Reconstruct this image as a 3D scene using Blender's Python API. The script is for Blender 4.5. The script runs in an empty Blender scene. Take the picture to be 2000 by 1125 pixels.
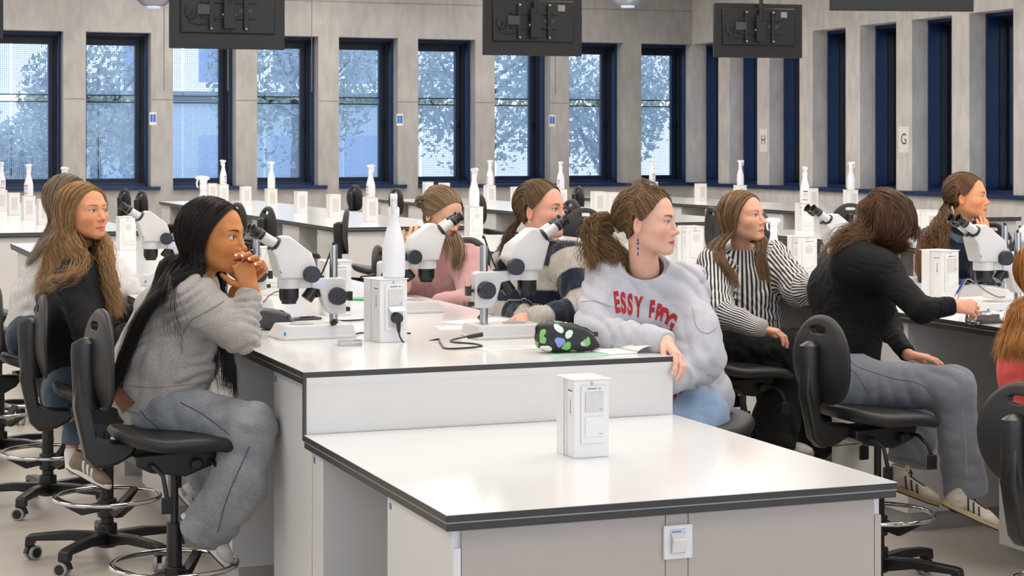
import bpy, bmesh, math, random
import numpy as np
from mathutils import Vector, Matrix
from mathutils.bvhtree import BVHTree
SC = bpy.context.scene
COL = SC.collection
rnd = random.Random(7)
PI = math.pi

# ------------------------------------------------------------------ camera
YAW = math.radians(20.9)
FPX, HZV, EYE = 3700.0, 285.0, 1.67            # focal length in pixels, horizon row, camera height
FWD = np.array([math.sin(YAW), math.cos(YAW), 0.0])
RGT = np.array([math.cos(YAW), -math.sin(YAW), 0.0])
UPV = np.array([0.0, 0.0, 1.0])
cam_data = bpy.data.cameras.new('camera')
cam_data.sensor_width = 36.0
cam_data.lens = FPX / 2000 * 36
cam_data.shift_y = -(562.5 - HZV) / 2000
cam_data.clip_end = 300
cam_data.dof.use_dof = True
cam_data.dof.focus_distance = 6.75
cam_data.dof.aperture_fstop = 16.0
cam = bpy.data.objects.new('camera', cam_data)
COL.objects.link(cam)
cam.location = (0, 0, EYE)
cam.rotation_euler = (PI / 2, 0, -YAW)
SC.camera = cam

# ------------------------------------------------------------------ view, world, big lights
SC.view_settings.view_transform = 'Standard'
SC.view_settings.look = 'None'
SC.view_settings.gamma = 1.0
SC.view_settings.use_curve_mapping = False
SC.view_settings.exposure = -0.08
SC.cycles.max_bounces = 7
SC.cycles.diffuse_bounces = 4
SC.cycles.glossy_bounces = 3
SC.cycles.transmission_bounces = 5
SC.cycles.transparent_max_bounces = 10
SC.cycles.caustics_reflective = False
SC.cycles.caustics_refractive = False
SC.cycles.sample_clamp_indirect = 4.0
SC.cycles.use_denoising = True

def lin(c):
    if isinstance(c, str):
        c = c.lstrip('#'); c = [int(c[i:i + 2], 16) / 255 for i in (0, 2, 4)]
        return tuple(x / 12.92 if x <= 0.04045 else ((x + 0.055) / 1.055) ** 2.4 for x in c)
    return tuple(c[:3])

world = bpy.data.worlds.new('sky'); SC.world = world
world.use_nodes = True
nt = world.node_tree; nt.nodes.clear()
wo = nt.nodes.new('ShaderNodeOutputWorld'); wb = nt.nodes.new('ShaderNodeBackground')
tc = nt.nodes.new('ShaderNodeTexCoord'); sx = nt.nodes.new('ShaderNodeSeparateXYZ')
rp = nt.nodes.new('ShaderNodeValToRGB')
rp.color_ramp.elements[0].position = 0.45; rp.color_ramp.elements[0].color = (0.45, 0.50, 0.55, 1)
rp.color_ramp.elements[1].position = 0.75; rp.color_ramp.elements[1].color = (0.62, 0.78, 1.0, 1)
e = rp.color_ramp.elements.new(0.52); e.color = (0.86, 0.93, 1.0, 1)
mr = nt.nodes.new('ShaderNodeMapRange'); mr.inputs['From Min'].default_value = -1; mr.inputs['From Max'].default_value = 1
nz = nt.nodes.new('ShaderNodeTexNoise'); nz.inputs['Scale'].default_value = 5.0; nz.inputs['Detail'].default_value = 5
mx = nt.nodes.new('ShaderNodeMixRGB'); mx.inputs['Color2'].default_value = (0.95, 0.98, 1.0, 1)
cr = nt.nodes.new('ShaderNodeValToRGB'); cr.color_ramp.elements[0].position = 0.5; cr.color_ramp.elements[1].position = 0.66
nt.links.new(tc.outputs['Generated'], sx.inputs[0]); nt.links.new(sx.outputs['Z'], mr.inputs['Value'])
nt.links.new(mr.outputs[0], rp.inputs[0]); nt.links.new(tc.outputs['Generated'], nz.inputs['Vector'])
nt.links.new(nz.outputs[0], cr.inputs[0]); nt.links.new(cr.outputs[0], mx.inputs['Fac'])
nt.links.new(rp.outputs[0], mx.inputs['Color1']); nt.links.new(mx.outputs[0], wb.inputs['Color'])
wb.inputs['Strength'].default_value = 2.9
nt.links.new(wb.outputs[0], wo.inputs[0])

def area(name, loc, size, power, color, rot=(0, 0, 0)):
    l = bpy.data.lights.new(name, 'AREA'); l.shape = 'RECTANGLE'
    l.size, l.size_y = size; l.energy = power; l.color = color
    o = bpy.data.objects.new(name, l); o.location = loc; o.rotation_euler = rot
    COL.objects.link(o)
    return o
CEIL = 4.75
WARM = (1.0, 0.94, 0.87)
for lx in (-2.4, 2.2, 5.2, 8.2, 11.4):
    for ly in (1.6, 6.6, 11.6, 17.0, 22.0, 27.3):
        area('ceiling_lamp_light', (lx, ly, CEIL - 0.13), (1.5, 3.2), 42 if ly < 2 else 100, WARM)
# daylight through the glazed wall behind the camera
area('rear_window_daylight', (4.0, -3.2, 2.3), (13.0, 2.6), 170, (0.55, 0.72, 1.0), (math.radians(90), 0, 0))

area('left_fill_light', (-4.9, 10.0, 2.2), (22.0, 2.4), 130, (0.86, 0.93, 1.0), (math.radians(90), 0, math.radians(-90)))  # added fill that brightens left-facing sides; the left wall has no windows

# ------------------------------------------------------------------ materials
MATS = {}
def mat(name, col, rough=0.5, metal=0.0, var=0.05, scale=40.0, bump=0.0, bscale=None, spec=0.5, coat=0.0,
        trans=0.0, sheen=0.0, vcol=False, sss=0.0, emit=None, stretch=None, alpha=1.0):
    if name in MATS: return MATS[name]
    m = bpy.data.materials.new(name); m.use_nodes = True
    nt = m.node_tree; b = nt.nodes['Principled BSDF']; L = nt.links.new
    c = lin(col)
    tc = nt.nodes.new('ShaderNodeTexCoord')
    mp = nt.nodes.new('ShaderNodeMapping')
    if stretch: mp.inputs['Scale'].default_value = stretch
    L(tc.outputs['Object'], mp.inputs[0])
    n = nt.nodes.new('ShaderNodeTexNoise'); n.inputs['Scale'].default_value = scale; n.inputs['Detail'].default_value = 4
    L(mp.outputs[0], n.inputs['Vector'])
    r = nt.nodes.new('ShaderNodeMapRange')
    r.inputs['From Min'].default_value = 0.3; r.inputs['From Max'].default_value = 0.7
    r.inputs['To Min'].default_value = 1 - var; r.inputs['To Max'].default_value = 1 + var
    L(n.outputs[0], r.inputs['Value'])
    mul = nt.nodes.new('ShaderNodeVectorMath'); mul.operation = 'MULTIPLY'
    if vcol:
        a = nt.nodes.new('ShaderNodeAttribute'); a.attribute_name = 'Col'
        L(a.outputs['Color'], mul.inputs[0])
    else:
        mul.inputs[0].default_value = c
    cb = nt.nodes.new('ShaderNodeCombineXYZ')
    for i in range(3): L(r.outputs[0], cb.inputs[i])
    L(cb.outputs[0], mul.inputs[1]); L(mul.outputs[0], b.inputs['Base Color'])
    b.inputs['Roughness'].default_value = rough; b.inputs['Metallic'].default_value = metal
    b.inputs['Specular IOR Level'].default_value = spec
    b.inputs['Coat Weight'].default_value = coat
    b.inputs['Transmission Weight'].default_value = trans
    b.inputs['Alpha'].default_value = alpha
    if sheen: b.inputs['Sheen Weight'].default_value = sheen; b.inputs['Sheen Roughness'].default_value = 0.5
    if sss:
        b.inputs['Subsurface Weight'].default_value = sss
        b.inputs['Subsurface Radius'].default_value = (0.012, 0.004, 0.002); b.inputs['Subsurface Scale'].default_value = 1.0
    if emit: b.inputs['Emission Color'].default_value = (*lin(emit[0]), 1); b.inputs['Emission Strength'].default_value = emit[1]
    if bump:
        n2 = nt.nodes.new('ShaderNodeTexNoise'); n2.inputs['Scale'].default_value = bscale or scale * 4
        n2.inputs['Detail'].default_value = 3; L(mp.outputs[0], n2.inputs['Vector'])
        bp = nt.nodes.new('ShaderNodeBump'); bp.inputs['Strength'].default_value = bump; bp.inputs['Distance'].default_value = 0.002
        L(n2.outputs[0], bp.inputs['Height']); L(bp.outputs[0], b.inputs['Normal'])
    MATS[name] = m
    return m

# ------------------------------------------------------------------ mesh builder
def frame_of(d):
    d = np.asarray(d, float); d = d / (np.linalg.norm(d) + 1e-12)
    up = np.array([0, 0, 1.0]) if abs(d[2]) < 0.95 else np.array([1.0, 0, 0])
    a = np.cross(up, d); a /= np.linalg.norm(a); b = np.cross(d, a)
    return a, b, d

class MB:
    def __init__(s): s.v, s.f, s.mi, s.m = [], [], [], 0
    def add(s, vs, fs, M=None):
        o = len(s.v)
        for p in vs:
            if M is not None: p = M @ Vector(p)
            s.v.append((float(p[0]), float(p[1]), float(p[2])))
        for f in fs: s.f.append(tuple(i + o for i in f)); s.mi.append(s.m)
        return s
    def box(s, x0, x1, y0, y1, z0, z1, M=None):
        vs = [(x, y, z) for z in (z0, z1) for y in (y0, y1) for x in (x0, x1)]
        return s.add(vs, [(0, 2, 3, 1), (4, 5, 7, 6), (0, 1, 5, 4), (2, 6, 7, 3), (0, 4, 6, 2), (1, 3, 7, 5)], M)
    def cyl(s, p0, p1, r0, r1=None, n=20, caps=True, M=None):
        r1 = r0 if r1 is None else r1
        p0, p1 = np.array(p0, float), np.array(p1, float)
        a, b, d = frame_of(p1 - p0)
        vs = []
        for p, r in ((p0, r0), (p1, r1)):
            for i in range(n):
                t = 2 * PI * i / n; vs.append(p + r * (math.cos(t) * a + math.sin(t) * b))
        fs = [(i, (i + 1) % n, n + (i + 1) % n, n + i) for i in range(n)]
        if caps: fs += [tuple(range(n - 1, -1, -1)), tuple(range(n, 2 * n))]
        return s.add(vs, fs, M)
    def lathe(s, prof, p0=(0, 0, 0), axis=(0, 0, 1), n=28, M=None, sx=1.0):
        a, b, d = frame_of(axis); p0 = np.array(p0, float)
        vs, fs = [], []
        for (r, h) in prof:
            for i in range(n):
                t = 2 * PI * i / n; vs.append(p0 + d * h + r * (sx * math.cos(t) * a + math.sin(t) * b))
        for k in range(len(prof) - 1):
            for i in range(n):
                j = (i + 1) % n; fs.append((k * n + i, k * n + j, (k + 1) * n + j, (k + 1) * n + i))
        fs.append(tuple(range(n - 1, -1, -1))); fs.append(tuple(range((len(prof) - 1) * n, len(prof) * n)))
        return s.add(vs, fs, M)
    def tube(s, pts, r, n=8, M=None, closed=False):
        pts = [np.array(p, float) for p in pts]; m = len(pts)
        rs = r if hasattr(r, '__len__') else [r] * m
        vs, fs = [], []; a = None
        for k in range(m):
            if closed: d = pts[(k + 1) % m] - pts[k - 1]
            else: d = pts[min(k + 1, m - 1)] - pts[max(k - 1, 0)]
            d = d / (np.linalg.norm(d) + 1e-12)
            if a is None: a, b, _ = frame_of(d)
            else:
                a = a - d * np.dot(a, d); a /= (np.linalg.norm(a) + 1e-12); b = np.cross(d, a)
            for i in range(n):
                t = 2 * PI * i / n; vs.append(pts[k] + rs[k] * (math.cos(t) * a + math.sin(t) * b))
        for k in range(m if closed else m - 1):
            for i in range(n):
                j = (i + 1) % n; k2 = (k + 1) % m
                fs.append((k * n + i, k * n + j, k2 * n + j, k2 * n + i))
        if not closed: fs += [tuple(range(n - 1, -1, -1)), tuple(range((m - 1) * n, m * n))]
        return s.add(vs, fs, M)
    def prism(s, out, h0, h1, axis='y', M=None):
        """extrude a 2-D outline; axis y: outline is (x,z); axis z: (x,y); axis x: (y,z)"""
        n = len(out)
        def P(p, h): return {'y': (p[0], h, p[1]), 'z': (p[0], p[1], h), 'x': (h, p[0], p[1])}[axis]
        vs = [P(p, h0) for p in out] + [P(p, h1) for p in out]
        fs = [(i, (i + 1) % n, n + (i + 1) % n, n + i) for i in range(n)] + [tuple(range(n - 1, -1, -1)), tuple(range(n, 2 * n))]
        return s.add(vs, fs, M)
    def sphere(s, c, r, n=16, M=None):
        r = r if hasattr(r, '__len__') else (r, r, r)
        vs, fs = [], []; m = n // 2
        for k in range(m + 1):
            ph = PI * k / m
            for i in range(n):
                t = 2 * PI * i / n
                vs.append((c[0] + r[0] * math.sin(ph) * math.cos(t), c[1] + r[1] * math.sin(ph) * math.sin(t), c[2] + r[2] * math.cos(ph)))
        for k in range(m):
            for i in range(n):
                j = (i + 1) % n; fs.append((k * n + i, (k + 1) * n + i, (k + 1) * n + j, k * n + j))
        return s.add(vs, fs, M)
    def build(s, name, mats, parent=None, bevel=0.0, smooth=True, seg=2):
        me = bpy.data.meshes.new(name)
        me.from_pydata(s.v, [], s.f)
        mats = mats if isinstance(mats, (list, tuple)) else [mats]
        for m in mats: me.materials.append(m)
        if len(mats) > 1: me.polygons.foreach_set('material_index', s.mi)
        bm = bmesh.new(); bm.from_mesh(me)
        bmesh.ops.remove_doubles(bm, verts=bm.verts, dist=1e-5)
        bmesh.ops.recalc_face_normals(bm, faces=bm.faces)
        bm.to_mesh(me); bm.free()
        if smooth:
            me.polygons.foreach_set('use_smooth', [True] * len(me.polygons))
            me.set_sharp_from_angle(angle=math.radians(38))
        o = bpy.data.objects.new(name, me); COL.objects.link(o)
        if parent is not None: o.parent = parent
        if bevel:
            b = o.modifiers.new('bevel', 'BEVEL'); b.width = bevel; b.segments = seg; b.limit_method = 'ANGLE'; b.angle_limit = math.radians(40)
            b.harden_normals = False
        return o

def tag(o, label=None, cat=None, group=None, kind=None):
    if label: o['label'] = label
    if cat: o['category'] = cat
    if group: o['group'] = group
    if kind: o['kind'] = kind
    return o
def empty(name, loc=(0, 0, 0), rz=0.0, label=None, cat=None, group=None):
    o = bpy.data.objects.new(name, None); COL.objects.link(o)
    o.location = loc; o.rotation_euler = (0, 0, rz); o.empty_display_size = 0.1
    return tag(o, label, cat, group)
KIDS = {}
def copy_tree(o, parent=None):
    c = o.copy(); COL.objects.link(c); c.parent = parent
    for ch in list(o.children): copy_tree(ch, c)
    return c
def place(proto, used, loc, rz, label, group=None):
    """first use moves the prototype itself, later ones copy it with its parts"""
    o = proto if not used else copy_tree(proto)
    used.append(o); o.location = loc; o.rotation_euler = (0, 0, rz)
    o['label'] = label
    if group: o['group'] = group
    return o

def ray(u): return (u - 1000.0) / FPX
def pw(u, v, d):
    """the place in the room that stands at depth d in front of the camera"""
    return d * FWD + d * ray(u) * RGT + np.array([0, 0, EYE - (v - HZV) * d / FPX])
def y_at(u, X):
    a = ray(u); return X * (RGT[0] - a * FWD[0]) / (a * FWD[1] - RGT[1])
# ------------------------------------------------------------------ shared materials
def concrete(name, base):
    m = mat(name, base, rough=0.85, var=0.10, scale=1.3, bump=0.25, bscale=60)
    nt = m.node_tree; b = nt.nodes['Principled BSDF']; L = nt.links.new
    src = b.inputs['Base Color'].links[0].from_socket
    tc = nt.nodes.new('ShaderNodeTexCoord')
    n = nt.nodes.new('ShaderNodeTexNoise'); n.inputs['Scale'].default_value = 9; n.inputs['Detail'].default_value = 8
    mp = nt.nodes.new('ShaderNodeMapping'); mp.inputs['Scale'].default_value = (1, 1, 0.35)
    L(tc.outputs['Object'], mp.inputs[0]); L(mp.outputs[0], n.inputs['Vector'])
    r = nt.nodes.new('ShaderNodeMapRange'); r.inputs['From Min'].default_value = 0.35; r.inputs['From Max'].default_value = 0.7
    r.inputs['To Min'].default_value = 0.88; r.inputs['To Max'].default_value = 1.06
    L(n.outputs[0], r.inputs['Value'])
    cb = nt.nodes.new('ShaderNodeCombineXYZ')
    for i in range(3): L(r.outputs[0], cb.inputs[i])
    mul = nt.nodes.new('ShaderNodeVectorMath'); mul.operation = 'MULTIPLY'
    L(src, mul.inputs[0]); L(cb.outputs[0], mul.inputs[1]); L(mul.outputs[0], b.inputs['Base Color'])
    return m
M_conc = concrete('cast_concrete', '#acaaa9')
M_conc2 = concrete('cast_concrete_light', '#cbc8c5')
M_floor = mat('grey_floor_resin', '#c0b7ad', rough=0.42, var=0.08, scale=1.6, bump=0.05, bscale=50)
M_ceil = mat('ceiling_plaster', '#b9b6b2', rough=0.9)
M_navy = mat('navy_window_metal', '#06244e', rough=0.42, spec=0.5, var=0.03)
M_black = mat('black_rubber_seal', '#0a0d14', rough=0.5)
M_white = mat('white_laminate', '#d9d8d7', rough=0.30, var=0.012, scale=5, spec=0.5)
M_top = mat('white_worktop_laminate', '#dedddd', rough=0.17, var=0.012, scale=3, spec=0.55, bump=0.02, bscale=400)
M_edge = mat('black_compact_edge', '#302e2d', rough=0.38, var=0.10, scale=60, stretch=(1, 1, 12))
M_groove = mat('edge_groove_line', '#8d8a87', rough=0.4)
M_grey = mat('grey_panel', '#9b9793', rough=0.5, var=0.02, scale=8)
M_blue = mat('blue_sticker', '#1f78b5', rough=0.4)
M_ltrim = mat('light_trim', '#bdb6ae', rough=0.45)

# ------------------------------------------------------------------ room shell
WX, WY, LX, BY = 14.8, 29.9, -5.0, -3.6      # right wall, far wall, left wall, rear wall
SILL, HEAD = 1.03, 3.45
RV = 0.28                                     # concrete reveal depth
far_open = [(2.965 - 1.357 * k, 3.975 - 1.357 * k) for k in range(5, 0, -1)] + [(2.965 + 1.357 * k, min(3.975 + 1.357 * k, WX - 0.0)) for k in range(0, 9)]
rt_open = [(28.9 - 1.387 * k, 29.88 - 1.387 * k) for k in range(21, -1, -1)]

def wall_with_openings(name, along, openings, lo, hi, p0, p1, m):
    """a wall of full thickness pierced by window openings"""
    w = MB()
    def bx(a0, a1, z0, z1):
        if a1 - a0 < 1e-4: return
        if along == 'x': w.box(a0, a1, p0, p1, z0, z1)
        else: w.box(p0, p1, a0, a1, z0, z1)
    bx(lo, hi, 0, SILL); bx(lo, hi, HEAD, CEIL)
    c = lo
    for (a, b) in openings:
        bx(c, a, SILL, HEAD); c = b
    bx(c, hi, SILL, HEAD)
    o = w.build(name, m, smooth=False); tag(o, kind='structure'); return o
wall_with_openings('wall_back', 'x', far_open, LX, WX, WY, WY + RV, M_conc)
wall_with_openings('wall_right', 'y', rt_open, BY, WY + RV, WX, WX + RV, M_conc2)
w = MB(); w.box(LX - 0.2, LX, BY, WY + RV, 0, CEIL); tag(w.build('wall_left', M_conc2, smooth=False), kind='structure')
w = MB(); w.box(LX, WX, BY - 0.2, BY, 0, 0.9); w.box(LX, WX, BY - 0.2, BY, 3.7, CEIL)
for k in range(7): w.box(LX + k * 3.2, LX + k * 3.2 + 0.3, BY - 0.2, BY, 0.9, 3.7)
tag(w.build('wall_front', M_conc2, smooth=False), kind='structure')
w = MB(); w.box(LX - 0.2, WX + RV, BY - 0.2, WY + RV, -0.1, 0); tag(w.build('floor', M_floor, smooth=False), kind='structure')
w = MB(); w.box(LX - 0.2, WX + RV, BY - 0.2, WY + RV, CEIL, CEIL + 0.2)
for by_ in (8.5, 16.0, 23.5): w.box(LX, WX, by_, by_ + 0.35, CEIL - 0.35, CEIL)
tag(w.build('ceiling', M_ceil, smooth=False), kind='structure')
# downstand beam along the far wall and the corner
w = MB(); w.box(WX - 0.02, WX + 0.0, 0, WY, 3.86, 3.865)
# board-mark joints on the far wall (narrow recessed seams)
M_seam = mat('concrete_seam', '#77716b', rough=0.9)
w = MB()
for x in (6.55, 7.9 + 0.03, 3.98 + 1.55, 12.2 + 0.0):
    w.box(x, x + 0.012, WY - 0.003, WY, HEAD - 0.9, 4.4)
for (a, b) in [(far_open[i][1], far_open[i + 1][0]) for i in range(4, 12)]:
    w.box(a + 0.01, b - 0.01, WY - 0.003, WY, 2.395, 2.405)
w.box(LX, WX, WY - 0.003, WY, 4.02, 4.03)
tag(w.build('trim_1', M_seam, smooth=False), kind='structure')

# windows: liner, sash, glass, perforated sun screen with a rail and a post
M_glass = bpy.data.materials.new('window_glass'); M_glass.use_nodes = True
nt = M_glass.node_tree; nt.nodes.clear()
_o = nt.nodes.new('ShaderNodeOutputMaterial'); _t = nt.nodes.new('ShaderNodeBsdfTransparent'); _g = nt.nodes.new('ShaderNodeBsdfGlossy')
_m = nt.nodes.new('ShaderNodeMixShader'); _f = nt.nodes.new('ShaderNodeFresnel'); _f.inputs[0].default_value = 1.45
_t.inputs[0].default_value = (0.88, 0.94, 1.0, 1); _g.inputs['Roughness'].default_value = 0.02
_mm = nt.nodes.new('ShaderNodeMath'); _mm.operation = 'MULTIPLY'; _mm.inputs[1].default_value = 0.5
nt.links.new(_f.outputs[0], _mm.inputs[0])
nt.links.new(_mm.outputs[0], _m.inputs[0]); nt.links.new(_t.outputs[0], _m.inputs[1]); nt.links.new(_g.outputs[0], _m.inputs[2]); nt.links.new(_m.outputs[0], _o.inputs[0])

M_perf = bpy.data.materials.new('perforated_screen'); M_perf.use_nodes = True
nt = M_perf.node_tree; nt.nodes.clear(); L = nt.links.new
_o = nt.nodes.new('ShaderNodeOutputMaterial'); _t = nt.nodes.new('ShaderNodeBsdfTransparent')
_d = nt.nodes.new('ShaderNodeBsdfDiffuse'); _d.inputs[0].default_value = (0.36, 0.39, 0.44, 1)
_tl = nt.nodes.new('ShaderNodeBsdfTranslucent'); _tl.inputs[0].default_value = (0.36, 0.40, 0.47, 1)
_ad = nt.nodes.new('ShaderNodeAddShader'); L(_d.outputs[0], _ad.inputs[0]); L(_tl.outputs[0], _ad.inputs[1])
_m = nt.nodes.new('ShaderNodeMixShader'); _tc = nt.nodes.new('ShaderNodeTexCoord')
_s = nt.nodes.new('ShaderNodeVectorMath'); _s.operation = 'SCALE'; _s.inputs['Scale'].default_value = 1 / 0.030
_fr = nt.nodes.new('ShaderNodeVectorMath'); _fr.operation = 'FRACTION'
_sb = nt.nodes.new('ShaderNodeVectorMath'); _sb.operation = 'SUBTRACT'; _sb.inputs[1].default_value = (0.5, 0.5, 0.5)
_mk = nt.nodes.new('ShaderNodeVectorMath'); _mk.operation = 'MULTIPLY'; _mk.inputs[1].default_value = (1, 0, 1)
_ln = nt.nodes.new('ShaderNodeVectorMath'); _ln.operation = 'LENGTH'
_lt = nt.nodes.new('ShaderNodeMath'); _lt.operation = 'LESS_THAN'; _lt.inputs[1].default_value = 0.36
L(_tc.outputs['Object'], _s.inputs[0]); L(_s.outputs[0], _fr.inputs[0]); L(_fr.outputs[0], _sb.inputs[0]); L(_sb.outputs[0], _mk.inputs[0])
L(_mk.outputs[0], _ln.inputs[0]); L(_ln.outputs['Value'], _lt.inputs[0]); L(_lt.outputs[0], _m.inputs[0])
L(_ad.outputs[0], _m.inputs[1]); L(_t.outputs[0], _m.inputs[2]); L(_m.outputs[0], _o.inputs[0])

def make_window(W):
    """local x along the wall, y outward, origin at the left foot of the opening on the room face"""
    H = HEAD - SILL
    root = MB()
    D0, D1, T = RV - 0.02, RV + 0.42, 0.045
    root.box(0, T, D0, D1, 0, H); root.box(W - T, W, D0, D1, 0, H); root.box(0, W, D0, D1, H - T, H); root.box(0, W, D0, D1, 0, T)
    r = root.build('window_1', M_navy, smooth=False)
    bk = MB(); bk.box(W - T - 0.03, W - T, RV + 0.17, RV + 0.30, T, H - T); bk.box(T, T + 0.012, RV + 0.17, RV + 0.30, T, H - T); bk.box(T, W - T, RV + 0.17, RV + 0.30, H - T - 0.03, H - T); bk.build('inner_frame', M_black, r, smooth=False)
    tag(r, kind='structure')
    s = MB(); a, b = T, W - T; y0, y1 = D1 - 0.12, D1 - 0.02; g = 0.075
    s.box(a, a + 0.05, y0, y1, T, H - T); s.box(b - g - 0.03, b, y0, y1, T, H - T); s.box(a, b, y0, y1, T, T + g); s.box(a, b, y0, y1, H - T - 0.13, H - T)
    s.build('sash', mat('window_sash', '#061b38', rough=0.4), r, smooth=False)
    q = MB(); q.box(a + 0.04, b - g, D1 - 0.072, D1 - 0.066, T + g, H - T - 0.1); q.build('pane', M_glass, r, smooth=False)
    h = MB(); h.cyl((b - 0.05, y0, 1.05), (b - 0.05, y0 - 0.045, 1.05), 0.012, n=10); h.box(b - 0.062, b - 0.038, y0 - 0.055, y0 - 0.04, 0.93, 1.06)
    h.build('handle', mat('dark_handle', '#20242c', rough=0.3, metal=0.6), r)
    for (xa, xb) in ((-0.02, 0.30), (0.325, W + 0.02)):
        for (za, zb) in ((-0.1, 1.34), (1.455, H + 0.1)):
            p = MB(); p.box(xa, xb, D1 + 0.1, D1 + 0.102, za, zb); p.build('sun_screen', M_perf, r, smooth=False)
    p = MB(); p.box(0, W, D1 + 0.02, D1 + 0.06, 1.33, 1.35); p.box(0, W, D1 + 0.02, D1 + 0.06, 1.44, 1.46)
    p.build('rail', M_black, r, smooth=False)
    sl = MB(); sl.box(-0.0, W + 0.14, -0.06, 0.0, -0.055, -0.0); sl.box(0, W, 0.0, RV, -0.012, 0.004)
    sl.build('window_sill', M_navy, r, smooth=False)
    return r
proto_w = make_window(1.01); used_w = []
wi = 0
for (a, b) in far_open:
    o = proto_w if wi == 0 else copy_tree(proto_w)
    o.location = (a, WY, SILL); wi += 1; o.name = 'window_%d' % wi
for (a, b) in rt_open[6:]:
    o = copy_tree(proto_w); o.rotation_euler = (0, 0, -PI / 2); o.location = (WX, b, SILL); wi += 1; o.name = 'window_%d' % wi
    for ch in o.children:
        if ch.name.startswith('window_sill'): ch.scale = (1.38, 1, 1)
# block the nearest openings of the right wall (out of frame) with plain shutters so the wall is closed
w = MB()
for (a, b) in rt_open[:6]: w.box(WX + 0.2, WX + 0.24, a, b, SILL, HEAD)
tag(w.build('trim_2', M_conc2, smooth=False), kind='structure')

# outdoors: ground, pale building, hedge trees
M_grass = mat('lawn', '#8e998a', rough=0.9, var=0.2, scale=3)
w = MB(); w.box(-40, 80, WY + 1, WY + 60, -0.6, -0.5); w.box(WX + 1, 80, -20, WY + 1, -0.6, -0.5); tag(w.build('ground', M_grass, smooth=False), kind='structure')
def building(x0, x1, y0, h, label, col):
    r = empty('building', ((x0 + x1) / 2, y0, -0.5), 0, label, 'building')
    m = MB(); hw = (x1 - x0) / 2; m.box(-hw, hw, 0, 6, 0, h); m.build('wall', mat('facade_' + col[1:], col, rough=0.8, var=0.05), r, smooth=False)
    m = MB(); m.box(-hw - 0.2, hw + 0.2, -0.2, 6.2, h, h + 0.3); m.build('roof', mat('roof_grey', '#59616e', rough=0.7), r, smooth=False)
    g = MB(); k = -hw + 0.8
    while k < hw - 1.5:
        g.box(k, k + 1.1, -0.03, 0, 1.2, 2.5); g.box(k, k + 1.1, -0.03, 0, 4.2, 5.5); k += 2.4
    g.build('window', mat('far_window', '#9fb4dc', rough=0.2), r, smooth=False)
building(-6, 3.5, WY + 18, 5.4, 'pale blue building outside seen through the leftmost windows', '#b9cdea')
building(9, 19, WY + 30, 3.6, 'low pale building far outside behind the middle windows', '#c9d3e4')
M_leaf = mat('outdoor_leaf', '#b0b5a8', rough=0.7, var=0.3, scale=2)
M_bark = mat('outdoor_bark', '#4a4038', rough=0.9, var=0.2, scale=12)
def tree(x, y, h, seed, label):
    R = random.Random(seed); r = empty('tree', (x, y, -0.5), 0, label, 'tree', 'trees outside the windows')
    t = MB(); t.tube([(0, 0, 0), (0.1, 0, h * 0.4), (-0.05, 0.1, h * 0.8)], [0.16, 0.12, 0.04], n=8)
    for k in range(6):
        a = R.uniform(0, 6.28); z = h * R.uniform(0.35, 0.7); l = h * 0.3
        t.tube([(0, 0, z), (l * 0.5 * math.cos(a), l * 0.5 * math.sin(a), z + l * 0.3), (l * math.cos(a), l * math.sin(a), z + l * 0.7)], [0.06, 0.04, 0.02], n=6)
    t.build('trunk', M_bark, r)
    c = MB()
    for k in range(3800):
        a, b = R.uniform(0, 6.28), R.gauss(0, 0.5); rr = h * 0.34 * R.uniform(0.3, 1) ** 0.5
        p = Vector((rr * math.cos(a) * math.cos(b), rr * math.sin(a) * math.cos(b), h * 0.68 + 1.2 * rr * math.sin(b)))
        s = R.uniform(0.05, 0.11); M = Matrix.Translation(p) @ Matrix.Rotation(R.uniform(0, 6), 4, (R.random(), R.random(), R.random() + .1))
        c.add([(-s, 0, 0), (0, -s * 0.5, 0), (s, 0, 0.03), (0, s * 0.5, 0)], [(0, 1, 2, 3)], M)
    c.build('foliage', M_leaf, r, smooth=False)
for i, (x, y, h, l) in enumerate([(5.6, 38, 4.3, 'tree outside the fifth window from the left, dark crown behind the screen'),
                               (10.2, 40, 5.6, 'tall tree outside the middle of the far wall'),
                               (13.4, 37, 5.0, 'bushy tree outside the seventh window of the far wall'),
                               (17.0, 39, 4.4, 'tree outside the last window before the room corner'),
                               (3.9, 36, 2.6, 'small tree outside the third window from the left'),
                               (21, 41, 6.0, 'tree outside beyond the corner of the room')]):
    tree(x, y, h, i, l)

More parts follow.
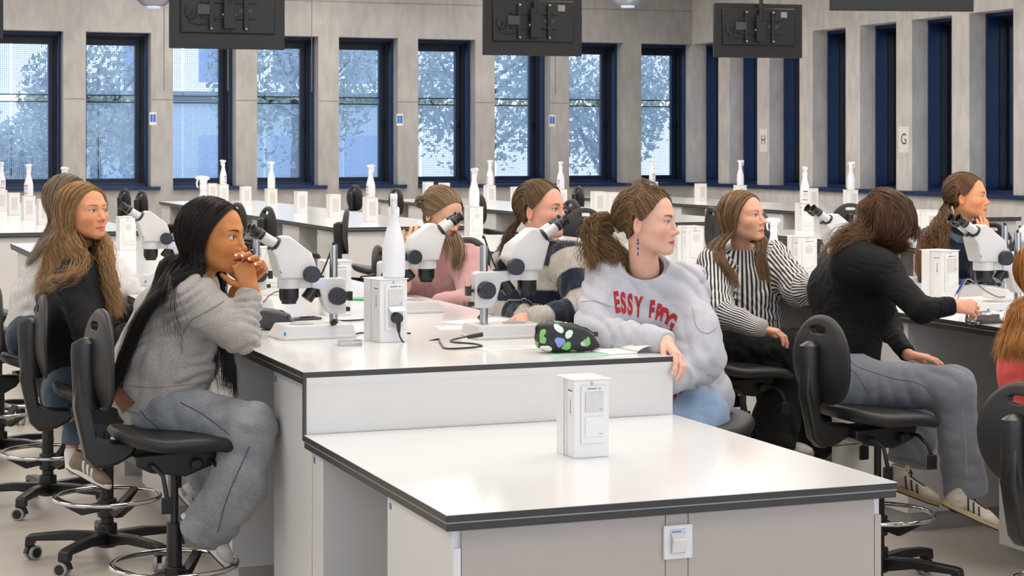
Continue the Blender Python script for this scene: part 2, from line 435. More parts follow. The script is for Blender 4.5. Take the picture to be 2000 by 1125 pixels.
# signs on piers and jambs
def text_mesh(txt, size, name, m, parent=None, loc=(0, 0, 0), M=None, ext=0.0005, bold=0.0):
    c = bpy.data.curves.new(name, 'FONT'); c.body = txt; c.size = size; c.extrude = ext; c.align_x = 'CENTER'; c.align_y = 'CENTER'; c.offset = bold
    t = bpy.data.objects.new('tmp', c); COL.objects.link(t)
    dg = bpy.context.evaluated_depsgraph_get(); me = bpy.data.meshes.new_from_object(t.evaluated_get(dg))
    bpy.data.objects.remove(t)
    me.materials.clear(); me.materials.append(m); me.name = name
    if M is not None: me.transform(M)
    o = bpy.data.objects.new(name, me); COL.objects.link(o); o.location = loc
    if parent is not None: o.parent = parent
    return o
M_paper = mat('white_paper', '#e3e1dd', rough=0.7, var=0.02)
M_ink = mat('black_ink', '#26242a', rough=0.6)
for (yy, ch, lb) in ((22.16 + 0.0, 'G', 'white paper sign with the letter G on the right wall pier'), (26.25, 'H', 'white paper sign with a dark letter on the pier nearer the room corner')):
    yc = {'G': 23.15, 'H': 27.3}[ch]
    r = empty('paper_sign', (WX - 0.001, yc, 1.76), -PI / 2, lb, 'sign')
    m = MB(); m.box(-0.13, 0.13, -0.004, 0, -0.185, 0.185); m.build('sheet', M_paper, r, smooth=False)
    text_mesh(ch, 0.22, 'letter', M_ink, r, (0, -0.0045, 0), Matrix.Rotation(PI / 2, 4, 'X'))
for i, k in ((1, 'leftmost'), (4, 'middle'), (6, 'rightmost')):
    xx = far_open[5 + i][1]
    r = empty('window_sticker', (xx + 0.03, WY - 0.001, 1.78 + 0.32), 0, '%s of the three blue and white stickers beside the far windows' % k, 'sticker')
    m = MB(); m.box(-0.055, 0.055, -0.004, 0, -0.10, 0.10); m.build('sheet', M_paper, r, smooth=False)
    m = MB(); m.box(-0.045, -0.004, -0.006, -0.004, -0.055, 0.07); m.box(0.004, 0.045, -0.006, -0.004, -0.055, 0.07); m.build('pictogram', mat('sign_blue', '#2f6fd0', rough=0.5), r, smooth=False)
# ------------------------------------------------------------------ benches
BW, PITCH, BX0 = 1.305, 2.96, 1.53
ZU, ZL = 0.95, 0.75
def worktop(name, x0, x1, y0, y1, z, label, step=False, group=None):
    r = empty(name, ((x0 + x1) / 2, (y0 + y1) / 2, 0), 0, label, 'worktop', group)
    hx, hy = (x1 - x0) / 2, (y1 - y0) / 2
    m = MB(); m.box(-hx, hx, -hy, hy, z - 0.019, z - 0.0012); m.box(-hx + 0.003, hx - 0.003, -hy + 0.003, hy, z - 0.042, z - 0.0225)
    m.build('edge', M_edge, r, bevel=0.0015)
    m = MB(); m.box(-hx + 0.0012, hx - 0.0012, -hy + 0.0012, hy - 0.0012, z - 0.0225, z - 0.0188); m.build('groove', M_groove, r, smooth=False)
    m = MB(); m.box(-hx + 0.0008, hx - 0.0008, -hy + 0.0008, hy - 0.0008, z - 0.002, z); m.build('laminate_top', M_top, r, smooth=False)
    return r
def cabinet(x0, x1, y0, y1, label, low=False, group=None, z1=None, gap=0.0):
    zt = (ZL if low else ZU) - 0.043 if z1 is None else z1
    r = empty('bench_cabinet', ((x0 + x1) / 2, (y0 + y1) / 2, 0), 0, label, 'cabinet', group)
    hx, hy = (x1 - x0) / 2, (y1 - y0) / 2
    m = MB(); m.box(-hx, hx, -hy, hy, 0.08, zt); m.build('carcass', M_white, r, bevel=0.002)
    m = MB(); m.box(-hx + 0.03, hx - 0.03, -hy + 0.02, hy - 0.02, 0.0, 0.08); m.build('plinth', mat('plinth_grey', '#b4b1ad', rough=0.5), r, smooth=False)
    if gap:
        m = MB(); m.box(-0.02, 0.02, hy, hy + gap, 0.0, zt); m.build('knee_panel', M_grey, r, smooth=False)
    m = MB(); m.box(-hx - 0.0008, -hx, hy - 0.035, hy - 0.015, zt - 0.045, zt - 0.025); m.build('sticker', M_blue, r, smooth=False)
    return r
ORD = ['first', 'second', 'third', 'fourth', 'fifth', 'sixth', 'seventh', 'eighth', 'ninth', 'tenth']
COLN = {-1: 'bench beyond the left edge', 0: 'foreground bench', 1: 'right hand bench', 2: 'third bench row', 3: 'row along the right wall'}
def block(c, blk):
    x0 = BX0 + PITCH * c; x1 = x0 + BW
    if blk == 1:
        worktop('lab_worktop', x0, x1, 5.87, 14.4, ZU, 'long white raised worktop with black edge of the ' + COLN[c])
        ys = [5.74 + 1.3 * k for k in range(7)]
    else:
        worktop('lab_worktop', x0, x1, 16.15, 24.6, ZU, 'long white worktop farther back, in line with the ' + COLN[c])
        ys = [16.2 + 1.3 * k for k in range(7)]
    for k, y in enumerate(ys):
        y1 = y + 0.64
        if blk == 1 and k == 0:
            cabinet(x0 + 0.03, x1 - 0.03, 5.882, y1, 'white cabinet under the near end of the raised worktop, ' + COLN[c], gap=0.655)
            continue
        y1 = min(y1, 14.36 if blk == 1 else 24.56)
        cabinet(x0 + 0.03, x1 - 0.03, y, y1, 'white cabinet, %s from the front, %s worktop, %s' % (ORD[k], 'raised' if blk == 1 else 'far', COLN[c]), gap=0.655 if k < 6 else 0)
for c in range(4):
    block(c, 1); block(c, 2)
block(-1, 2)
# low desks in front of the raised benches
for c in range(0, 2):
    x0 = BX0 + PITCH * c; x1 = x0 + BW
    w_ = ('in the foreground', 'at the right edge')[c]
    worktop('low_worktop', x0, x1, 4.465, 5.868, ZL, 'low white desk top with thick black edge ' + w_)
    cabinet(x0 + 0.03, x1 - 0.03, 5.745, 5.868, 'narrow white support under the back of the low desk ' + w_, low=True)
    # front cabinet with a panelled face
    r = empty('desk_cabinet', ((x0 + x1) / 2, 4.50, 0), 0, 'white panelled front base of the low desk ' + w_, 'cabinet')
    hx = BW / 2 - 0.03; zt = ZL - 0.043
    m = MB(); m.box(-hx, hx, 0.012, 0.56, 0.08, zt); m.build('carcass', M_white, r, bevel=0.002)
    m = MB(); m.box(-hx + 0.02, hx - 0.02, 0.03, 0.54, 0, 0.08); m.build('plinth', mat('plinth_grey', '#b4b1ad'), r, smooth=False)
    M_fp = mat('front_panel_beige', '#ada39b', rough=0.42, var=0.015, scale=6, bump=0.05, bscale=300)
    cuts = [-hx, -hx + 0.022, 0.0 - 0.033, 0.033, hx - 0.022, hx]
    for i in range(5):
        a, b = cuts[i] + 0.001, cuts[i + 1] - 0.001
        m = MB(); m.box(a, b, 0.0, 0.012, 0.08, zt - (0.0 if 0 < i < 4 else 0.05)); m.build('front_panel', M_fp if i else M_white, r, bevel=0.001)
    m = MB(); m.box(-hx - 0.0008, -hx, 0.52, 0.54, zt - 0.045, zt - 0.028); m.build('sticker', M_blue, r, smooth=False)
    # modesty box behind
    # step upstand
    r2 = empty('bench_upstand', ((x0 + x1) / 2, 5.87, 0), 0, 'white upstand between the low desk and raised bench ' + w_, 'panel')
    m = MB(); m.box(-BW / 2 + 0.011, BW / 2 - 0.003, 0.002, 0.0115, ZL + 0.0002, ZU - 0.0425)
    m.box(-BW / 2 + 0.011, BW / 2 - 0.003, 0.0, 0.003, ZU - 0.0425, ZU - 0.0195)
    m.build('panel', mat('upstand_white', '#d6d3cf', rough=0.35, var=0.015, scale=6), r2, smooth=False)
    m = MB(); m.box(-BW / 2, -BW / 2 + 0.0105, -0.002, 0.0115, ZL - 0.02, ZU - 0.0195); m.build('edge', M_edge, r2, bevel=0.001)
    if c == 0:
        s = empty('wall_socket', ((x0 + x1) / 2 , 4.5, 0), 0, 'white data socket with tilted cover on the front of the low desk', 'socket')
        m = MB(); m.box(-0.042, 0.042, -0.010, -0.0003, 0.585, 0.675); m.build('plate', M_white, s, bevel=0.003)
        m = MB(); m.box(-0.024, 0.020, -0.012, -0.010, 0.600, 0.665); m.build('recess', mat('socket_grey', '#bfc3cf', rough=0.4), s, bevel=0.001)
        m = MB()
        m.prism([(-0.012, 0.655), (-0.030, 0.640), (-0.018, 0.603), (-0.012, 0.603)], -0.022, 0.018, axis='x')
        m.build('cover', mat('socket_cover', '#dcd7d3', rough=0.3), s, bevel=0.002)
        m = MB(); m.box(-0.020, 0.006, -0.0128, -0.012, 0.657, 0.6595); m.build('lettering', mat('label_blue_ink', '#3a5fa8'), s, smooth=False)

# ------------------------------------------------------------------ power towers
M_tow = mat('tower_white', '#e2e0de', rough=0.28, var=0.01, spec=0.5)
M_tow2 = mat('tower_off_white', '#cfcac8', rough=0.35)  # slightly darker tone for flaps, sockets and plain faceplates
M_blk = mat('black_plastic', '#1b1b1c', rough=0.4, var=0.06)
M_steel = mat('steel', '#b9bcc0', rough=0.16, metal=1.0, var=0.02)
M_small = mat('small_print', '#4a4c55', rough=0.5)
M_bar = mat('label_arrow_blue', '#3c64a0', rough=0.5)
def make_tower(kind, detail=True):
    """kind: 'closed' two flaps closed, 'plug' lower flap open, 'round' round socket face"""
    r = empty('power_tower', (0, 0, 0)); W, D, H = 0.056, 0.060, 0.232
    m = MB(); m.box(-W, W, -D, D, 0, H - 0.003); m.build('body', M_tow, r, bevel=0.0025)
    m = MB(); m.box(-W - 0.005, W + 0.005, -D - 0.004, D + 0.02, H - 0.003, H); m.build('lid', M_tow, r, bevel=0.001)
    m = MB(); m.box(-W - 0.006, -W - 0.0001, 0.012, D + 0.004, 0, H - 0.003); m.box(-W - 0.003, -W, -0.004, 0.006, 0, H - 0.003); m.build('side_rail', M_tow, r, bevel=0.001)
    if not detail:
        m = MB(); m.box(-0.03, 0.03, -D - 0.003, -D, 0.06, 0.19); m.build('faceplate', M_tow2, r, smooth=False); return r
    m = MB(); m.box(-0.036, 0.046, -D - 0.006, -D, 0.042, 0.212); m.build('faceplate', M_tow, r, bevel=0.004)
    m = MB(); m.sphere((0, -D - 0.0, H - 0.013), 0.0042, 12); m.build('screw', M_steel, r)
    for k, zz in enumerate((0.135, 0.062)):
        if kind == 'plug' and k == 1: continue
        if kind == 'round' and k == 0:
            m = MB(); m.cyl((0.005, -D - 0.0062, zz + 0.028), (0.005, -D - 0.0085, zz + 0.028), 0.022, n=24); m.build('socket', M_tow2, r)
            continue
        m = MB(); m.box(-0.024, 0.034, -D - 0.010, -D - 0.0061, zz, zz + 0.06); f = m.build('flap', M_tow2 if k == 0 else M_tow, r, bevel=0.0015)
        text_mesh('⊂⊃', 0.007, 'icon', M_small, r, (0.025, -D - 0.0102, zz + 0.008), Matrix.Rotation(PI / 2, 4, 'X'))
    text_mesh('MB204/051 · 051', 0.0065, 'lettering', M_small, r, (0.006, -D - 0.0062, 0.204), Matrix.Rotation(PI / 2, 4, 'X'))
    RX = Matrix.Rotation(-PI / 2, 4, 'Z') @ Matrix.Rotation(PI / 2, 4, 'X')
    text_mesh('Netzwerk', 0.0075, 'lettering', M_small, r, (-W - 0.0002, -0.03, 0.197), RX)
    m = MB(); m.box(-W - 0.0006, -W - 0.0001, -0.032, -0.029, 0.135, 0.172); m.prism([(-0.035, 0.136), (-0.0305, 0.128), (-0.026, 0.136)], -W - 0.0006, -W - 0.0001, axis='x'); m.build('arrow_label', M_bar, r, smooth=False)
    if kind == 'plug':
        m = MB(); m.box(-0.024, 0.034, -D - 0.0075, -D - 0.0061, 0.055, 0.122); m.build('socket', M_tow2, r, smooth=False)
        m = MB(); m.prism([(-D - 0.008, 0.126), (-D - 0.03, 0.112), (-D - 0.031, 0.117), (-D - 0.008, 0.133)], -0.026, 0.036, axis='x'); m.build('open_flap', M_tow, r, bevel=0.001)
    if kind == 'flapout':
        pass
    return r
TOW = {k: make_tower(k) for k in ('closed', 'plug', 'round')}
TOW['far'] = make_tower('closed', detail=False)
TUSED = {k: [] for k in TOW}
for k in TOW: TOW[k]['category'] = 'power tower'
def tower(kind, x, y, z, rz, label, group=None):
    return place(TOW[kind], TUSED[kind], (x, y, z), rz, label, group)
tower('closed', 2.215, 5.20, ZL, 0.0, 'white power tower standing alone on the low desk in the foreground')
tower('plug', 2.065, 6.71, ZU, math.radians(9), 'white power tower with a black plug in its lower socket, under a spray bottle')

# ------------------------------------------------------------------ spray bottles
M_bot = mat('white_bottle_plastic', '#e6e6ea', rough=0.32, var=0.01, trans=0.0, sss=0.0)
def make_bottle(label=True):
    r = empty('spray_bottle', (0, 0, 0))
    m = MB(); prof = [(0.0, 0.0), (0.036, 0.0), (0.041, 0.004), (0.043, 0.05), (0.043, 0.10), (0.040, 0.130), (0.031, 0.165), (0.023, 0.195), (0.0195, 0.215), (0.0195, 0.232)]
    m.lathe(prof, n=32); m.build('bottle_body', M_bot, r)
    m = MB(); m.lathe([(0.0, 0.228), (0.0215, 0.228), (0.0215, 0.256), (0.018, 0.262), (0.0, 0.262)], n=24); m.build('collar', M_bot, r)
    m = MB(); m.prism([(-0.020, 0.262), (0.020, 0.262), (0.022, 0.288), (0.046, 0.290), (0.047, 0.305), (0.02, 0.312), (-0.032, 0.306), (-0.040, 0.292), (-0.024, 0.284)], -0.013, 0.013)
    m.build('sprayer_head', M_bot, r, bevel=0.003)
    m = MB(); m.tube([(0.030, 0, 0.290), (0.038, 0, 0.272), (0.036, 0, 0.250), (0.030, 0, 0.238)], [0.006, 0.006, 0.005, 0.004], n=8); m.build('trigger', M_bot, r)
    if label:
        m = MB()
        n = 12
        vs = []
        for i in range(n + 1):
            t = -0.9 + 1.8 * i / n
            for zz in (0.02, 0.115): vs.append((-0.0436 * math.cos(t), -0.0436 * math.sin(t), zz))
        m.add(vs, [(2 * i, 2 * i + 2, 2 * i + 3, 2 * i + 1) for i in range(n)]); m.build('label', mat('bottle_label', '#dfe0e6', rough=0.5), r)
        m = MB()
        for zz, h in ((0.095, 0.010), (0.078, 0.004), (0.066, 0.004), (0.05, 0.003)):
            vs = []
            for i in range(7):
                t = -0.55 + 0.9 * i / 6
                for z2 in (zz, zz + h): vs.append((-0.0439 * math.cos(t), -0.0439 * math.sin(t), z2))
            m.add(vs, [(2 * i, 2 * i + 2, 2 * i + 3, 2 * i + 1) for i in range(6)])
        m.build('lettering', M_small, r)
        m = MB(); vs = []
        for i in range(9):
            t = -0.8 + 1.2 * i / 8
            for z2 in (0.024, 0.034): vs.append((-0.0439 * math.cos(t), -0.0439 * math.sin(t), z2))
        m.add(vs, [(2 * i, 2 * i + 2, 2 * i + 3, 2 * i + 1) for i in range(8)]); m.build('colour_stripe', mat('label_brown', '#a97b58', rough=0.5), r)
    return r
BOT = make_bottle(); BOT['category'] = 'bottle'; BUSED = []
def bottle(x, y, z, rz, label): return place(BOT, BUSED, (x, y, z), rz, label, None)
bottle(2.095, 6.715, ZU + 0.232, math.radians(-106), 'white spray bottle on the plugged power tower in front of the pink sweater')

# background towers and bottles, set along the middle of each bench
def bench_xy(c, u, off=0.0):
    X = BX0 + PITCH * c + BW / 2 + off
    return X, y_at(u, X)
far_rows = [  # column, [(u, bottle?)], words
    (0, [(3, 1), (27, 0), (56, 1), (86, 0), (186, 1)], 'far left bench'),
    (1, [(724, 1), (652, 0), (588, 0), (530, 1), (480, 0), (436, 1), (398, 0)], 'far middle bench'),
    (2, [(1197, 0), (1168, 0), (1083, 0), (1010, 0), (957, 1), (868, 0), (812, 0)], 'third row'),
]
for c, L_, words in far_rows:
    for k, (u, b) in enumerate(L_):
        x, y = bench_xy(c, u)
        if c == 0 and u == 186: x, y = bench_xy(0, 186)
        if not (16.2 < y < 24.5) and not (5.9 < y < 14.3): y = min(max(y, 16.3), 24.4)
        pos = '%s from the %s' % (ORD[k], 'left' if c == 0 else 'right')
        tower('far', x, y, ZU, 0, 'small white power tower, %s, %s' % (pos, words))
        if b: bottle(x, y, ZU + 0.232, rnd.uniform(0, 6), 'small white spray bottle on tower %s, %s' % (pos.replace(' from the', ' from'), words))
# nearer ones
for c, u, kind, b, lab in [
    (0, 247, 'round', 0, 'white power tower with a round socket behind the leftmost microscope'),
    (0, 655, 'closed', 0, 'white power tower half hidden behind the pole of the main microscope'),
    (0, 528, 'closed', 0, 'white power tower behind the black pencil case and folded hands'),
    (1, 1568, 'round', 0, 'white power tower with a round socket behind the striped turtleneck'),
    (1, 1350, 'round', 0, 'white power tower between the crest sweatshirt and the turtleneck girl'),
    (1, 926, 'round', 1, 'white power tower under a bottle right of the pink sweater'),
    (2, 1572, 'round', 1, 'white power tower under a tall bottle behind the turtleneck girl'),
    (3, 1662, 'far', 1, 'white power tower under a bottle left of the bent head'),
    (3, 1585, 'far', 0, 'white power tower beside the tall bottle, near the right wall'),
    (3, 1446, 'far', 1, 'white power tower under a bottle above the turtleneck girl'),
    (3, 1369, 'far', 0, 'lone white power tower at the far end near the room corner'),
    (3, 1274, 'far', 1, 'white power tower with a bottle above the curly haired girl'),
    (2, 1095, 'far', 1, 'white power tower with a bottle behind the striped fluffy sweater'),
    (2, 1880, 'far', 0, 'white power tower behind the woman in the navy jacket'),
    (2, 1812, 'far', 0, 'white power tower seen between the two dark haired women')]:
    x, y = bench_xy(c, u)
    tower(kind, x, y, ZU, rnd.uniform(-0.06, 0.06), lab)
    if b: bottle(x, y, ZU + 0.232, rnd.uniform(0, 6), 'white spray bottle on the ' + lab[6:])
tower('closed', 5.06, 7.60, ZU, math.radians(12), 'white power tower with tilted flap in front of the navy jacket')
x, y = bench_xy(1, 1376, 0.1); bottle(x, 9.55, ZU, 2.8, 'white spray bottle standing on the worktop right of the crest sweatshirt')
x, y = bench_xy(0, 396, 0.1); bottle(2.3, y_at(397, 2.3), ZU + 0.232, 3.0, 'white spray bottle just above the black haired girl')
tower('far', 2.3, y_at(397, 2.3) + 0.01, ZU, 0, 'white power tower hidden behind the black haired girl')

# ------------------------------------------------------------------ chairs
M_chair = mat('chair_black_foam', '#1d1c1c', rough=0.5, var=0.08, scale=90, bump=0.12, bscale=500)
M_chair2 = mat('chair_black_plastic', '#181717', rough=0.36, var=0.06, bump=0.06, bscale=600)
M_chrome = mat('chrome', '#c9c9c9', rough=0.10, metal=1.0, var=0.01)
M_tyre = mat('caster_grey_tyre', '#a09d9a', rough=0.5)
def ring_pts(fn, n): return [fn(2 * PI * i / n) for i in range(n)]
def make_chair(full=True):
    r = empty('lab_chair', (0, 0, 0))
    # backrest: shell with a hand slot; local y across, z up, pivot at seat rear
    n = 40; prof = []
    def outline(t):       # egg: wide below, narrow above
        c, s = math.cos(t), math.sin(t)
        hw = 0.185 * (1 - 0.22 * max(s, 0) ** 1.5)
        return hw * math.copysign(abs(c) ** 0.85, c), 0.168 * math.copysign(abs(s) ** 0.85, s)
    def slot(t):
        c, s = math.cos(t), math.sin(t)
        return 0.048 * math.copysign(abs(c) ** 0.6, c), 0.112 + 0.014 * math.copysign(abs(s) ** 0.6, s)
    K = 7; vs, fs = [], []
    def dep(y, z): return 0.42 * y * y * 1.3 - 0.03 * math.cos(z * 9)
    for side in (0, 1):
        for k in range(K + 1):
            q = k / K
            for i in range(n):
                t = 2 * PI * i / n; a, b = slot(t), outline(t)
                y, z = a[0] + (b[0] - a[0]) * q, a[1] + (b[1] - a[1]) * q
                edge = (0.5 - abs(q - 0.5)) * 2
                th = 0.018 * min(1, 0.35 + 2.4 * min(1 - q, q + 0.2))
                vs.append((dep(y, z) + (th if side else -th * 0.8), y, z))
    o = (K + 1) * n
    for k in range(K):
        for i in range(n):
            j = (i + 1) % n
            fs.append((k * n + i, k * n + j, (k + 1) * n + j, (k + 1) * n + i))
            fs.append((o + k * n + i, o + (k + 1) * n + i, o + (k + 1) * n + j, o + k * n + j))
    for i in range(n):
        j = (i + 1) % n
        fs.append((i, o + i, o + j, j)); fs.append((K * n + i, K * n + j, o + K * n + j, o + K * n + i))
    m = MB(); m.add(vs, fs, Matrix.Translation((-0.245, 0, 0.86))); m.build('backrest', M_chair, r, bevel=0.004)
    # bracket cover behind
    m = MB()
    m.lathe([(0.0, 0.0), (0.02, 0.003), (0.048, 0.018), (0.052, 0.05), (0.048, 0.17), (0.040, 0.24)], (-0.300, 0, 0.935), (0.02, 0, -1), n=20, sx=0.75)
    m.build('bracket_cover', M_chair2, r)
    # stem and foot
    m = MB(); m.prism([(-0.335, 0.85), (-0.287, 0.85), (-0.283, 0.72), (-0.268, 0.62), (-0.235, 0.605), (-0.14, 0.598), (-0.13, 0.575), (-0.15, 0.548), (-0.20, 0.522), (-0.27, 0.512), (-0.305, 0.55), (-0.342, 0.72)], -0.030, 0.030)
    m.build('back_stem', M_chair2, r, bevel=0.012, seg=3)
    # seat: saddle surface
    n = 48; vs, fs = [], []
    def seat_r(t):
        c, s = math.cos(t), math.sin(t)
        return 1 / ((abs(c) ** 2.7 + abs(s) ** 2.7) ** (1 / 2.7))
    rings = [(q, 1.0) for q in (0.02, 0.2, 0.4, 0.6, 0.75, 0.86)] + [(0.86 + 0.14 * math.sin(a), math.cos(a)) for a in [PI * k / 8 for k in range(1, 8)]] + [(q, -1.0) for q in (0.86, 0.6, 0.3, 0.02)]
    for (q, side) in rings:
        for i in range(n):
            t = 2 * PI * i / n; rr = seat_r(t) * q
            x, y = 0.215 * rr * math.cos(t), 0.210 * rr * math.sin(t)
            fr = max(x / 0.215 - 0.1, 0); re = max(-x / 0.215 - 0.35, 0)
            z = 0.648 - 0.040 * fr ** 1.8 * (0.8 + 0.4 * abs(y) / 0.2) + 0.075 * re ** 1.5 + 0.006 * (y / 0.2) ** 2
            vs.append((x, y, z + side * 0.024))
    for k in range(len(rings) - 1):
        for i in range(n):
            j = (i + 1) % n; fs.append((k * n + i, k * n + j, (k + 1) * n + j, (k + 1) * n + i))
    fs += [tuple(range(n - 1, -1, -1)), tuple(range((len(rings) - 1) * n, len(rings) * n))]
    m = MB(); m.add(vs, fs); m.build('seat', M_chair, r)
    # gas column
    m = MB(); m.cyl((0, 0, 0.38), (0, 0, 0.58), 0.014, n=18); m.cyl((0, 0, 0.09), (0, 0, 0.39), 0.026, n=22); m.cyl((0, 0, 0.385), (0, 0, 0.395), 0.028, n=22)
    m.build('gas_column', M_chair2, r)
    m = MB(); m.prism([(-0.15, 0.61), (0.13, 0.62), (0.12, 0.565), (0.02, 0.53), (-0.10, 0.55), (-0.15, 0.575)], -0.075, 0.075)
    m.cyl((0.05, -0.11, 0.575), (0.05, 0.11, 0.575), 0.02, n=14); m.build('tilt_mechanism', M_chair2, r, bevel=0.006)
    # star base
    m = MB()
    for k in range(5):
        a = 2 * PI * k / 5 + 0.3; M_ = Matrix.Rotation(a, 4, 'Z')
        m.prism([(0.0, 0.115), (0.03, 0.115), (0.16, 0.118), (0.30, 0.105), (0.325, 0.098), (0.33, 0.058), (0.295, 0.058), (0.29, 0.08), (0.14, 0.082), (0.02, 0.06), (0.0, 0.06)], -0.024, 0.024, M=M_)
    m.cyl((0, 0, 0.055), (0, 0, 0.15), 0.04, n=20); m.build('star_base', M_chair2, r, bevel=0.006)
    for k in range(5):
        a = 2 * PI * k / 5 + 0.3; cx, cy = 0.31 * math.cos(a), 0.31 * math.sin(a); b = a + 1.1 + 0.7 * k
        ax = np.array([math.cos(b), math.sin(b), 0]); fwv = np.array([-math.sin(b), math.cos(b), 0])
        c0 = np.array([cx, cy, 0.029]) + fwv * 0.012
        m = MB(); m.cyl(c0 - ax * 0.024, c0 - ax * 0.009, 0.0285, n=20); m.cyl(c0 + ax * 0.009, c0 + ax * 0.024, 0.0285, n=20)
        ca = m.build('caster', M_tyre, r, bevel=0.002)
        m = MB(); m.cyl(c0 - ax * 0.0255, c0 - ax * 0.0235, 0.020, n=16); m.cyl(c0 + ax * 0.0235, c0 + ax * 0.0255, 0.020, n=16)
        m.cyl((cx, cy, 0.045), (cx, cy, 0.075), 0.011, n=10); m.prism([(-0.03, 0.03), (-0.02, 0.055), (0.012, 0.060), (0.02, 0.05), (0.0, 0.028)], -0.010, 0.010, M=Matrix.Translation((cx, cy, 0)) @ Matrix.Rotation(b + PI / 2, 4, 'Z'))
        m.build('hub', M_chair2, ca)
    if full:
        m = MB(); m.tube([(0.21 * math.cos(t), 0.21 * math.sin(t), 0.255) for t in [2 * PI * i / 56 for i in range(56)]], 0.0095, n=10, closed=True)
        m.build('foot_ring', M_chrome, r)
        m = MB()
        for k in range(3):
            a = 2 * PI * k / 3 + 0.9
            m.prism([(0.02, 0.20), (0.10, 0.185), (0.19, 0.235), (0.205, 0.245), (0.20, 0.262), (0.17, 0.245), (0.09, 0.215), (0.02, 0.24)], -0.018, 0.018, M=Matrix.Rotation(a, 4, 'Z'))
        m.cyl((0, 0, 0.175), (0, 0, 0.25), 0.038, n=20)
        m.build('ring_bracket', M_chair2, r, bevel=0.004)
        for sgn, xx, ln in ((-1, -0.10, 0.17), (-1, 0.10, 0.12), (1, 0.02, 0.13)):
            m = MB(); p0 = np.array([xx, sgn * 0.06, 0.58]); 
            m.tube([p0, p0 + [0, sgn * 0.06, 0.0], p0 + [0.02, sgn * 0.09, -0.03], p0 + [0.03, sgn * 0.10, -0.6 * ln]], 0.0085, n=8)
            e_ = p0 + [0.03, sgn * 0.10, -0.6 * ln]
            m.box(e_[0] - 0.02, e_[0] + 0.02, e_[1] - 0.008, e_[1] + 0.004, e_[2] - 0.05, e_[2] + 0.004)
            lv = m.build('lever', M_chair2, r, bevel=0.003)
    return r
CH = make_chair(True); CH['category'] = 'chair'; CHU = []
def chair(x, y, rz_deg, label, group=None, dz=0.0, back=0.0, ring=0.0, stem=0.0):
    o = place(CH, CHU, (x, y, 0), math.radians(rz_deg), label, group)
    for ch in o.children:
        nme = ch.name.split('.')[0]
        if nme in ('seat', 'tilt_mechanism', 'lever'): ch.location.z = dz
        elif nme == 'back_stem': ch.location.z = dz + stem
        elif nme in ('backrest', 'bracket_cover'): ch.location.z = dz + back
        elif nme in ('foot_ring', 'ring_bracket'): ch.location.z = ring
        elif nme == 'gas_column': ch.scale.z = 1.0; ch.location.z = min(dz, 0)
    return o
SEATH = 0.665
# occupied chairs (the prototype is placed last so copies start clean)
proto_later = []
def chair_q(*a, **k): proto_later.append((a, k))
chair_q(1.22, 6.40, 5, 'black lab chair under the girl in the grey sweatshirt', dz=0.03, back=0.07, stem=0.055)
chair_q(1.20, 7.72, -3, 'black lab chair under the girl in the black sweater', dz=0.02, back=0.03)
chair_q(1.12, 8.95, 8, 'black lab chair under the girl in the white fluffy sweater', dz=0.02)
chair_q(3.86, 6.22, 4, 'black lab chair under the girl in the tight black shirt', dz=0.0, back=0.01, ring=0.02, stem=0.03)
chair_q(4.08, 7.72, 0, 'black lab chair under the girl in the striped turtleneck', dz=0.0)
chair_q(3.87, 5.05, 15, 'black lab chair at the right edge under the ginger haired girl', dz=-0.10, back=0.0)
chair_q(3.16, 6.36, 262, 'black lab chair hidden under the crest sweatshirt girl', dz=0.0)
chair_q(3.28, 7.62, 172, 'black lab chair behind the shoulder of the navy and cream sweater', dz=0.0, back=0.06)
chair_q(3.28, 9.0, 180, 'black lab chair under the girl in the pink sweater', dz=0.0)
chair_q(6.2, 8.6, 180, 'black lab chair under the woman in the navy jacket', dz=0.0)
# empty chairs farther back
def chairs_along(side_x, us, rz, words, dz=0.0):
    for k, u in enumerate(us):
        chair_q(side_x, y_at(u, side_x), rz + 15 + rnd.uniform(-7, 7), 'empty black lab chair, %s %s' % (ORD[k], words), dz=dz, back=0.04)
chairs_along(4.12, [575, 510, 452, 316, 280], 0, 'from the right along the far middle bench', 0.08)
chair_q(4.08, 13.4, -14, 'empty black chair beside the far end of the right hand bench, seen edge on', dz=0.10, back=0.08)
chair_q(4.14, 11.15, 30, 'empty black chair with an open hand slot left of the navy and cream sweater', dz=0.06, back=0.02)
chair_q(3.22, 10.15, 165, 'empty dark chair just right of the main microscope pole', dz=0.02)
chair_q(1.05, 10.4, 10, 'empty black chair at the left edge behind the white fluffy sweater', dz=0.04)
chair_q(1.12, 11.9, 0, 'empty black chair farthest back on the left, mostly hidden', dz=0.0)
chair_q(3.35, 11.9, 150, 'empty chair behind the microscopes facing the near bench', dz=0.0)
chairs_along(7.05, [975, 905, 810, 725], 0, 'from the right beside the far bench of the third row', 0.10)
chair_q(6.2, y_at(1128, 6.2), 80, 'empty chair showing its broad back right of the navy and cream sweater girl', dz=0.08, back=0.05)
chair_q(7.05, y_at(1160, 7.05), 10, 'empty black chair with a hand slot just left of the curly ponytail', dz=0.10, back=0.05)
chair_q(6.35, y_at(1330, 6.35) , 172, 'empty black chair right of the curly haired girl, near the corner windows', dz=0.12, back=0.06)
chair_q(7.0, y_at(1524, 7.0), 10, 'tall empty black chair back left of the seat with a round hole', dz=0.12, back=0.08)
chair_q(6.5, y_at(1553, 6.5), -5, 'large empty grey chair back right of the turtleneck girl', dz=0.10, back=0.08)
chair_q(6.25, y_at(1592, 6.25), 95, 'empty chair showing its round top and hand slot behind the round socket tower', dz=0.02)
chair_q(9.9, y_at(1660, 9.9), 60, 'empty black chair with hand slot left of the bent head, farther back', dz=0.08)
chair_q(9.9, y_at(1338, 9.9), 0, 'small empty chair far back near the corner', dz=0.08)
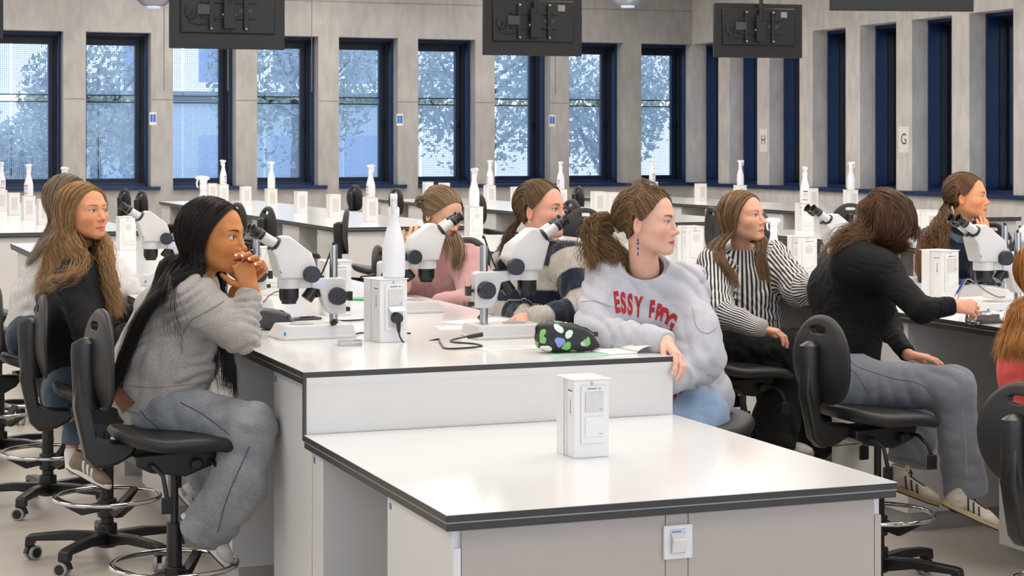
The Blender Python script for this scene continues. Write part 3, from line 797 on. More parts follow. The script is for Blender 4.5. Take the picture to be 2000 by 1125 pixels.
chair_q(9.9, y_at(1165, 9.9), 0, 'dark empty chair far back beside two white towers', dz=0.12)
chair_q(9.2, y_at(1905, 9.2), 200, 'empty dark chair back right of the navy jacket woman', dz=0.0)
chair_q(0.55, 11.6, 20, 'empty black chair cut off by the left edge of the photo', dz=0.06)
for a, k in proto_later[1:] + proto_later[:1]:
    # copies are made from the untouched prototype; the first entry finally moves it
    if (a, k) == proto_later[0]:
        r_ = CH; CHU.append(r_); r_.location = (a[0], a[1], 0); r_.rotation_euler = (0, 0, math.radians(a[2])); r_['label'] = a[3]
        for ch in r_.children:
            nme = ch.name.split('.')[0]
            if nme in ('seat', 'tilt_mechanism', 'lever'): ch.location.z = k.get('dz', 0)
            elif nme == 'back_stem': ch.location.z = k.get('dz', 0) + k.get('stem', 0)
            elif nme in ('backrest', 'bracket_cover'): ch.location.z = k.get('dz', 0) + k.get('back', 0)
    else:
        if not CHU: CHU.append(None)
        chair(*a, **k)

# ------------------------------------------------------------------ stereo microscopes
M_mic = mat('microscope_white', '#cfcdcb', rough=0.33, var=0.01)
M_micb = mat('microscope_black', '#121214', rough=0.33, var=0.05)
M_knob = mat('microscope_knob', '#1c2026', rough=0.42, var=0.05)
M_pole = mat('brushed_pole', '#b3b6ba', rough=0.22, metal=1.0, var=0.06, scale=30, stretch=(40, 40, 1))
def make_scope():
    """origin at the foot of the pole on the bench; eyepieces look towards -x; base extends to -x"""
    r = empty('stereo_microscope', (0, 0, 0))
    m = MB(); m.prism([(-0.235, -0.075), (-0.225, -0.10), (0.035, -0.10), (0.065, -0.07), (0.065, 0.07), (0.035, 0.10), (-0.225, 0.10), (-0.235, 0.075)], 0.0, 0.012, axis='z')
    m.add([(-0.234, -0.097, 0.0), (-0.205, -0.088, 0.050), (-0.205, 0.088, 0.050), (-0.234, 0.097, 0.0), (0.062, -0.096, 0.0), (0.050, -0.086, 0.050), (0.050, 0.086, 0.050), (0.062, 0.096, 0.0)],
          [(0, 1, 2, 3), (0, 4, 5, 1), (1, 5, 6, 2), (2, 6, 7, 3), (4, 7, 6, 5), (0, 3, 7, 4)])
    m.build('base', M_mic, r, bevel=0.003)
    m = MB(); m.cyl((-0.125, 0, 0.0505), (-0.125, 0, 0.0525), 0.045, n=32); m.build('stage_plate', mat('stage_plate', '#b8bcc4', rough=0.25), r)
    m = MB(); m.cyl((0.0, 0, 0.04), (0.0, 0, 0.345), 0.0155, n=28); m.build('pole', M_pole, r)
    m = MB(); m.cyl((-0.03, -0.085, 0.06), (-0.03, -0.105, 0.062), 0.012, n=16); m.cyl((-0.038, -0.10, 0.055), (-0.022, -0.113, 0.068), 0.009, n=12); m.build('dimmer_knob', M_micb, r)
    # focusing carrier
    m = MB(); m.prism([(-0.095, 0.222), (0.03, 0.222), (0.042, 0.215), (0.042, 0.085), (-0.018, 0.085), (-0.03, 0.095), (-0.045, 0.12), (-0.062, 0.18), (-0.095, 0.186)], -0.026, 0.026)
    m.build('focus_arm', M_mic, r, bevel=0.005)
    m = MB(); m.box(-0.155, -0.05, -0.020, 0.020, 0.186, 0.222); m.cyl((-0.175, 0, 0.186), (-0.175, 0, 0.224), 0.044, n=32); m.build('body_ring', M_mic, r, bevel=0.003)
    for s in (-1, 1): m = MB(); m.cyl((0.004, s * 0.026, 0.153), (0.004, s * 0.058, 0.153), 0.034, 0.032, n=28); m.cyl((0.004, s * 0.057, 0.153), (0.004, s * 0.060, 0.153), 0.012, n=12); m.build('focus_knob', M_knob, r, bevel=0.002)
    m = MB(); m.cyl((0.042, 0, 0.150), (0.056, 0, 0.150), 0.006, n=10); m.box(0.054, 0.072, -0.014, 0.014, 0.132, 0.168)
    m.build('clamp_screw', M_micb, r, bevel=0.002)
    m = MB(); m.cyl((0.042, 0, 0.100), (0.064, 0, 0.100), 0.009, n=14); m.build('clamp_screw', M_micb, r, bevel=0.002)
    # objective
    m = MB(); m.lathe([(0.0, 0.0), (0.037, 0.0), (0.037, 0.035), (0.032, 0.048), (0.028, 0.050), (0.028, 0.058), (0.0, 0.058)], (-0.175, 0, 0.186), (0, 0, -1), n=32); m.build('objective', M_micb, r)
    # optical body
    m = MB()
    m.add([(-0.222, -0.048, 0.224), (-0.222, 0.048, 0.224), (-0.118, 0.052, 0.224), (-0.118, -0.052, 0.224),
           (-0.243, -0.054, 0.312), (-0.243, 0.054, 0.312), (-0.082, 0.054, 0.268), (-0.082, -0.054, 0.268),
           (-0.252, -0.046, 0.326), (-0.252, 0.046, 0.326), (-0.098, 0.046, 0.318), (-0.098, -0.046, 0.318),
           (-0.206, -0.036, 0.384), (-0.206, 0.036, 0.384), (-0.180, 0.034, 0.382), (-0.180, -0.034, 0.382)],
          [(0, 3, 2, 1), (0, 4, 7, 3), (1, 2, 6, 5), (0, 1, 5, 4), (3, 7, 6, 2), (4, 8, 11, 7), (5, 6, 10, 9), (4, 5, 9, 8), (7, 11, 10, 6),
           (8, 12, 15, 11), (9, 10, 14, 13), (8, 9, 13, 12), (11, 15, 14, 10), (12, 13, 14, 15)])
    m.build('optical_body', M_mic, r, bevel=0.008, seg=3)
    for s in (-1, 1): m = MB(); m.cyl((-0.105, s * 0.045, 0.240), (-0.105, s * 0.078, 0.240), 0.032, 0.031, n=28); m.build('zoom_knob', M_knob, r, bevel=0.002)
    # binocular head
    ax = np.array([-math.cos(math.radians(33)), 0, math.sin(math.radians(33))])
    m = MB(); c0 = np.array([-0.228, 0, 0.350]); 
    a_, b_, d_ = frame_of(ax)
    for s in (-1, 1): m.cyl(c0 + [0, s * 0.022, 0], c0 + [0, s * 0.022, 0] + ax * 0.012, 0.028, n=24)
    m.build('head_flange', M_knob, r, bevel=0.002)
    for s in (-1, 1):
        q0 = c0 + [0, s * 0.028, 0] + ax * 0.01
        m = MB(); m.cyl(q0, q0 + ax * 0.058, 0.0185, 0.0178, n=24); t_ = m.build('eyepiece_tube', M_mic, r)
        q1 = q0 + ax * 0.055
        m = MB(); m.lathe([(0.0, 0.0), (0.0195, 0.0), (0.0205, 0.004), (0.0205, 0.012), (0.019, 0.014), (0.0205, 0.016), (0.0205, 0.026), (0.0175, 0.030), (0.0165, 0.034), (0.021, 0.048), (0.0215, 0.052), (0.017, 0.050), (0.013, 0.036), (0.0, 0.034)], q1, ax, n=28)
        m.build('eyepiece', M_micb, r)
        m = MB(); m.cyl(q1 + ax * 0.0142, q1 + ax * 0.0158, 0.0208, n=28); m.build('scale_ring', mat('scale_ring', '#8f9296'), r)
    # lamp head and its lead
    m = MB(); l0 = np.array([-0.085, 0, 0.168]); m.cyl(l0 + [0.012, 0, 0.02], l0 + [-0.022, 0, -0.026], 0.023, 0.024, n=24); m.cyl((-0.07, 0, 0.19), (-0.06, 0, 0.15), 0.012, n=12); m.build('spot_lamp', M_micb, r, bevel=0.001)
    m = MB(); m.tube([(-0.055, 0.0, 0.222), (-0.04, 0.0, 0.25), (-0.018, 0.004, 0.30), (0.0, 0.004, 0.352), (0.003, 0.002, 0.358), (0.004, 0, 0.345)], 0.0035, n=8); m.box(-0.062, -0.04, -0.008, 0.008, 0.222, 0.23); m.build('lamp_lead', M_micb, r)
    m = MB(); m.box(-0.088, -0.035, -0.0265, -0.0258, 0.196, 0.214); lb = m.build('rating_label', mat('rating_label', '#d4d6ee', rough=0.4), r, smooth=False)
    text_mesh('www.zeiss.com', 0.0065, 'lettering', M_bar, r, (-0.062, -0.0268, 0.205), Matrix.Rotation(PI / 2, 4, 'X'))
    m = MB(); m.box(-0.224, -0.214, -0.0500, -0.0485, 0.246, 0.262); m.build('maker_badge', M_blue, r, smooth=False)
    m = MB(); m.box(-0.222, -0.214, -0.0965, -0.093, 0.018, 0.030); m.build('base_badge', M_blue, r, smooth=False)
    return r
SCP = make_scope(); SCP['category'] = 'microscope'; SCU = []
def scope(u, X, rz, label, Y=None, lift=0.0):
    o = place(SCP, SCU, (X, Y if Y is not None else y_at(u, X), ZU), math.radians(rz), label, None)
    for ch in o.children:
        if ch.name.split('.')[0] not in ('base', 'stage_plate', 'pole', 'dimmer_knob', 'base_badge'): ch.location.z = lift
    return o
scope(655, 1.93, 2, 'white stereo microscope nearest the girl in the grey sweatshirt, eyepieces pointing left', Y=6.95)
scope(946, 2.445, 181, 'white stereo microscope right of the plugged tower, eyepieces before the navy and cream sweater', Y=6.70, lift=0.026)
scope(776, 2.42, 178, 'white stereo microscope the girl in pink looks into', Y=7.85)
scope(500, 1.93, 0, 'white stereo microscope behind the folded hands, only its pole and knob showing', Y=8.22)
scope(330, 1.93, 0, 'leftmost white stereo microscope behind the black haired girl', Y=9.85)
scope(0, 4.97, 0, 'white stereo microscope in front of the woman in the navy jacket, eyepieces pointing left', Y=6.88)
scope(0, 5.05, 0, 'white stereo microscope behind the bent head, eyepieces pointing left', Y=8.24)
scope(0, 5.42, 180, 'white stereo microscope with eyepieces pointing right above the bent head', Y=8.95)
scope(0, 5.36, 180, 'white stereo microscope at the right edge, seen by its steel pole', Y=7.52)

# ------------------------------------------------------------------ hanging monitors
M_tv = mat('monitor_black', '#0a0a0c', rough=0.45, var=0.05, bump=0.05)
M_tvg = mat('monitor_grey', '#3a3d44', rough=0.5)
def make_tv():
    r = empty('hanging_monitor', (0, 0, 0)); w, h = 0.50, 0.29
    m = MB(); m.box(-w, w, -0.02, 0.02, -h, h); m.build('casing', M_tv, r, bevel=0.006)
    m = MB(); m.box(-w + 0.01, w - 0.01, 0.0201, 0.022, -h + 0.012, h - 0.01); m.build('screen', mat('screen_off', '#0c0d10', rough=0.15), r, smooth=False)
    m = MB(); m.box(-w + 0.09, w - 0.09, -0.045, -0.02, -h + 0.13, h - 0.05); m.build('rear_housing', M_tv, r, bevel=0.012)
    m = MB(); m.box(-0.24, 0.24, -0.065, -0.045, -0.035, -0.015); m.box(-0.24, 0.24, -0.065, -0.045, 0.10, 0.12)
    for x in (-0.15, 0.15): m.box(x - 0.02, x + 0.02, -0.075, -0.045, -0.13, 0.20)
    m.build('mount_rail', mat('mount_black', '#0d0d0f', rough=0.5), r, bevel=0.003)
    m = MB(); m.box(-0.05, 0.05, -0.11, -0.07, -0.12, 0.16); m.build('mount_head', mat('mount_black', '#0d0d0f'), r, bevel=0.004)
    m = MB(); m.cyl((0, -0.10, 0.1), (0, -0.10, 2.2), 0.022, n=16); m.build('ceiling_pole', mat('mount_black', '#0d0d0f'), r)
    for x, z in ((-0.15, -0.12), (0.15, -0.12), (-0.15, 0.19), (0.15, 0.19), (-0.03, 0.14), (0.03, 0.14), (-0.05, 0.0), (0.05, 0.0)): m = MB(); m.sphere((x, -0.078, z), 0.012, 10); m.build('bolt', mat('bolt_zinc', '#a9a69a', rough=0.35, metal=0.6), r)
    m = MB(); m.box(-0.27, -0.15, -0.075, -0.045, 0.0, 0.085); m.build('signal_box', M_tvg, r, bevel=0.003); m = MB(); m.box(0.09, 0.21, -0.05, -0.045, 0.02, 0.06); m.build('signal_box', M_tvg, r, bevel=0.003)
    m = MB(); m.tube([(-0.36, -0.05, 0.07), (-0.37, -0.07, 0.0), (-0.33, -0.07, -0.05), (-0.28, -0.06, -0.03), (-0.27, -0.06, 0.03)], 0.006, n=8); m.tube([(-0.30, -0.06, 0.04), (-0.34, -0.07, -0.07), (-0.25, -0.06, -0.09), (-0.1, -0.06, -0.05)], 0.005, n=8); m.build('cable', M_blk, r)
    m = MB(); m.box(0.245, 0.315, -0.0465, -0.0455, 0.14, 0.20); m.build('rating_label', mat('label_grey', '#8e8e8b', rough=0.5), r, smooth=False)
    m = MB()
    for z in (0.06, 0.035, 0.01): m.cyl((-0.37, -0.02, z), (-0.37, -0.035, z), 0.009, n=10)
    m.build('connector', mat('connector_pale', '#b9b6ad', rough=0.4), r)
    return r
TV = make_tv(); TV['category'] = 'monitor'; TVU = []
for i, (u, v, d, rz, lab) in enumerate([
    (444, 30, 16.3, -1, 'black monitor hanging over the third window, seen from behind'),
    (1040, 50, 18.2, -3, 'black monitor hanging over the seventh window, seen from behind'),
    (1480, 60, 20.3, -8, 'black monitor hanging before the room corner, its whole back showing'),
    (1761, -62, 12.8, -14, 'black monitor cut off by the top edge of the photo on the right'),
    (-106, 10, 17.0, -1, 'black monitor showing only its right edge at the left of the photo')]):
    p = pw(u, v, d); place(TV, TVU, tuple(p), math.radians(rz), lab, None)

# ------------------------------------------------------------------ pendant lamps at the top edge
M_alu = mat('lamp_aluminium', '#aeb4c0', rough=0.25, metal=0.8)
def make_pendant():
    r = empty('pendant_lamp', (0, 0, 0))
    m = MB(); m.lathe([(0.08, 0.0), (0.17, 0.02), (0.24, 0.09), (0.25, 0.16), (0.10, 0.28), (0.0, 0.28)], n=36); m.build('reflector', M_alu, r)
    m = MB(); m.lathe([(0.0, -0.02), (0.09, -0.02), (0.10, 0.0), (0.10, 0.012), (0.0, 0.012)], n=28); m.build('lens', mat('lamp_lens', '#c9d6f4', rough=0.2, emit=('#b8ccff', 0.6)), r)
    m = MB(); m.cyl((0, 0, 0.28), (0, 0, 0.8), 0.01, n=8); m.build('rod', M_blk, r)
    return r
PL = make_pendant(); PL['category'] = 'lamp'; PLU = []
for (u, v, d, lab) in ((300, 13, 26.5, 'round pendant lamp at the top edge left of the first hanging monitor'), (1226, 12, 26.5, 'round pendant lamp at the top edge right of the middle monitor'),(810, -14, 26, 'round pendant lamp above the middle windows, cut by the top edge')):
    place(PL, PLU, tuple(pw(u, v, d)), 0, lab, None)
# ceiling lamp fixtures above the rows (out of frame, they carry the room light)
m = MB(); m.box(-0.80, 0.80, -1.65, 1.65, 0.0, 0.08); m.box(-0.80, -0.76, -1.65, 1.65, -0.03, 0.0); m.box(0.76, 0.80, -1.65, 1.65, -0.03, 0.0)
FX = m.build('ceiling_light', mat('fixture_white', '#d8d8d8', rough=0.4), None, smooth=False); FX['category'] = 'lamp'; k_ = 0
for o in list(SC.objects):
    if o.type == 'LIGHT' and o.name.startswith('ceiling_lamp_light'):
        f = FX if k_ == 0 else FX.copy()
        if k_: COL.objects.link(f)
        f.location = (o.location.x, o.location.y, CEIL - 0.09)
        f['label'] = 'white ceiling light, %s of its row, %s row away from the camera' % (ORD[k_ // 6], ORD[k_ % 6]); k_ += 1
# ------------------------------------------------------------------ implicit surfaces for bodies, clothes and hair
A = lambda *p: np.array(p, float)
def smin(a, b, k):
    h = np.maximum(k - np.abs(a - b), 0.0) / k
    return np.minimum(a, b) - h * h * k * 0.25
def smax(a, b, k): return -smin(-a, -b, k)
def f_cone(p, a, b, ra, rb):
    ba = b - a; L = float(ba @ ba) + 1e-9
    t = np.clip(((p - a) @ ba) / L, 0, 1)
    return np.linalg.norm(p - a - t[:, None] * ba, axis=1) - (ra + (rb - ra) * t)
def f_ell(p, c, r, R=None):
    q = p - c
    if R is not None: q = q @ R
    r = np.asarray(r, float)
    k0 = np.linalg.norm(q / r, axis=1); k1 = np.linalg.norm(q / (r * r), axis=1) + 1e-9
    return k0 * (k0 - 1.0) / k1
def waves(p, seed, lam, n=5):
    """smooth pseudo noise in -1..1 made of a few sine waves"""
    R = np.random.RandomState(seed); out = np.zeros(len(p))
    for i in range(n):
        d = R.normal(size=3); d /= np.linalg.norm(d)
        out += np.sin((p @ d) * (2 * PI / (lam * R.uniform(0.7, 1.5))) + R.uniform(0, 6.28) + 1.3 * np.sin((p @ np.roll(d, 1)) * (PI / lam)))
    return out / n ** 0.5 / 1.4

def surf_nets(f, lo, hi, h):
    """mesh the zero level of f (negative inside); only blocks near the surface are evaluated"""
    lo = np.asarray(lo, float); hi = np.asarray(hi, float); B = 8
    nb = np.maximum(1, np.ceil((hi - lo) / (h * B)).astype(int)); N = nb * B + 1
    F = np.full(tuple(N), 9.0, np.float32)
    g = np.stack(np.meshgrid(*[np.arange(n) for n in nb], indexing='ij'), -1).reshape(-1, 3)
    cen = lo + (g + 0.5) * B * h; v = f(cen); rad = B * h * 0.87 * 1.35 + 0.012
    sgn = np.where(v < 0, -9.0, 9.0)
    deep = g[v < -rad]
    for q in deep: F[q[0] * B:(q[0] + 1) * B + 1, q[1] * B:(q[1] + 1) * B + 1, q[2] * B:(q[2] + 1) * B + 1] = -9.0
    act = g[np.abs(v) <= rad]
    off = np.stack(np.meshgrid(*[np.arange(B + 1)] * 3, indexing='ij'), -1).reshape(-1, 3)
    CH_ = 400
    for s in range(0, len(act), CH_):
        a = act[s:s + CH_]; idx = (a[:, None, :] * B + off[None]).reshape(-1, 3)
        F[idx[:, 0], idx[:, 1], idx[:, 2]] = f(lo + idx * h)
    S = F < 0
    c = [S[i:N[0] - 1 + i, j:N[1] - 1 + j, k:N[2] - 1 + k] for i in (0, 1) for j in (0, 1) for k in (0, 1)]
    tot = sum(x.astype(np.int8) for x in c); cells = np.argwhere((tot > 0) & (tot < 8))
    if len(cells) == 0: return np.zeros((0, 3)), np.zeros((0, 4), int)
    vid = np.full(tuple(N - 1), -1, np.int64); vid[cells[:, 0], cells[:, 1], cells[:, 2]] = np.arange(len(cells))
    acc = np.zeros((len(cells), 3)); cnt = np.zeros(len(cells))
    corners = [(0, 0, 0), (1, 0, 0), (0, 1, 0), (1, 1, 0), (0, 0, 1), (1, 0, 1), (0, 1, 1), (1, 1, 1)]
    for i in range(8):
        for j in range(i + 1, 8):
            a, b = np.array(corners[i]), np.array(corners[j])
            if np.abs(a - b).sum() != 1: continue
            ia, ib = cells + a, cells + b
            fa = F[ia[:, 0], ia[:, 1], ia[:, 2]]; fb = F[ib[:, 0], ib[:, 1], ib[:, 2]]
            m = (fa < 0) != (fb < 0); t = np.where(m, fa / (fa - fb + 1e-12), 0)
            acc += m[:, None] * (a + t[:, None] * (b - a)); cnt += m
    V = lo + (cells + acc / np.maximum(cnt, 1)[:, None]) * h
    Q = []
    for ax in range(3):
        u, w = (ax + 1) % 3, (ax + 2) % 3
        sl0 = [slice(1, N[i] - 1) for i in range(3)]; sl1 = list(sl0)
        sl0[ax] = slice(0, N[ax] - 1); sl1[ax] = slice(1, N[ax])
        a, b = S[tuple(sl0)], S[tuple(sl1)]
        for flip, mask in ((False, a & ~b), (True, ~a & b)):
            e = np.argwhere(mask)
            if not len(e): continue
            e = e + [1 if i != ax else 0 for i in range(3)]
            eu = np.zeros(3, int); eu[u] = 1; ew = np.zeros(3, int); ew[w] = 1
            q = [e - eu - ew, e - ew, e, e - eu]
            q = np.stack([vid[x[:, 0], x[:, 1], x[:, 2]] for x in q], 1)
            if flip: q = q[:, ::-1]
            Q.append(q)
    Q = np.concatenate(Q); Q = Q[(Q >= 0).all(1)]
    return V, Q

def mesh_np(name, V, Q, mats, parent=None, col=None, attrs=None, mi=None, smooth=True):
    me = bpy.data.meshes.new(name); n, k = Q.shape
    me.vertices.add(len(V)); me.vertices.foreach_set('co', np.asarray(V, np.float32).ravel())
    me.loops.add(n * k); me.loops.foreach_set('vertex_index', Q.astype(np.int32).ravel())
    me.polygons.add(n); me.polygons.foreach_set('loop_start', np.arange(0, n * k, k, dtype=np.int32))
    me.polygons.foreach_set('loop_total', np.full(n, k, np.int32))
    me.update(calc_edges=True)
    if smooth: me.polygons.foreach_set('use_smooth', np.ones(n, bool))
    for m in (mats if isinstance(mats, (list, tuple)) else [mats]): me.materials.append(m)
    if mi is not None: me.polygons.foreach_set('material_index', np.asarray(mi, np.int32))
    if col is not None:
        at = me.color_attributes.new('Col', 'FLOAT_COLOR', 'POINT')
        at.data.foreach_set('color', np.concatenate([col, np.ones((len(col), 1))], 1).astype(np.float32).ravel())
    for kx, val in (attrs or {}).items():
        at = me.attributes.new(kx, 'FLOAT', 'POINT'); at.data.foreach_set('value', np.asarray(val, np.float32))
    me.validate()
    o = bpy.data.objects.new(name, me); COL.objects.link(o)
    if parent is not None: o.parent = parent
    return o

# ------------------------------------------------------------------ heads
def unit(v): v = np.asarray(v, float); return v / (np.linalg.norm(v) + 1e-12)
def head_frame(center, az, pitch=0.0, roll=0.0, scale=1.0):
    """az: degrees from facing the camera towards picture right; pitch up positive; roll tips the crown to picture right"""
    a, p = math.radians(az), math.radians(pitch)
    f = math.cos(p) * (math.sin(a) * RGT - math.cos(a) * FWD) + math.sin(p) * UPV
    x = unit(np.cross(f, UPV)); u = np.cross(x, f)
    r = math.radians(roll); x, u = math.cos(r) * x - math.sin(r) * u, math.sin(r) * x + math.cos(r) * u
    R = np.stack([x, f, u], 1)          # columns: local x, y (face), z (crown)
    return dict(c=np.asarray(center, float), R=R, s=scale)
def to_local(H, p): return ((p - H['c']) @ H['R']) / H['s']
def to_world(H, q): return H['c'] + (np.atleast_2d(q) * H['s']) @ H['R'].T

def cranium(p):
    d = f_ell(p, A(0, -0.018, 0.030), (0.074, 0.095, 0.083))
    return smin(d, f_ell(p, A(0, 0.012, -0.010), (0.066, 0.078, 0.085)), 0.03)
def head_sdf(p, nose=1.0, mouth=1.0, open_eye=0.88, jaw=1.0):
    q = p.copy(); q[:, 0] = np.abs(q[:, 0])
    C = lambda a, b, ra, rb: f_cone(q, A(*a), A(*b), ra, rb)
    d = cranium(q)
    d = smin(d, f_ell(q, A(0, 0.028, 0.048), (0.056, 0.050, 0.046)), 0.03)
    d = smin(d, f_ell(q, A(0, 0.030, -0.040), (0.048 * jaw, 0.055, 0.064)), 0.03)
    d = smin(d, C((0.042 * jaw, -0.004, -0.050), (0.012, 0.068, -0.095), 0.018, 0.0145), 0.028)
    d = smin(d, C((0.0, 0.075, -0.097), (0.006, 0.074, -0.097), 0.0140, 0.013), 0.022)
    d = smin(d, f_ell(q, A(0.041, 0.057, -0.026), (0.020, 0.021, 0.019)), 0.028)
    d = smin(d, C((0.010, 0.081, 0.019), (0.042, 0.066, 0.021), 0.010, 0.010), 0.022)
    d = smin(d, f_ell(q, A(0, 0.070, -0.062), (0.030, 0.023, 0.026)), 0.016)
    # eye hollows
    d = smax(d, -f_ell(q, A(0.031, 0.099, 0.0005), (0.0185, 0.016, 0.0115)), 0.012)
    # nose
    d = smin(d, C((0, 0.082, 0.010), (0, 0.100 + 0.004 * nose, -0.030), 0.0068, 0.0078 * nose), 0.010)
    d = smin(d, f_ell(q, A(0, 0.1045 + 0.003 * nose, -0.0345), (0.0095 * nose, 0.0095, 0.0088)), 0.006)
    d = smin(d, f_ell(q, A(0.0115 * nose, 0.0945, -0.0385), (0.0075, 0.0105, 0.0075)), 0.006)
    d = smax(d, -f_ell(q, A(0.0065, 0.099, -0.0465), (0.0036, 0.006, 0.004)), 0.003)
    # lids over the eyeball
    ey = A(0.031, 0.0725, 0.0)
    lid = np.linalg.norm(q - ey, axis=1) - 0.0157
    dx = (q[:, 0] - 0.031) / 0.0158
    up = 0.0058 * open_eye * np.sqrt(np.maximum(1 - dx * dx, 0)); lo_ = -0.0044 * open_eye * np.sqrt(np.maximum(1 - dx * dx, 0))
    slit = np.maximum(q[:, 2] - up - 0.0004, lo_ - q[:, 2]); slit = np.maximum(slit, np.abs(dx) * 0.0158 - 0.0156)
    lid = np.maximum(lid, -np.maximum(slit, 0.060 - q[:, 1]))
    d = smin(d, lid, 0.0035)
    d = np.maximum(d, -np.maximum(np.linalg.norm(q - ey, axis=1) - 0.0143, slit - 0.0003))
    # lips
    d = smin(d, C((0, 0.0925, -0.0655), (0.0215, 0.081, -0.0695), 0.0062 * mouth, 0.0028), 0.006)
    d = smin(d, C((0, 0.0905, -0.0760), (0.0185, 0.081, -0.0720), 0.0072 * mouth, 0.0030), 0.006)
    d = smax(d, -C((0, 0.099, -0.0705), (0.025, 0.084, -0.0712), 0.0022, 0.0016), 0.003)
    # ears
    ec = A(0.0785, -0.010, -0.010)
    R = np.array([[0.93, 0.36, 0], [-0.36, 0.93, 0], [0, 0, 1.0]])
    ear = f_ell(q, ec, (0.0080, 0.019, 0.032), R)
    ear = smax(ear, -f_ell(q, ec + A(0.009, 0.004, 0.003), (0.0075, 0.010, 0.020), R), 0.004)
    d = smin(d, ear, 0.008)
    return d

def skin_colors(L, base, lip, brow, brow_th=1.0, blush=0.35):
    """colour of the skin itself: lips, brows, cheeks, nose, lashes; plus painted shade in the mouth line"""
    base = np.array(lin(base)); lip = np.array(lin(lip)); brow = np.array(lin(brow))
    n = len(L); col = np.tile(base, (n, 1)); x = np.abs(L[:, 0]); y, z = L[:, 1], L[:, 2]
    front = y > 0.04
    def blend(mask, c):
        nonlocal col; m = np.clip(mask, 0, 1)[:, None]; col = col * (1 - m) + c * m
    red = base * np.array([1.03, 0.72, 0.66])
    blend(blush * np.exp(-(((x - 0.044) / 0.020) ** 2 + ((z + 0.030) / 0.018) ** 2)) * front, red)
    blend(blush * np.exp(-((x / 0.014) ** 2 + ((z + 0.036) / 0.014) ** 2)) * (y > 0.088), red)
    blend(blush * (np.abs(L[:, 0]) > 0.076), red)
    cz = -0.0705 - 0.0008
    hw = np.clip(1 - (x / 0.0245) ** 2, 0, 1) ** 0.6
    mu = np.clip((0.0085 * hw - np.abs(z - cz - 0.0006)) / 0.0018, 0, 1) * (x < 0.0245) * (y > 0.074)
    blend(mu, lip)
    blend(np.clip((0.0011 - np.abs(z + 0.0708)) / 0.0008, 0, 1) * (x < 0.023) * (y > 0.076), lip * 0.45)  # crease shade between the lips, put into the colour
    # brows
    bz = 0.0195 + 0.0040 * np.sin(np.clip((x - 0.013) / 0.034, 0, 1) * PI * 0.75)
    th = 0.0036 * brow_th * np.clip(1.15 - (x - 0.012) / 0.036 * 0.75, 0.2, 1)
    blend(np.clip((th - np.abs(z - bz)) / 0.0014, 0, 1) * ((x > 0.012) & (x < 0.050)) * front * 0.9, brow)
    # lash line
    dx = (x - 0.031) / 0.0160; inside = np.abs(dx) < 1.05
    up = 0.0058 * np.sqrt(np.maximum(1 - dx * dx, 0)) + 0.0009
    blend(np.clip((0.0019 - np.abs(z - up)) / 0.0009, 0, 1) * inside * (y > 0.07) * 0.9, np.array(lin('#1c1310')))
    lo_ = -0.0042 * np.sqrt(np.maximum(1 - dx * dx, 0))
    blend(np.clip((0.0008 - np.abs(z - lo_)) / 0.0008, 0, 1) * inside * (y > 0.07) * 0.35, brow)
    return col

M_skin = mat('skin', '#ffffff', rough=0.48, var=0.03, scale=60, bump=0.10, bscale=900, vcol=True, sss=0.25, spec=0.35)
M_eye = mat('eyeball', '#ffffff', rough=0.06, var=0.0, vcol=True, spec=0.6)
def eyes(H, parent, gaze, iris='#3b2a1c'):
    for sx_, nm in ((-1, 'eye'), (1, 'eye')):
        c = to_world(H, A(sx_ * 0.031, 0.0725, 0.0))[0]; r = 0.0141 * H['s']
        g = unit(gaze); a, b, d = frame_of(g); V, Q = [], []; n, m = 20, 18
        ang = [0, 0.08, 0.16, 0.20, 0.26, 0.34, 0.42, 0.47, 0.54, 0.64] + [0.8 + 0.3 * i for i in range(8)]
        col = []
        for k, ph in enumerate(ang):
            ph = min(ph, PI)
            for i in range(n):
                t = 2 * PI * i / n
                V.append(c + r * (math.cos(ph) * d + math.sin(ph) * (math.cos(t) * a + math.sin(t) * b)))
                col.append(lin('#050505') if ph < 0.19 else (lin(iris) if ph < 0.46 else (lin('#15100d') if ph < 0.52 else lin('#bdb4ae'))))
        for k in range(len(ang) - 1):
            for i in range(n):
                j = (i + 1) % n; Q.append((k * n + i, (k + 1) * n + i, (k + 1) * n + j, k * n + j))
        mesh_np('eye', np.array(V), np.array(Q), M_eye, parent, col=np.array(col))

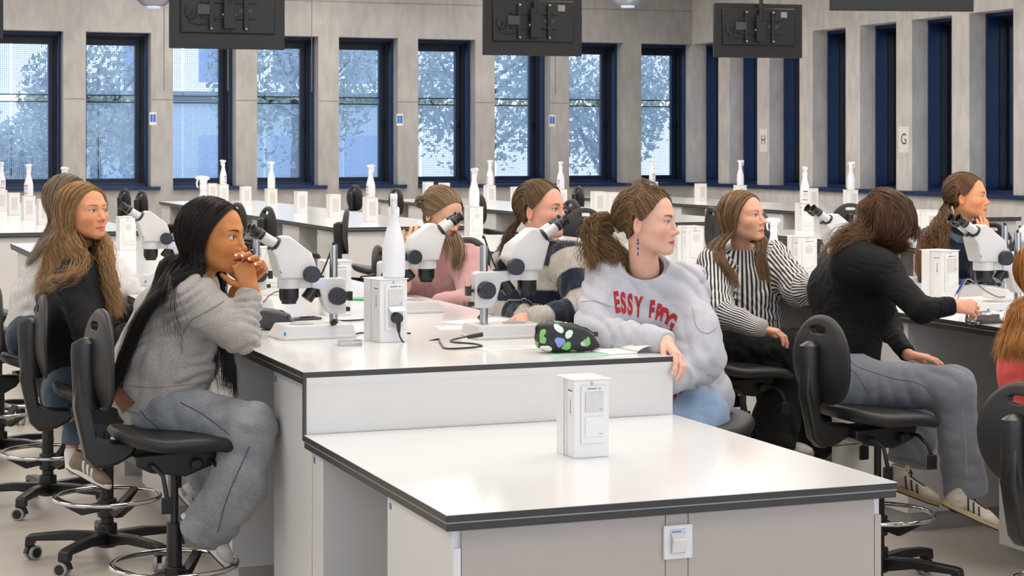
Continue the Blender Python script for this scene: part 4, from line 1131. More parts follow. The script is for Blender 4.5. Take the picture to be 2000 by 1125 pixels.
# ------------------------------------------------------------------ hands
def hand_parts(w, d, n, curl, side=1, s=1.0, thumb=None, spread=0.10, curls=None):
    """capsules of a hand. w wrist, d pointing direction of the palm, n direction out of the back of the hand.
    curl: radians at each finger joint (towards the palm). side +1 puts the thumb to cross(n, d)."""
    d = unit(d); n = unit(n - np.dot(n, d) * d); t = np.cross(n, d) * side
    P = []; palm = []
    k0 = w + d * 0.010 * s
    bases = []
    for i, (lt, ln, up) in enumerate(((0.030, 0.088, 0.000), (0.0105, 0.093, 0.003), (-0.009, 0.089, 0.002), (-0.028, 0.080, -0.002))):
        b = w + d * ln * s + t * lt * s + n * up * s
        palm.append((w + t * lt * 0.55 * s + d * 0.008 * s, b, 0.0150 * s, 0.0115 * s)); bases.append(b)
    fl = ((0.040, 0.024, 0.019), (0.044, 0.028, 0.020), (0.041, 0.026, 0.019), (0.033, 0.020, 0.017))
    F_ = []
    for i, b in enumerate(bases):
        c = curl if curls is None else curls[i]
        c = c if hasattr(c, '__len__') else (c, c * 1.1, c * 0.7)
        ang = 0.0; p = b; dirx = unit(d + t * spread * (1.5 - i)); rr = [0.0098, 0.0090, 0.0080, 0.0068]
        pts = [p]
        for j in range(3):
            ang += c[j]
            v = math.cos(ang) * dirx - math.sin(ang) * n
            p = p + v * fl[i][j] * s; pts.append(p)
        F_.append([(pts[j], pts[j + 1], rr[j] * s, rr[j + 1] * s) for j in range(3)])
    if thumb is None: thumb = (0.7, 0.25)
    a, cfold = thumb
    tb = w + d * 0.022 * s + t * 0.024 * s - n * 0.006 * s
    v1 = unit(d * math.cos(a) + t * math.sin(a) - n * cfold); v2 = unit(v1 + d * 0.35 - t * 0.25 - n * cfold * 0.5)
    F_.append([(tb, tb + v1 * 0.040 * s, 0.0145 * s, 0.0108 * s), (tb + v1 * 0.040 * s, tb + v1 * 0.040 * s + v2 * 0.030 * s, 0.0105 * s, 0.0095 * s),
               (tb + v1 * 0.040 * s + v2 * 0.030 * s, tb + v1 * 0.040 * s + v2 * 0.052 * s, 0.0093 * s, 0.0075 * s)])
    return palm, F_
def hand_sdf(p, palm, fingers, wrist_seg=None):
    d = None
    for (a, b, ra, rb) in palm:
        e = f_cone(p, a, b, ra, rb); d = e if d is None else smin(d, e, 0.012)
    if wrist_seg is not None: d = smin(d, f_cone(p, *wrist_seg), 0.016)
    for F_ in fingers:
        g = None
        for (a, b, ra, rb) in F_:
            e = f_cone(p, a, b, ra, rb); g = e if g is None else smin(g, e, 0.003)
        d = smin(d, g, 0.0035)
    return d

# ------------------------------------------------------------------ hair
def hair_mat(name, col, col2, rough=0.42):
    m = mat(name, '#ffffff', rough=rough, var=0.12, scale=50, vcol=True, spec=0.35)
    return m
def spline(P, n):
    """Catmull-Rom through points P, n samples"""
    P = np.asarray(P, float); m = len(P)
    seg = np.linalg.norm(np.diff(P, axis=0), axis=1); s = np.concatenate([[0], np.cumsum(seg)]); s /= s[-1]
    T = np.linspace(0, 1, n); out = np.zeros((n, 3))
    for c in range(3):
        d = np.gradient(P[:, c], s) if m > 2 else np.full(m, (P[-1, c] - P[0, c]))
        i = np.clip(np.searchsorted(s, T, side='right') - 1, 0, m - 2); h = s[i + 1] - s[i]; t = (T - s[i]) / h
        out[:, c] = (2 * t ** 3 - 3 * t ** 2 + 1) * P[i, c] + (t ** 3 - 2 * t ** 2 + t) * h * d[i] + (-2 * t ** 3 + 3 * t ** 2) * P[i + 1, c] + (t ** 3 - t ** 2) * h * d[i + 1]
    return out
def hair_strands(name, sheets, parent, material, cols, seed=1, seg=26):
    """sheets: dicts with guides (list of world polylines side by side), n strands, r radius, thick (depth jitter), wave (amp, wavelength)"""
    R = np.random.RandomState(seed); Vs, Qs, Cs = [], [], []; base = 0
    cols = [np.array(lin(c)) for c in cols]
    for sh in sheets:
        G = np.stack([spline(g, seg) for g in sh['guides']]); k = len(G); n = sh['n']; ends = sh.get('ends', 0.12)
        u = R.uniform(0, k - 1, n) if k > 1 else np.zeros(n); i = np.minimum(u.astype(int), max(k - 2, 0)); f = (u - i)[:, None, None]
        f = f * f * (3 - 2 * f) * 0.3 + f * 0.7
        S = G[i] * (1 - f) + G[np.minimum(i + 1, k - 1)] * f
        T = np.linspace(0, 1, seg)[None, :, None]
        clump = R.normal(size=(max(n // 14, 1), 3)); ci = (u / max(k - 1, 1) * (len(clump) - 1)).astype(int) if k > 1 else R.randint(0, len(clump), n)
        off = (R.normal(size=(n, 3)) * 0.6 + clump[ci] * sh.get('lock', 0.8)) * sh.get('thick', 0.006)
        S = S + off[:, None, :] * (0.25 + T * sh.get('flare', 1.0))
        amp, lam = sh.get('wave', (0.0, 0.08))
        if amp:
            ln = np.linalg.norm(np.diff(S, axis=1), axis=2).sum(1)[:, None, None]
            ph = R.uniform(0, 1.6, (n, 1, 1)) + clump[ci][:, :1, None] * 2
            fr = 2 * PI * ln / lam * R.uniform(0.85, 1.15, (n, 1, 1)); d = np.gradient(S, axis=1); d /= np.linalg.norm(d, axis=2, keepdims=True) + 1e-9
            a = np.cross(d, UPV + 0.01); a /= np.linalg.norm(a, axis=2, keepdims=True) + 1e-9; b = np.cross(d, a)
            env = np.clip((T - sh.get('w0', 0.25)) / 0.3, 0, 1) * amp
            S = S + env * (np.sin(fr * T + ph) * a + 0.7 * np.cos(fr * T + ph) * b)
        # varying lengths
        cut = 1 - R.uniform(0, ends, n); idx = np.linspace(0, 1, seg)[None, :] * cut[:, None] * (seg - 1)
        i0 = np.minimum(idx.astype(int), seg - 2); ff = (idx - i0)[..., None]; ar = np.arange(n)[:, None]
        S = S[ar, i0] * (1 - ff) + S[ar, i0 + 1] * ff
        d = np.gradient(S, axis=1); d /= np.linalg.norm(d, axis=2, keepdims=True) + 1e-9
        a = np.cross(d, np.array([0.3, 0.5, 0.81])); a /= np.linalg.norm(a, axis=2, keepdims=True) + 1e-9; b = np.cross(d, a)
        rr = sh.get('r', 0.0011) * R.uniform(0.6, 1.3, (n, 1, 1)) * (1 - 0.75 * T ** 3)
        V = np.stack([S + rr * (math.cos(q) * a + math.sin(q) * b) for q in (0, 2.094, 4.189)], 2)      # n, seg, 3, 3
        ids = base + np.arange(n * seg * 3).reshape(n, seg, 3)
        for q in range(3):
            q2 = (q + 1) % 3
            Qs.append(np.stack([ids[:, :-1, q], ids[:, :-1, q2], ids[:, 1:, q2], ids[:, 1:, q]], -1).reshape(-1, 4))
        mixf = np.clip(R.normal(0.5, 0.28, (n, 1, 1)) + 0.0, 0, 1); tip = sh.get('tip', 0.0) * T
        m1 = np.clip(mixf + tip, 0, 1); c = cols[0] * (1 - m1) + cols[1] * m1
        c = c * R.uniform(0.75, 1.2, (n, 1, 1))
        Cs.append(np.repeat(c[:, :, None, :], 3, 2).reshape(-1, 3)); Vs.append(V.reshape(-1, 3)); base += n * seg * 3
    return mesh_np(name, np.concatenate(Vs), np.concatenate(Qs), material, parent, col=np.concatenate(Cs))

# ------------------------------------------------------------------ clothes
class Cloth:
    """a garment: smooth union of tapered limbs, creased by waves; each part carries a pattern coordinate"""
    def __init__(s, k=0.05): s.parts, s.k, s.cuts, s.adds = [], k, [], []; s.fold = (0.004, 0.10, 1); s.fold2 = None; s.calm = None
    def cone(s, a, b, ra, rb, k=None, ring=None, pat=None, grp=0):
        s.parts.append(('c', A(*a), A(*b), ra, rb, k or s.k, ring, pat, grp)); return s
    def ell(s, c, r, R=None, k=None): s.parts.append(('e', A(*c), r, R, k or s.k)); return s
    def cut_plane(s, p, n, rad=9.0): s.cuts.append((A(*p), unit(n), rad)); return s     # removes the side n points to
    def __call__(s, p):
        d = None
        for q in s.parts:
            if q[0] == 'c':
                _, a, b, ra, rb, k, ring, pat, grp = q
                e = f_cone(p, a, b, ra, rb)
                if ring:
                    amp, lam, t0, t1 = ring; ba = b - a; L = np.linalg.norm(ba); t = ((p - a) @ ba) / L ** 2
                    w = np.clip((t - t0) / 0.15, 0, 1) * np.clip((t1 - t) / 0.15, 0, 1) * (e < 0.05)
                    side = waves(p, 11, 0.09, 3)
                    e = e - amp * w * np.sin(t * L * 2 * PI / lam + 1.2 * side)
            else: e = f_ell(p, q[1], q[2], q[3]); k = q[4]
            d = e if d is None else smin(d, e, k)
        d0 = d; amp, lam, sd = s.fold
        n1 = waves(p, sd, lam, 4); d = d - amp * (2 * np.abs(n1) - 1) - amp * 0.5 * waves(p, sd + 5, lam * 0.45, 4)
        if s.fold2:
            amp, dirv, lam, sd = s.fold2; x = (p @ unit(dirv)) * 2 * PI / lam + 2.8 * waves(p, sd, lam * 3, 3)
            d = d - amp * (2 * np.abs(np.sin(x)) ** 0.8 - 1) * np.clip(0.25 + 1.1 * waves(p, sd + 2, lam * 3.2, 3), 0, 1)
        if s.calm is not None:
            w = np.clip((np.linalg.norm(p - s.calm, axis=1) - 0.06) / 0.09, 0, 1); d = d0 * (1 - w) + d * w
        for (c, n, rad) in s.cuts:
            e = (p - c) @ n
            d = np.where((np.linalg.norm(p - c, axis=1) < rad) | (rad > 8), np.maximum(d, e), d)
        for fn in s.adds: d = fn(p, d)
        return d
    def bounds(s, pad=0.04):
        P = []
        for q in s.parts:
            if q[0] == 'c': P += [q[1] - q[3], q[1] + q[3], q[2] - q[4], q[2] + q[4]]
            else: P += [q[1] - max(q[2]), q[1] + max(q[2])]
        P = np.array(P); return P.min(0) - pad, P.max(0) + pad
    def mesh(s, name, mats, parent, h=0.007, pattern=False, col=None):
        lo, hi = s.bounds(); V, Q = surf_nets(s, lo, hi, h); attrs = None
        if pattern:
            best = np.full(len(V), 9.0); val = np.zeros(len(V)); val2 = np.zeros(len(V))
            for q in s.parts:
                if q[0] != 'c' or q[7] is None: continue
                e = f_cone(V, q[1], q[2], q[3], q[4]); v, v2 = q[7](V); m = e < best
                val = np.where(m, v, val); best = np.minimum(best, e)
            attrs = {'pat': val}
        return mesh_np(name, V, Q, mats, parent, attrs=attrs, col=col(V) if col else None)

def cloth_mat(name, col, col2=None, rough=0.9, scale=60, bump=0.4, bscale=350, sheen=0.15, pattern=None, var=0.05, heather=0.0):
    m = mat(name, col, rough=rough, var=var, scale=scale, bump=bump, bscale=bscale, sheen=sheen, spec=0.2)
    nt = m.node_tree; b = nt.nodes['Principled BSDF']; L = nt.links.new
    if heather:
        tc = nt.nodes.new('ShaderNodeTexCoord'); n = nt.nodes.new('ShaderNodeTexNoise'); n.inputs['Scale'].default_value = 420; n.inputs['Detail'].default_value = 2
        mp = nt.nodes.new('ShaderNodeMapping'); mp.inputs['Scale'].default_value = (1, 1, 0.35); L(tc.outputs['Object'], mp.inputs[0]); L(mp.outputs[0], n.inputs['Vector'])
        r = nt.nodes.new('ShaderNodeMapRange'); r.inputs['From Min'].default_value = 0.3; r.inputs['From Max'].default_value = 0.7
        r.inputs['To Min'].default_value = 1 - heather; r.inputs['To Max'].default_value = 1 + heather; L(n.outputs[0], r.inputs['Value'])
        src = b.inputs['Base Color'].links[0].from_socket; mul = nt.nodes.new('ShaderNodeVectorMath'); mul.operation = 'SCALE'
        L(src, mul.inputs[0]); L(r.outputs[0], mul.inputs['Scale']); L(mul.outputs[0], b.inputs['Base Color'])
    if pattern:
        period, duty, soft = pattern
        a = nt.nodes.new('ShaderNodeAttribute'); a.attribute_name = 'pat'
        m1 = nt.nodes.new('ShaderNodeMath'); m1.operation = 'MULTIPLY'; m1.inputs[1].default_value = 1 / period; L(a.outputs['Fac'], m1.inputs[0])
        fr = nt.nodes.new('ShaderNodeMath'); fr.operation = 'FRACT'; L(m1.outputs[0], fr.inputs[0])
        sb = nt.nodes.new('ShaderNodeMath'); sb.operation = 'SUBTRACT'; sb.inputs[1].default_value = 0.5; L(fr.outputs[0], sb.inputs[0])
        ab = nt.nodes.new('ShaderNodeMath'); ab.operation = 'ABSOLUTE'; L(sb.outputs[0], ab.inputs[0])
        r = nt.nodes.new('ShaderNodeMapRange'); r.inputs['From Min'].default_value = duty / 2 - soft; r.inputs['From Max'].default_value = duty / 2 + soft; L(ab.outputs[0], r.inputs['Value'])
        mx = nt.nodes.new('ShaderNodeMixRGB'); mx.inputs['Color2'].default_value = (*lin(col2), 1)
        src = b.inputs['Base Color'].links[0].from_socket; L(src, mx.inputs['Color1']); L(r.outputs[0], mx.inputs['Fac']); L(mx.outputs[0], b.inputs['Base Color'])
    return m
J = pw
def scalp(q, off=0.009):
    """push local points out to the skull surface plus an offset"""
    q = np.atleast_2d(np.asarray(q, float)); c = A(0, -0.018, 0.015); d = q - c; d /= np.linalg.norm(d, axis=1, keepdims=True)
    lo, hi = np.full(len(q), 0.03), np.full(len(q), 0.16)
    for _ in range(18):
        m = (lo + hi) / 2; v = cranium(c + d * m[:, None]); lo = np.where(v < 0, m, lo); hi = np.where(v < 0, hi, m)
    return c + d * (lo + off)[:, None]
def lerp(a, b, t): return np.asarray(a) * (1 - t) + np.asarray(b) * t

M_hair = hair_mat('hair', '#ffffff', None)
M_hairb = mat('hair_under', '#ffffff', rough=0.8, var=0.35, scale=220, vcol=True, spec=0.1, stretch=(1, 1, 0.15))
def hair_cap(H, parent, color, off=0.008, cut=(0.070, 0.090, 0.010, -0.030), low=-0.055, volume=None, extra=None):
    y0, z0, y1, z1 = cut; n = unit(A(0, (z0 - z1), -(y0 - y1))); p0 = A(0, y0, z0)
    def f(p):
        d = cranium(p) - off
        d = smin(d, f_ell(p, A(0, 0.028, 0.048), (0.056 + off, 0.050 + off * 0.7, 0.046 + off)), 0.02)
        d = smax(d, (p - p0) @ n + 0.003 * waves(p, 3, 0.02, 3), 0.006); d = np.maximum(d, low - p[:, 2])
        if volume is not None: d = volume(p, d)
        return d
    V, Q = surf_nets(f, (-0.12, -0.15, -0.12), (0.12, 0.12, 0.15), 0.0045)
    return mesh_np('hair_base', to_world(H, V), Q, M_hairb, parent, col=np.tile(np.array(lin(color)) * 0.9, (len(V), 1)))

def fan(P, n):
    P = np.asarray(P, float); return spline(P, n)
def sweep(H, roots, tie, off=0.010, mid=7, n=24, th0=0.0, th1=115.0):
    """guides from the hairline along the skull to the tie point; roots run from the forehead down to the nape"""
    R_ = fan(roots, n) if len(roots) > 1 else np.asarray(roots); out = []; sg = 1 if np.sum(np.asarray(roots)[:, 0]) >= 0 else -1
    for i, r in enumerate(R_):
        f = i / max(len(R_) - 1, 1); th = math.radians(th0 + (th1 - th0) * f)
        via = A(sg * 0.080 * math.sin(th), -0.030, 0.020 + 0.095 * math.cos(th))
        p = spline([r, (r + via) / 2 * 1.0, via, (via + np.asarray(tie)) / 2, tie], mid + 2)
        pts = scalp(p, off); pts[-1] = tie
        out.append(to_world(H, pts))
    return out
def mane(H, side, fall_front, fall_back, k=6, off=0.010, part=0.0, tuck=0.0, back_off=0.016):
    """guides of loose hair on one side: from the parting over the side of the skull, then along the fall lines (world)"""
    out = []; k = 18
    for i in range(k):
        t = i / (k - 1)
        root = lerp(A(part, 0.068, 0.094), A(part, -0.085, 0.080), t); root[2] += 0.022 * math.sin(PI * t)
        up = lerp(A(side * 0.050, 0.056, 0.067), A(side * 0.035, -0.105, 0.05), t)
        up += A(side * 0.015, 0, 0.030) * math.sin(PI * t)
        midp = lerp(A(side * 0.074, 0.026 - tuck, 0.016), A(side * 0.045, -0.110, -0.005), t) + A(side * 0.02, 0, 0) * math.sin(PI * t)
        low = lerp(A(side * 0.078, 0.006 - tuck, -0.045), A(side * 0.05, -0.095, -0.065), t) + A(side * 0.012, 0, 0) * math.sin(PI * t)
        loc = spline([root, up, midp, low], 8); o_ = np.linspace(0, 1, 8)
        loc = np.concatenate([scalp(q, off + back_off * t * w * w) for q, w in zip(loc, o_)])
        fall = np.array([lerp(a, b, t) for a, b in zip(fall_front, fall_back)])
        out.append(np.concatenate([to_world(H, loc), fall]))
    return out

def person(label, H, neck, skin='#e0ad92', lip='#b8685f', brow='#5a4030', torso=(), hands=(), iris='#4a3626', gaze=None, kw=None, hh=0.0026, neck_r=(0.047, 0.055), brow_th=1.0, blush=0.35, name='person'):
    base = J(1000, 500, 7) * 0
    r = empty(name, (0, 0, 0), 0, label, 'person')
    nl = to_local(H, np.asarray(neck, float)); kw = kw or {}
    def f(p):
        d = head_sdf(p, **kw); d = smin(d, f_cone(p, A(0, -0.024, -0.055), nl, *neck_r), 0.024)
        return d
    lo = np.minimum(A(-.10, -.13, -.13), nl - 0.075); hi = np.maximum(A(.10, .13, .135), nl + 0.075)
    V, Q = surf_nets(f, lo, hi, hh); col = skin_colors(V, skin, lip, brow, brow_th, blush)
    Vs, Qs, Cs = [to_world(H, V)], [Q], [col]; nv = len(V); sk = np.array(lin(skin))
    if torso:
        c = Cloth(0.05); c.fold = (0.0, 0.1, 1)
        for t in torso: c.cone(*t)
        V, Q = surf_nets(c, *c.bounds(), 0.012); Vs.append(V); Qs.append(Q + nv); Cs.append(np.tile(sk, (len(V), 1))); nv += len(V)
    for (palm, F_, seg, nails) in hands:
        P = np.array([x for q in palm + sum(F_, []) + [seg] for x in (q[0], q[1])])
        V, Q = surf_nets(lambda p: hand_sdf(p, palm, F_, seg), P.min(0) - 0.03, P.max(0) + 0.03, 0.0026)
        c = np.tile(sk, (len(V), 1))
        for F in F_:
            tip = F[-1][1]; dist = np.linalg.norm(V - tip, axis=1); m = np.clip(1 - dist / 0.02, 0, 1)[:, None] * 0.35
            c = c * (1 - m) + sk * np.array([1.04, 0.72, 0.68]) * m
            for seg_ in F[:-1]:
                dist = np.linalg.norm(V - seg_[1], axis=1); m = np.clip(1 - dist / 0.011, 0, 1)[:, None] * 0.25
                c = c * (1 - m) + sk * np.array([0.95, 0.68, 0.62]) * m
        Vs.append(V); Qs.append(Q + nv); Cs.append(c); nv += len(V)
    mesh_np('body', np.concatenate(Vs), np.concatenate(Qs), M_skin, r, col=np.concatenate(Cs))
    eyes(H, r, H['R'][:, 1] if gaze is None else gaze, iris)
    return r
def nails(parent, F_, n, color='#e9d6d2', idx=(0, 1, 2, 3), up=None):
    m = MB()
    for i in idx:
        a, b, ra, rb = F_[i][-1]; d = unit(b - a); nn = unit(n - np.dot(n, d) * d) if up is None else unit(up - np.dot(up, d) * d)
        t = np.cross(nn, d); c = b + nn * rb * 0.85 + d * 0.001
        ring = []
        for k in range(12):
            q = 2 * PI * k / 12; ring.append(c + d * 0.0078 * math.cos(q) + t * 0.0050 * math.sin(q) - nn * 0.0014 * math.sin(q) ** 2)
        m.add([c + nn * 0.0012] + ring, [(0, 1 + k, 1 + (k + 1) % 12) for k in range(12)])
    m.build('fingernail', mat('nail_' + color[1:], color, rough=0.15, spec=0.6), parent)

def torso_parts(c, pelvis, waist, chest, neck, shL, shR, lat, r=(0.115, 0.105, 0.105, 0.062), w=(0.075, 0.06, 0.075), pat=None, k=0.06):
    lat = unit(lat)
    P, W, Cc = (A(*pelvis), A(*waist), A(*chest))
    for s in (-1, 1):
        p, q, u = P + s * lat * w[0], W + s * lat * w[1], Cc + s * lat * w[2]
        c.cone(p, q, r[0], r[1], k, None, pat); c.cone(q, u, r[1], r[2], k, None, pat)
    c.cone(P - lat * w[0], P + lat * w[0], r[0], r[0], k, None, pat); c.cone(Cc - lat * w[2], Cc + lat * w[2], r[2], r[2], k, None, pat)
    c.cone(shL, A(*neck) + (A(*shL) - A(*neck)) * 0.15, r[3] * 1.05, r[3] * 0.9, k, None, pat); c.cone(shR, A(*neck) + (A(*shR) - A(*neck)) * 0.15, r[3] * 1.05, r[3] * 0.9, k, None, pat)
    c.cone(Cc, A(*neck), r[2] * 0.9, r[3] * 1.15, k, None, pat)
    return c

def shoe(parent, heel, toe, up, upper, sole, stripe=None, tongue=None, kind='plain', L_=0.275):
    x = unit(np.asarray(toe) - np.asarray(heel)); z = unit(np.asarray(up) - np.dot(up, x) * x); y = np.cross(z, x); R = np.stack([x, y, z], 1)
    s = np.linalg.norm(np.asarray(toe) - np.asarray(heel)) / 0.275; H0 = dict(c=np.asarray(heel, float), R=R, s=s)
    def f(p):
        q = p.copy(); q[:, 1] = np.abs(q[:, 1])
        d = f_ell(q, A(0.045, 0, 0.045), (0.043, 0.034, 0.045))
        d = smin(d, f_cone(q, A(0.06, 0, 0.062), A(0.19, 0, 0.036), 0.037, 0.030), 0.03)
        d = smin(d, f_ell(q, A(0.215, 0, 0.030), (0.052, 0.042, 0.028)), 0.03)
        d = smin(d, f_cone(q, A(0.055, 0, 0.06), A(0.048, 0, 0.100), 0.038, 0.038), 0.02)
        d = smax(d, -f_cone(q, A(0.052, 0, 0.095), A(0.045, 0, 0.13), 0.030, 0.034), 0.005)
        d = smin(d, f_cone(q, A(0.10, 0, 0.098), A(0.085, 0, 0.118), 0.016, 0.012), 0.01)
        for i in range(5):
            xx = 0.105 + 0.02 * i; d = smin(d, f_cone(q, A(xx, 0.0, 0.099 - 0.016 * i), A(xx + 0.004, 0.022, 0.090 - 0.016 * i), 0.0042, 0.0035), 0.002)
        return np.maximum(d, 0.018 - p[:, 2])
    V, Q = surf_nets(f, (-0.02, -0.06, 0.0), (0.29, 0.06, 0.14), 0.004)
    base = np.array(lin(upper)); c = np.tile(base, (len(V), 1)); X, Y, Z = V[:, 0], V[:, 1], V[:, 2]
    c *= (1 + 0.12 * waves(V, 4, 0.03, 3))[:, None]
    def put(m, col_):
        nonlocal c; m = np.clip(m, 0, 1)[:, None]; c = c * (1 - m) + np.array(lin(col_)) * m
    if kind == 'three' and stripe:
        for k in range(3):
            xc = 0.105 + 0.026 * k - 0.45 * (Z - 0.05); put(np.clip((0.0062 - np.abs(X - xc)) / 0.002, 0, 1) * (Z < 0.082 - 0.008 * k) * (np.abs(Y) > 0.014), stripe)
        put((X > 0.10) * (X < 0.19) * (np.abs(Y) < 0.016), tongue or upper)
    if kind == 'curve' and stripe:
        yc = 0.034 + 9.0 * (X - 0.13) ** 2 * (X < 0.13) + 0.20 * (X - 0.13) * (X > 0.13) * 0.3 + (X < 0.13) * 0
        put(np.clip((0.0045 - np.abs(Z - (0.040 + np.where(X > 0.12, -0.10 * (0.12 - X), 6.0 * (0.12 - X) ** 2)))) / 0.002, 0, 1) * (X > 0.075) * (X < 0.165) * (np.abs(Y) > 0.014), stripe)
        put((X < 0.05) * (Z < 0.045), '#77736f')
    put(np.clip(1 - (Z - 0.018) / 0.006, 0, 1) * 0.6, tongue or upper)
    mesh_up = mesh_np('shoe', to_world(H0, V), Q, mat('shoe_leather', '#ffffff', rough=0.55, vcol=True, bump=0.2, bscale=300), parent, col=c)
    m = MB(); out = []
    for i in range(36):
        t = 2 * PI * i / 36; ct, st = math.cos(t), math.sin(t); xx = 0.135 + 0.140 * ct; wy = 0.040 * (1 + 0.12 * ct) * math.copysign(abs(st) ** 0.75, st) * (1 - 0.15 * math.exp(-((xx - 0.11) / 0.04) ** 2)); out.append((xx, wy))
    M4 = Matrix([[R[0][0] * s, R[0][1] * s, R[0][2] * s, heel[0]], [R[1][0] * s, R[1][1] * s, R[1][2] * s, heel[1]], [R[2][0] * s, R[2][1] * s, R[2][2] * s, heel[2]], [0, 0, 0, 1]])
    m.prism(out, 0.004, 0.027, axis='z', M=M4); m.build('sole', mat('sole_' + sole[1:], sole, rough=0.6, var=0.08), mesh_up, bevel=0.003)
    m = MB(); m.prism([(a * 0.99 + 0.001, b * 0.97) for a, b in out], 0.0, 0.005, axis='z', M=M4); m.build('outsole', mat('outsole_black', '#17171a', rough=0.7), mesh_up)
    return mesh_up

def add_text(parent, target, txts, m, name='lettering'):
    """letters laid on a garment: txts = (char, size, centre, right, up, angle)"""
    me = target.data; V = [v.co.copy() for v in me.vertices]; T = BVHTree.FromPolygons(V, [tuple(p.vertices) for p in me.polygons])
    for (ch, size, c, rt, up, ang, sxy, dist) in txts:
        cv = bpy.data.curves.new('t', 'FONT'); cv.body = ch; cv.size = size; cv.align_x = 'CENTER'; cv.align_y = 'CENTER'; cv.offset = size * 0.05
        t = bpy.data.objects.new('t', cv); COL.objects.link(t); dg = bpy.context.evaluated_depsgraph_get(); me2 = bpy.data.meshes.new_from_object(t.evaluated_get(dg)); bpy.data.objects.remove(t)
        bm = bmesh.new(); bm.from_mesh(me2); bmesh.ops.triangulate(bm, faces=bm.faces)
        for _ in range(4):
            e = [e for e in bm.edges if e.calc_length() > 0.007]
            if not e: break
            bmesh.ops.subdivide_edges(bm, edges=e, cuts=1); bmesh.ops.triangulate(bm, faces=bm.faces)
        rt, up = unit(rt), unit(up); n = np.cross(rt, up)
        vy = max(v.co.y for v in bm.verts); ref = None; kill = []
        for v in sorted(bm.verts, key=lambda v: -v.co.y):
            x, y = v.co.x * sxy[0], v.co.y * sxy[1]; x, y = x * math.cos(ang) - y * math.sin(ang), x * math.sin(ang) + y * math.cos(ang)
            p = np.asarray(c) + rt * x + up * y; h = T.ray_cast(Vector(p + n * dist), Vector(-n))
            dd = float(np.dot(np.array(h[0]), n)) if h[0] is not None else None
            if ref is None: ref = dd
            if dd is None or abs(dd - ref) > 0.05: kill.append(v); v.co = Vector(p); continue
            ref = 0.8 * ref + 0.2 * dd; v.co = h[0] + Vector(n) * 0.0022
        bmesh.ops.delete(bm, geom=kill, context='VERTS')
        bm.to_mesh(me2); bm.free(); me2.materials.clear(); me2.materials.append(m); me2.name = name
        o = bpy.data.objects.new(name, me2); COL.objects.link(o); o.parent = parent

def fuzz(parent, target, n, ln, r, color, seed=3, pat=None):
    """short loose fibres standing off a knitted garment"""
    me = target.data; R = np.random.RandomState(seed); nf = len(me.polygons)
    co = np.zeros(len(me.vertices) * 3, np.float32); me.vertices.foreach_get('co', co); co = co.reshape(-1, 3)
    vi = np.array([p.vertices[:] for p in me.polygons])[R.randint(0, nf, n)]
    w = R.dirichlet((1, 1, 1, 1), n)[..., None]; P = (co[vi] * w).sum(1); a = co[vi[:, 1]] - co[vi[:, 0]]; b = co[vi[:, 3]] - co[vi[:, 0]]
    N = np.cross(a, b); N /= np.linalg.norm(N, axis=1, keepdims=True) + 1e-9
    d = N + R.normal(size=(n, 3)) * 0.7; d /= np.linalg.norm(d, axis=1, keepdims=True); t = np.cross(d, N + 0.01); t /= np.linalg.norm(t, axis=1, keepdims=True) + 1e-9
    L_ = ln * R.uniform(0.4, 1.3, (n, 1)); V = np.stack([P - t * r, P + t * r, P + d * L_ * 0.6 + t * r * 0.8 + N * 0.001, P + d * L_ * 0.6 - t * r * 0.8, P + d * L_ + R.normal(size=(n, 3)) * ln * 0.3], 1)
    ids = np.arange(n * 5).reshape(n, 5); Q = np.stack([ids[:, 0], ids[:, 1], ids[:, 2], ids[:, 3]], 1); Q2 = np.stack([ids[:, 3], ids[:, 2], ids[:, 4], ids[:, 4]], 1)
    att = None
    if pat:
        pv = np.zeros(len(me.vertices), np.float32); me.attributes['pat'].data.foreach_get('value', pv); att = {'pat': np.repeat((pv[vi] * w[..., 0]).sum(1), 5)}
    o = mesh_np('wool_fibres', V.reshape(-1, 3), Q, color, parent, attrs=att); o['kind'] = 'stuff'; return o

def seam(parent, target, pts, col, r=0.0016, name='seam'):
    """a stitched seam lying on a garment"""
    me = target.data; T = BVHTree.FromPolygons([v.co.copy() for v in me.vertices], [tuple(p.vertices) for p in me.polygons]); out = []
    P = spline([J(*q) for q in pts], 30); cam_ = A(0, 0, EYE)
    for p in P:
        d = unit(p - cam_); h = T.ray_cast(Vector(p - d * 0.6), Vector(d))
        if h[0] is not None: out.append(np.array(h[0]) - d * 0.0006)
    if len(out) > 3:
        m = MB(); m.tube(out, r, n=6); return m.build(name, mat('seam_' + col[1:], col, rough=0.9), parent)
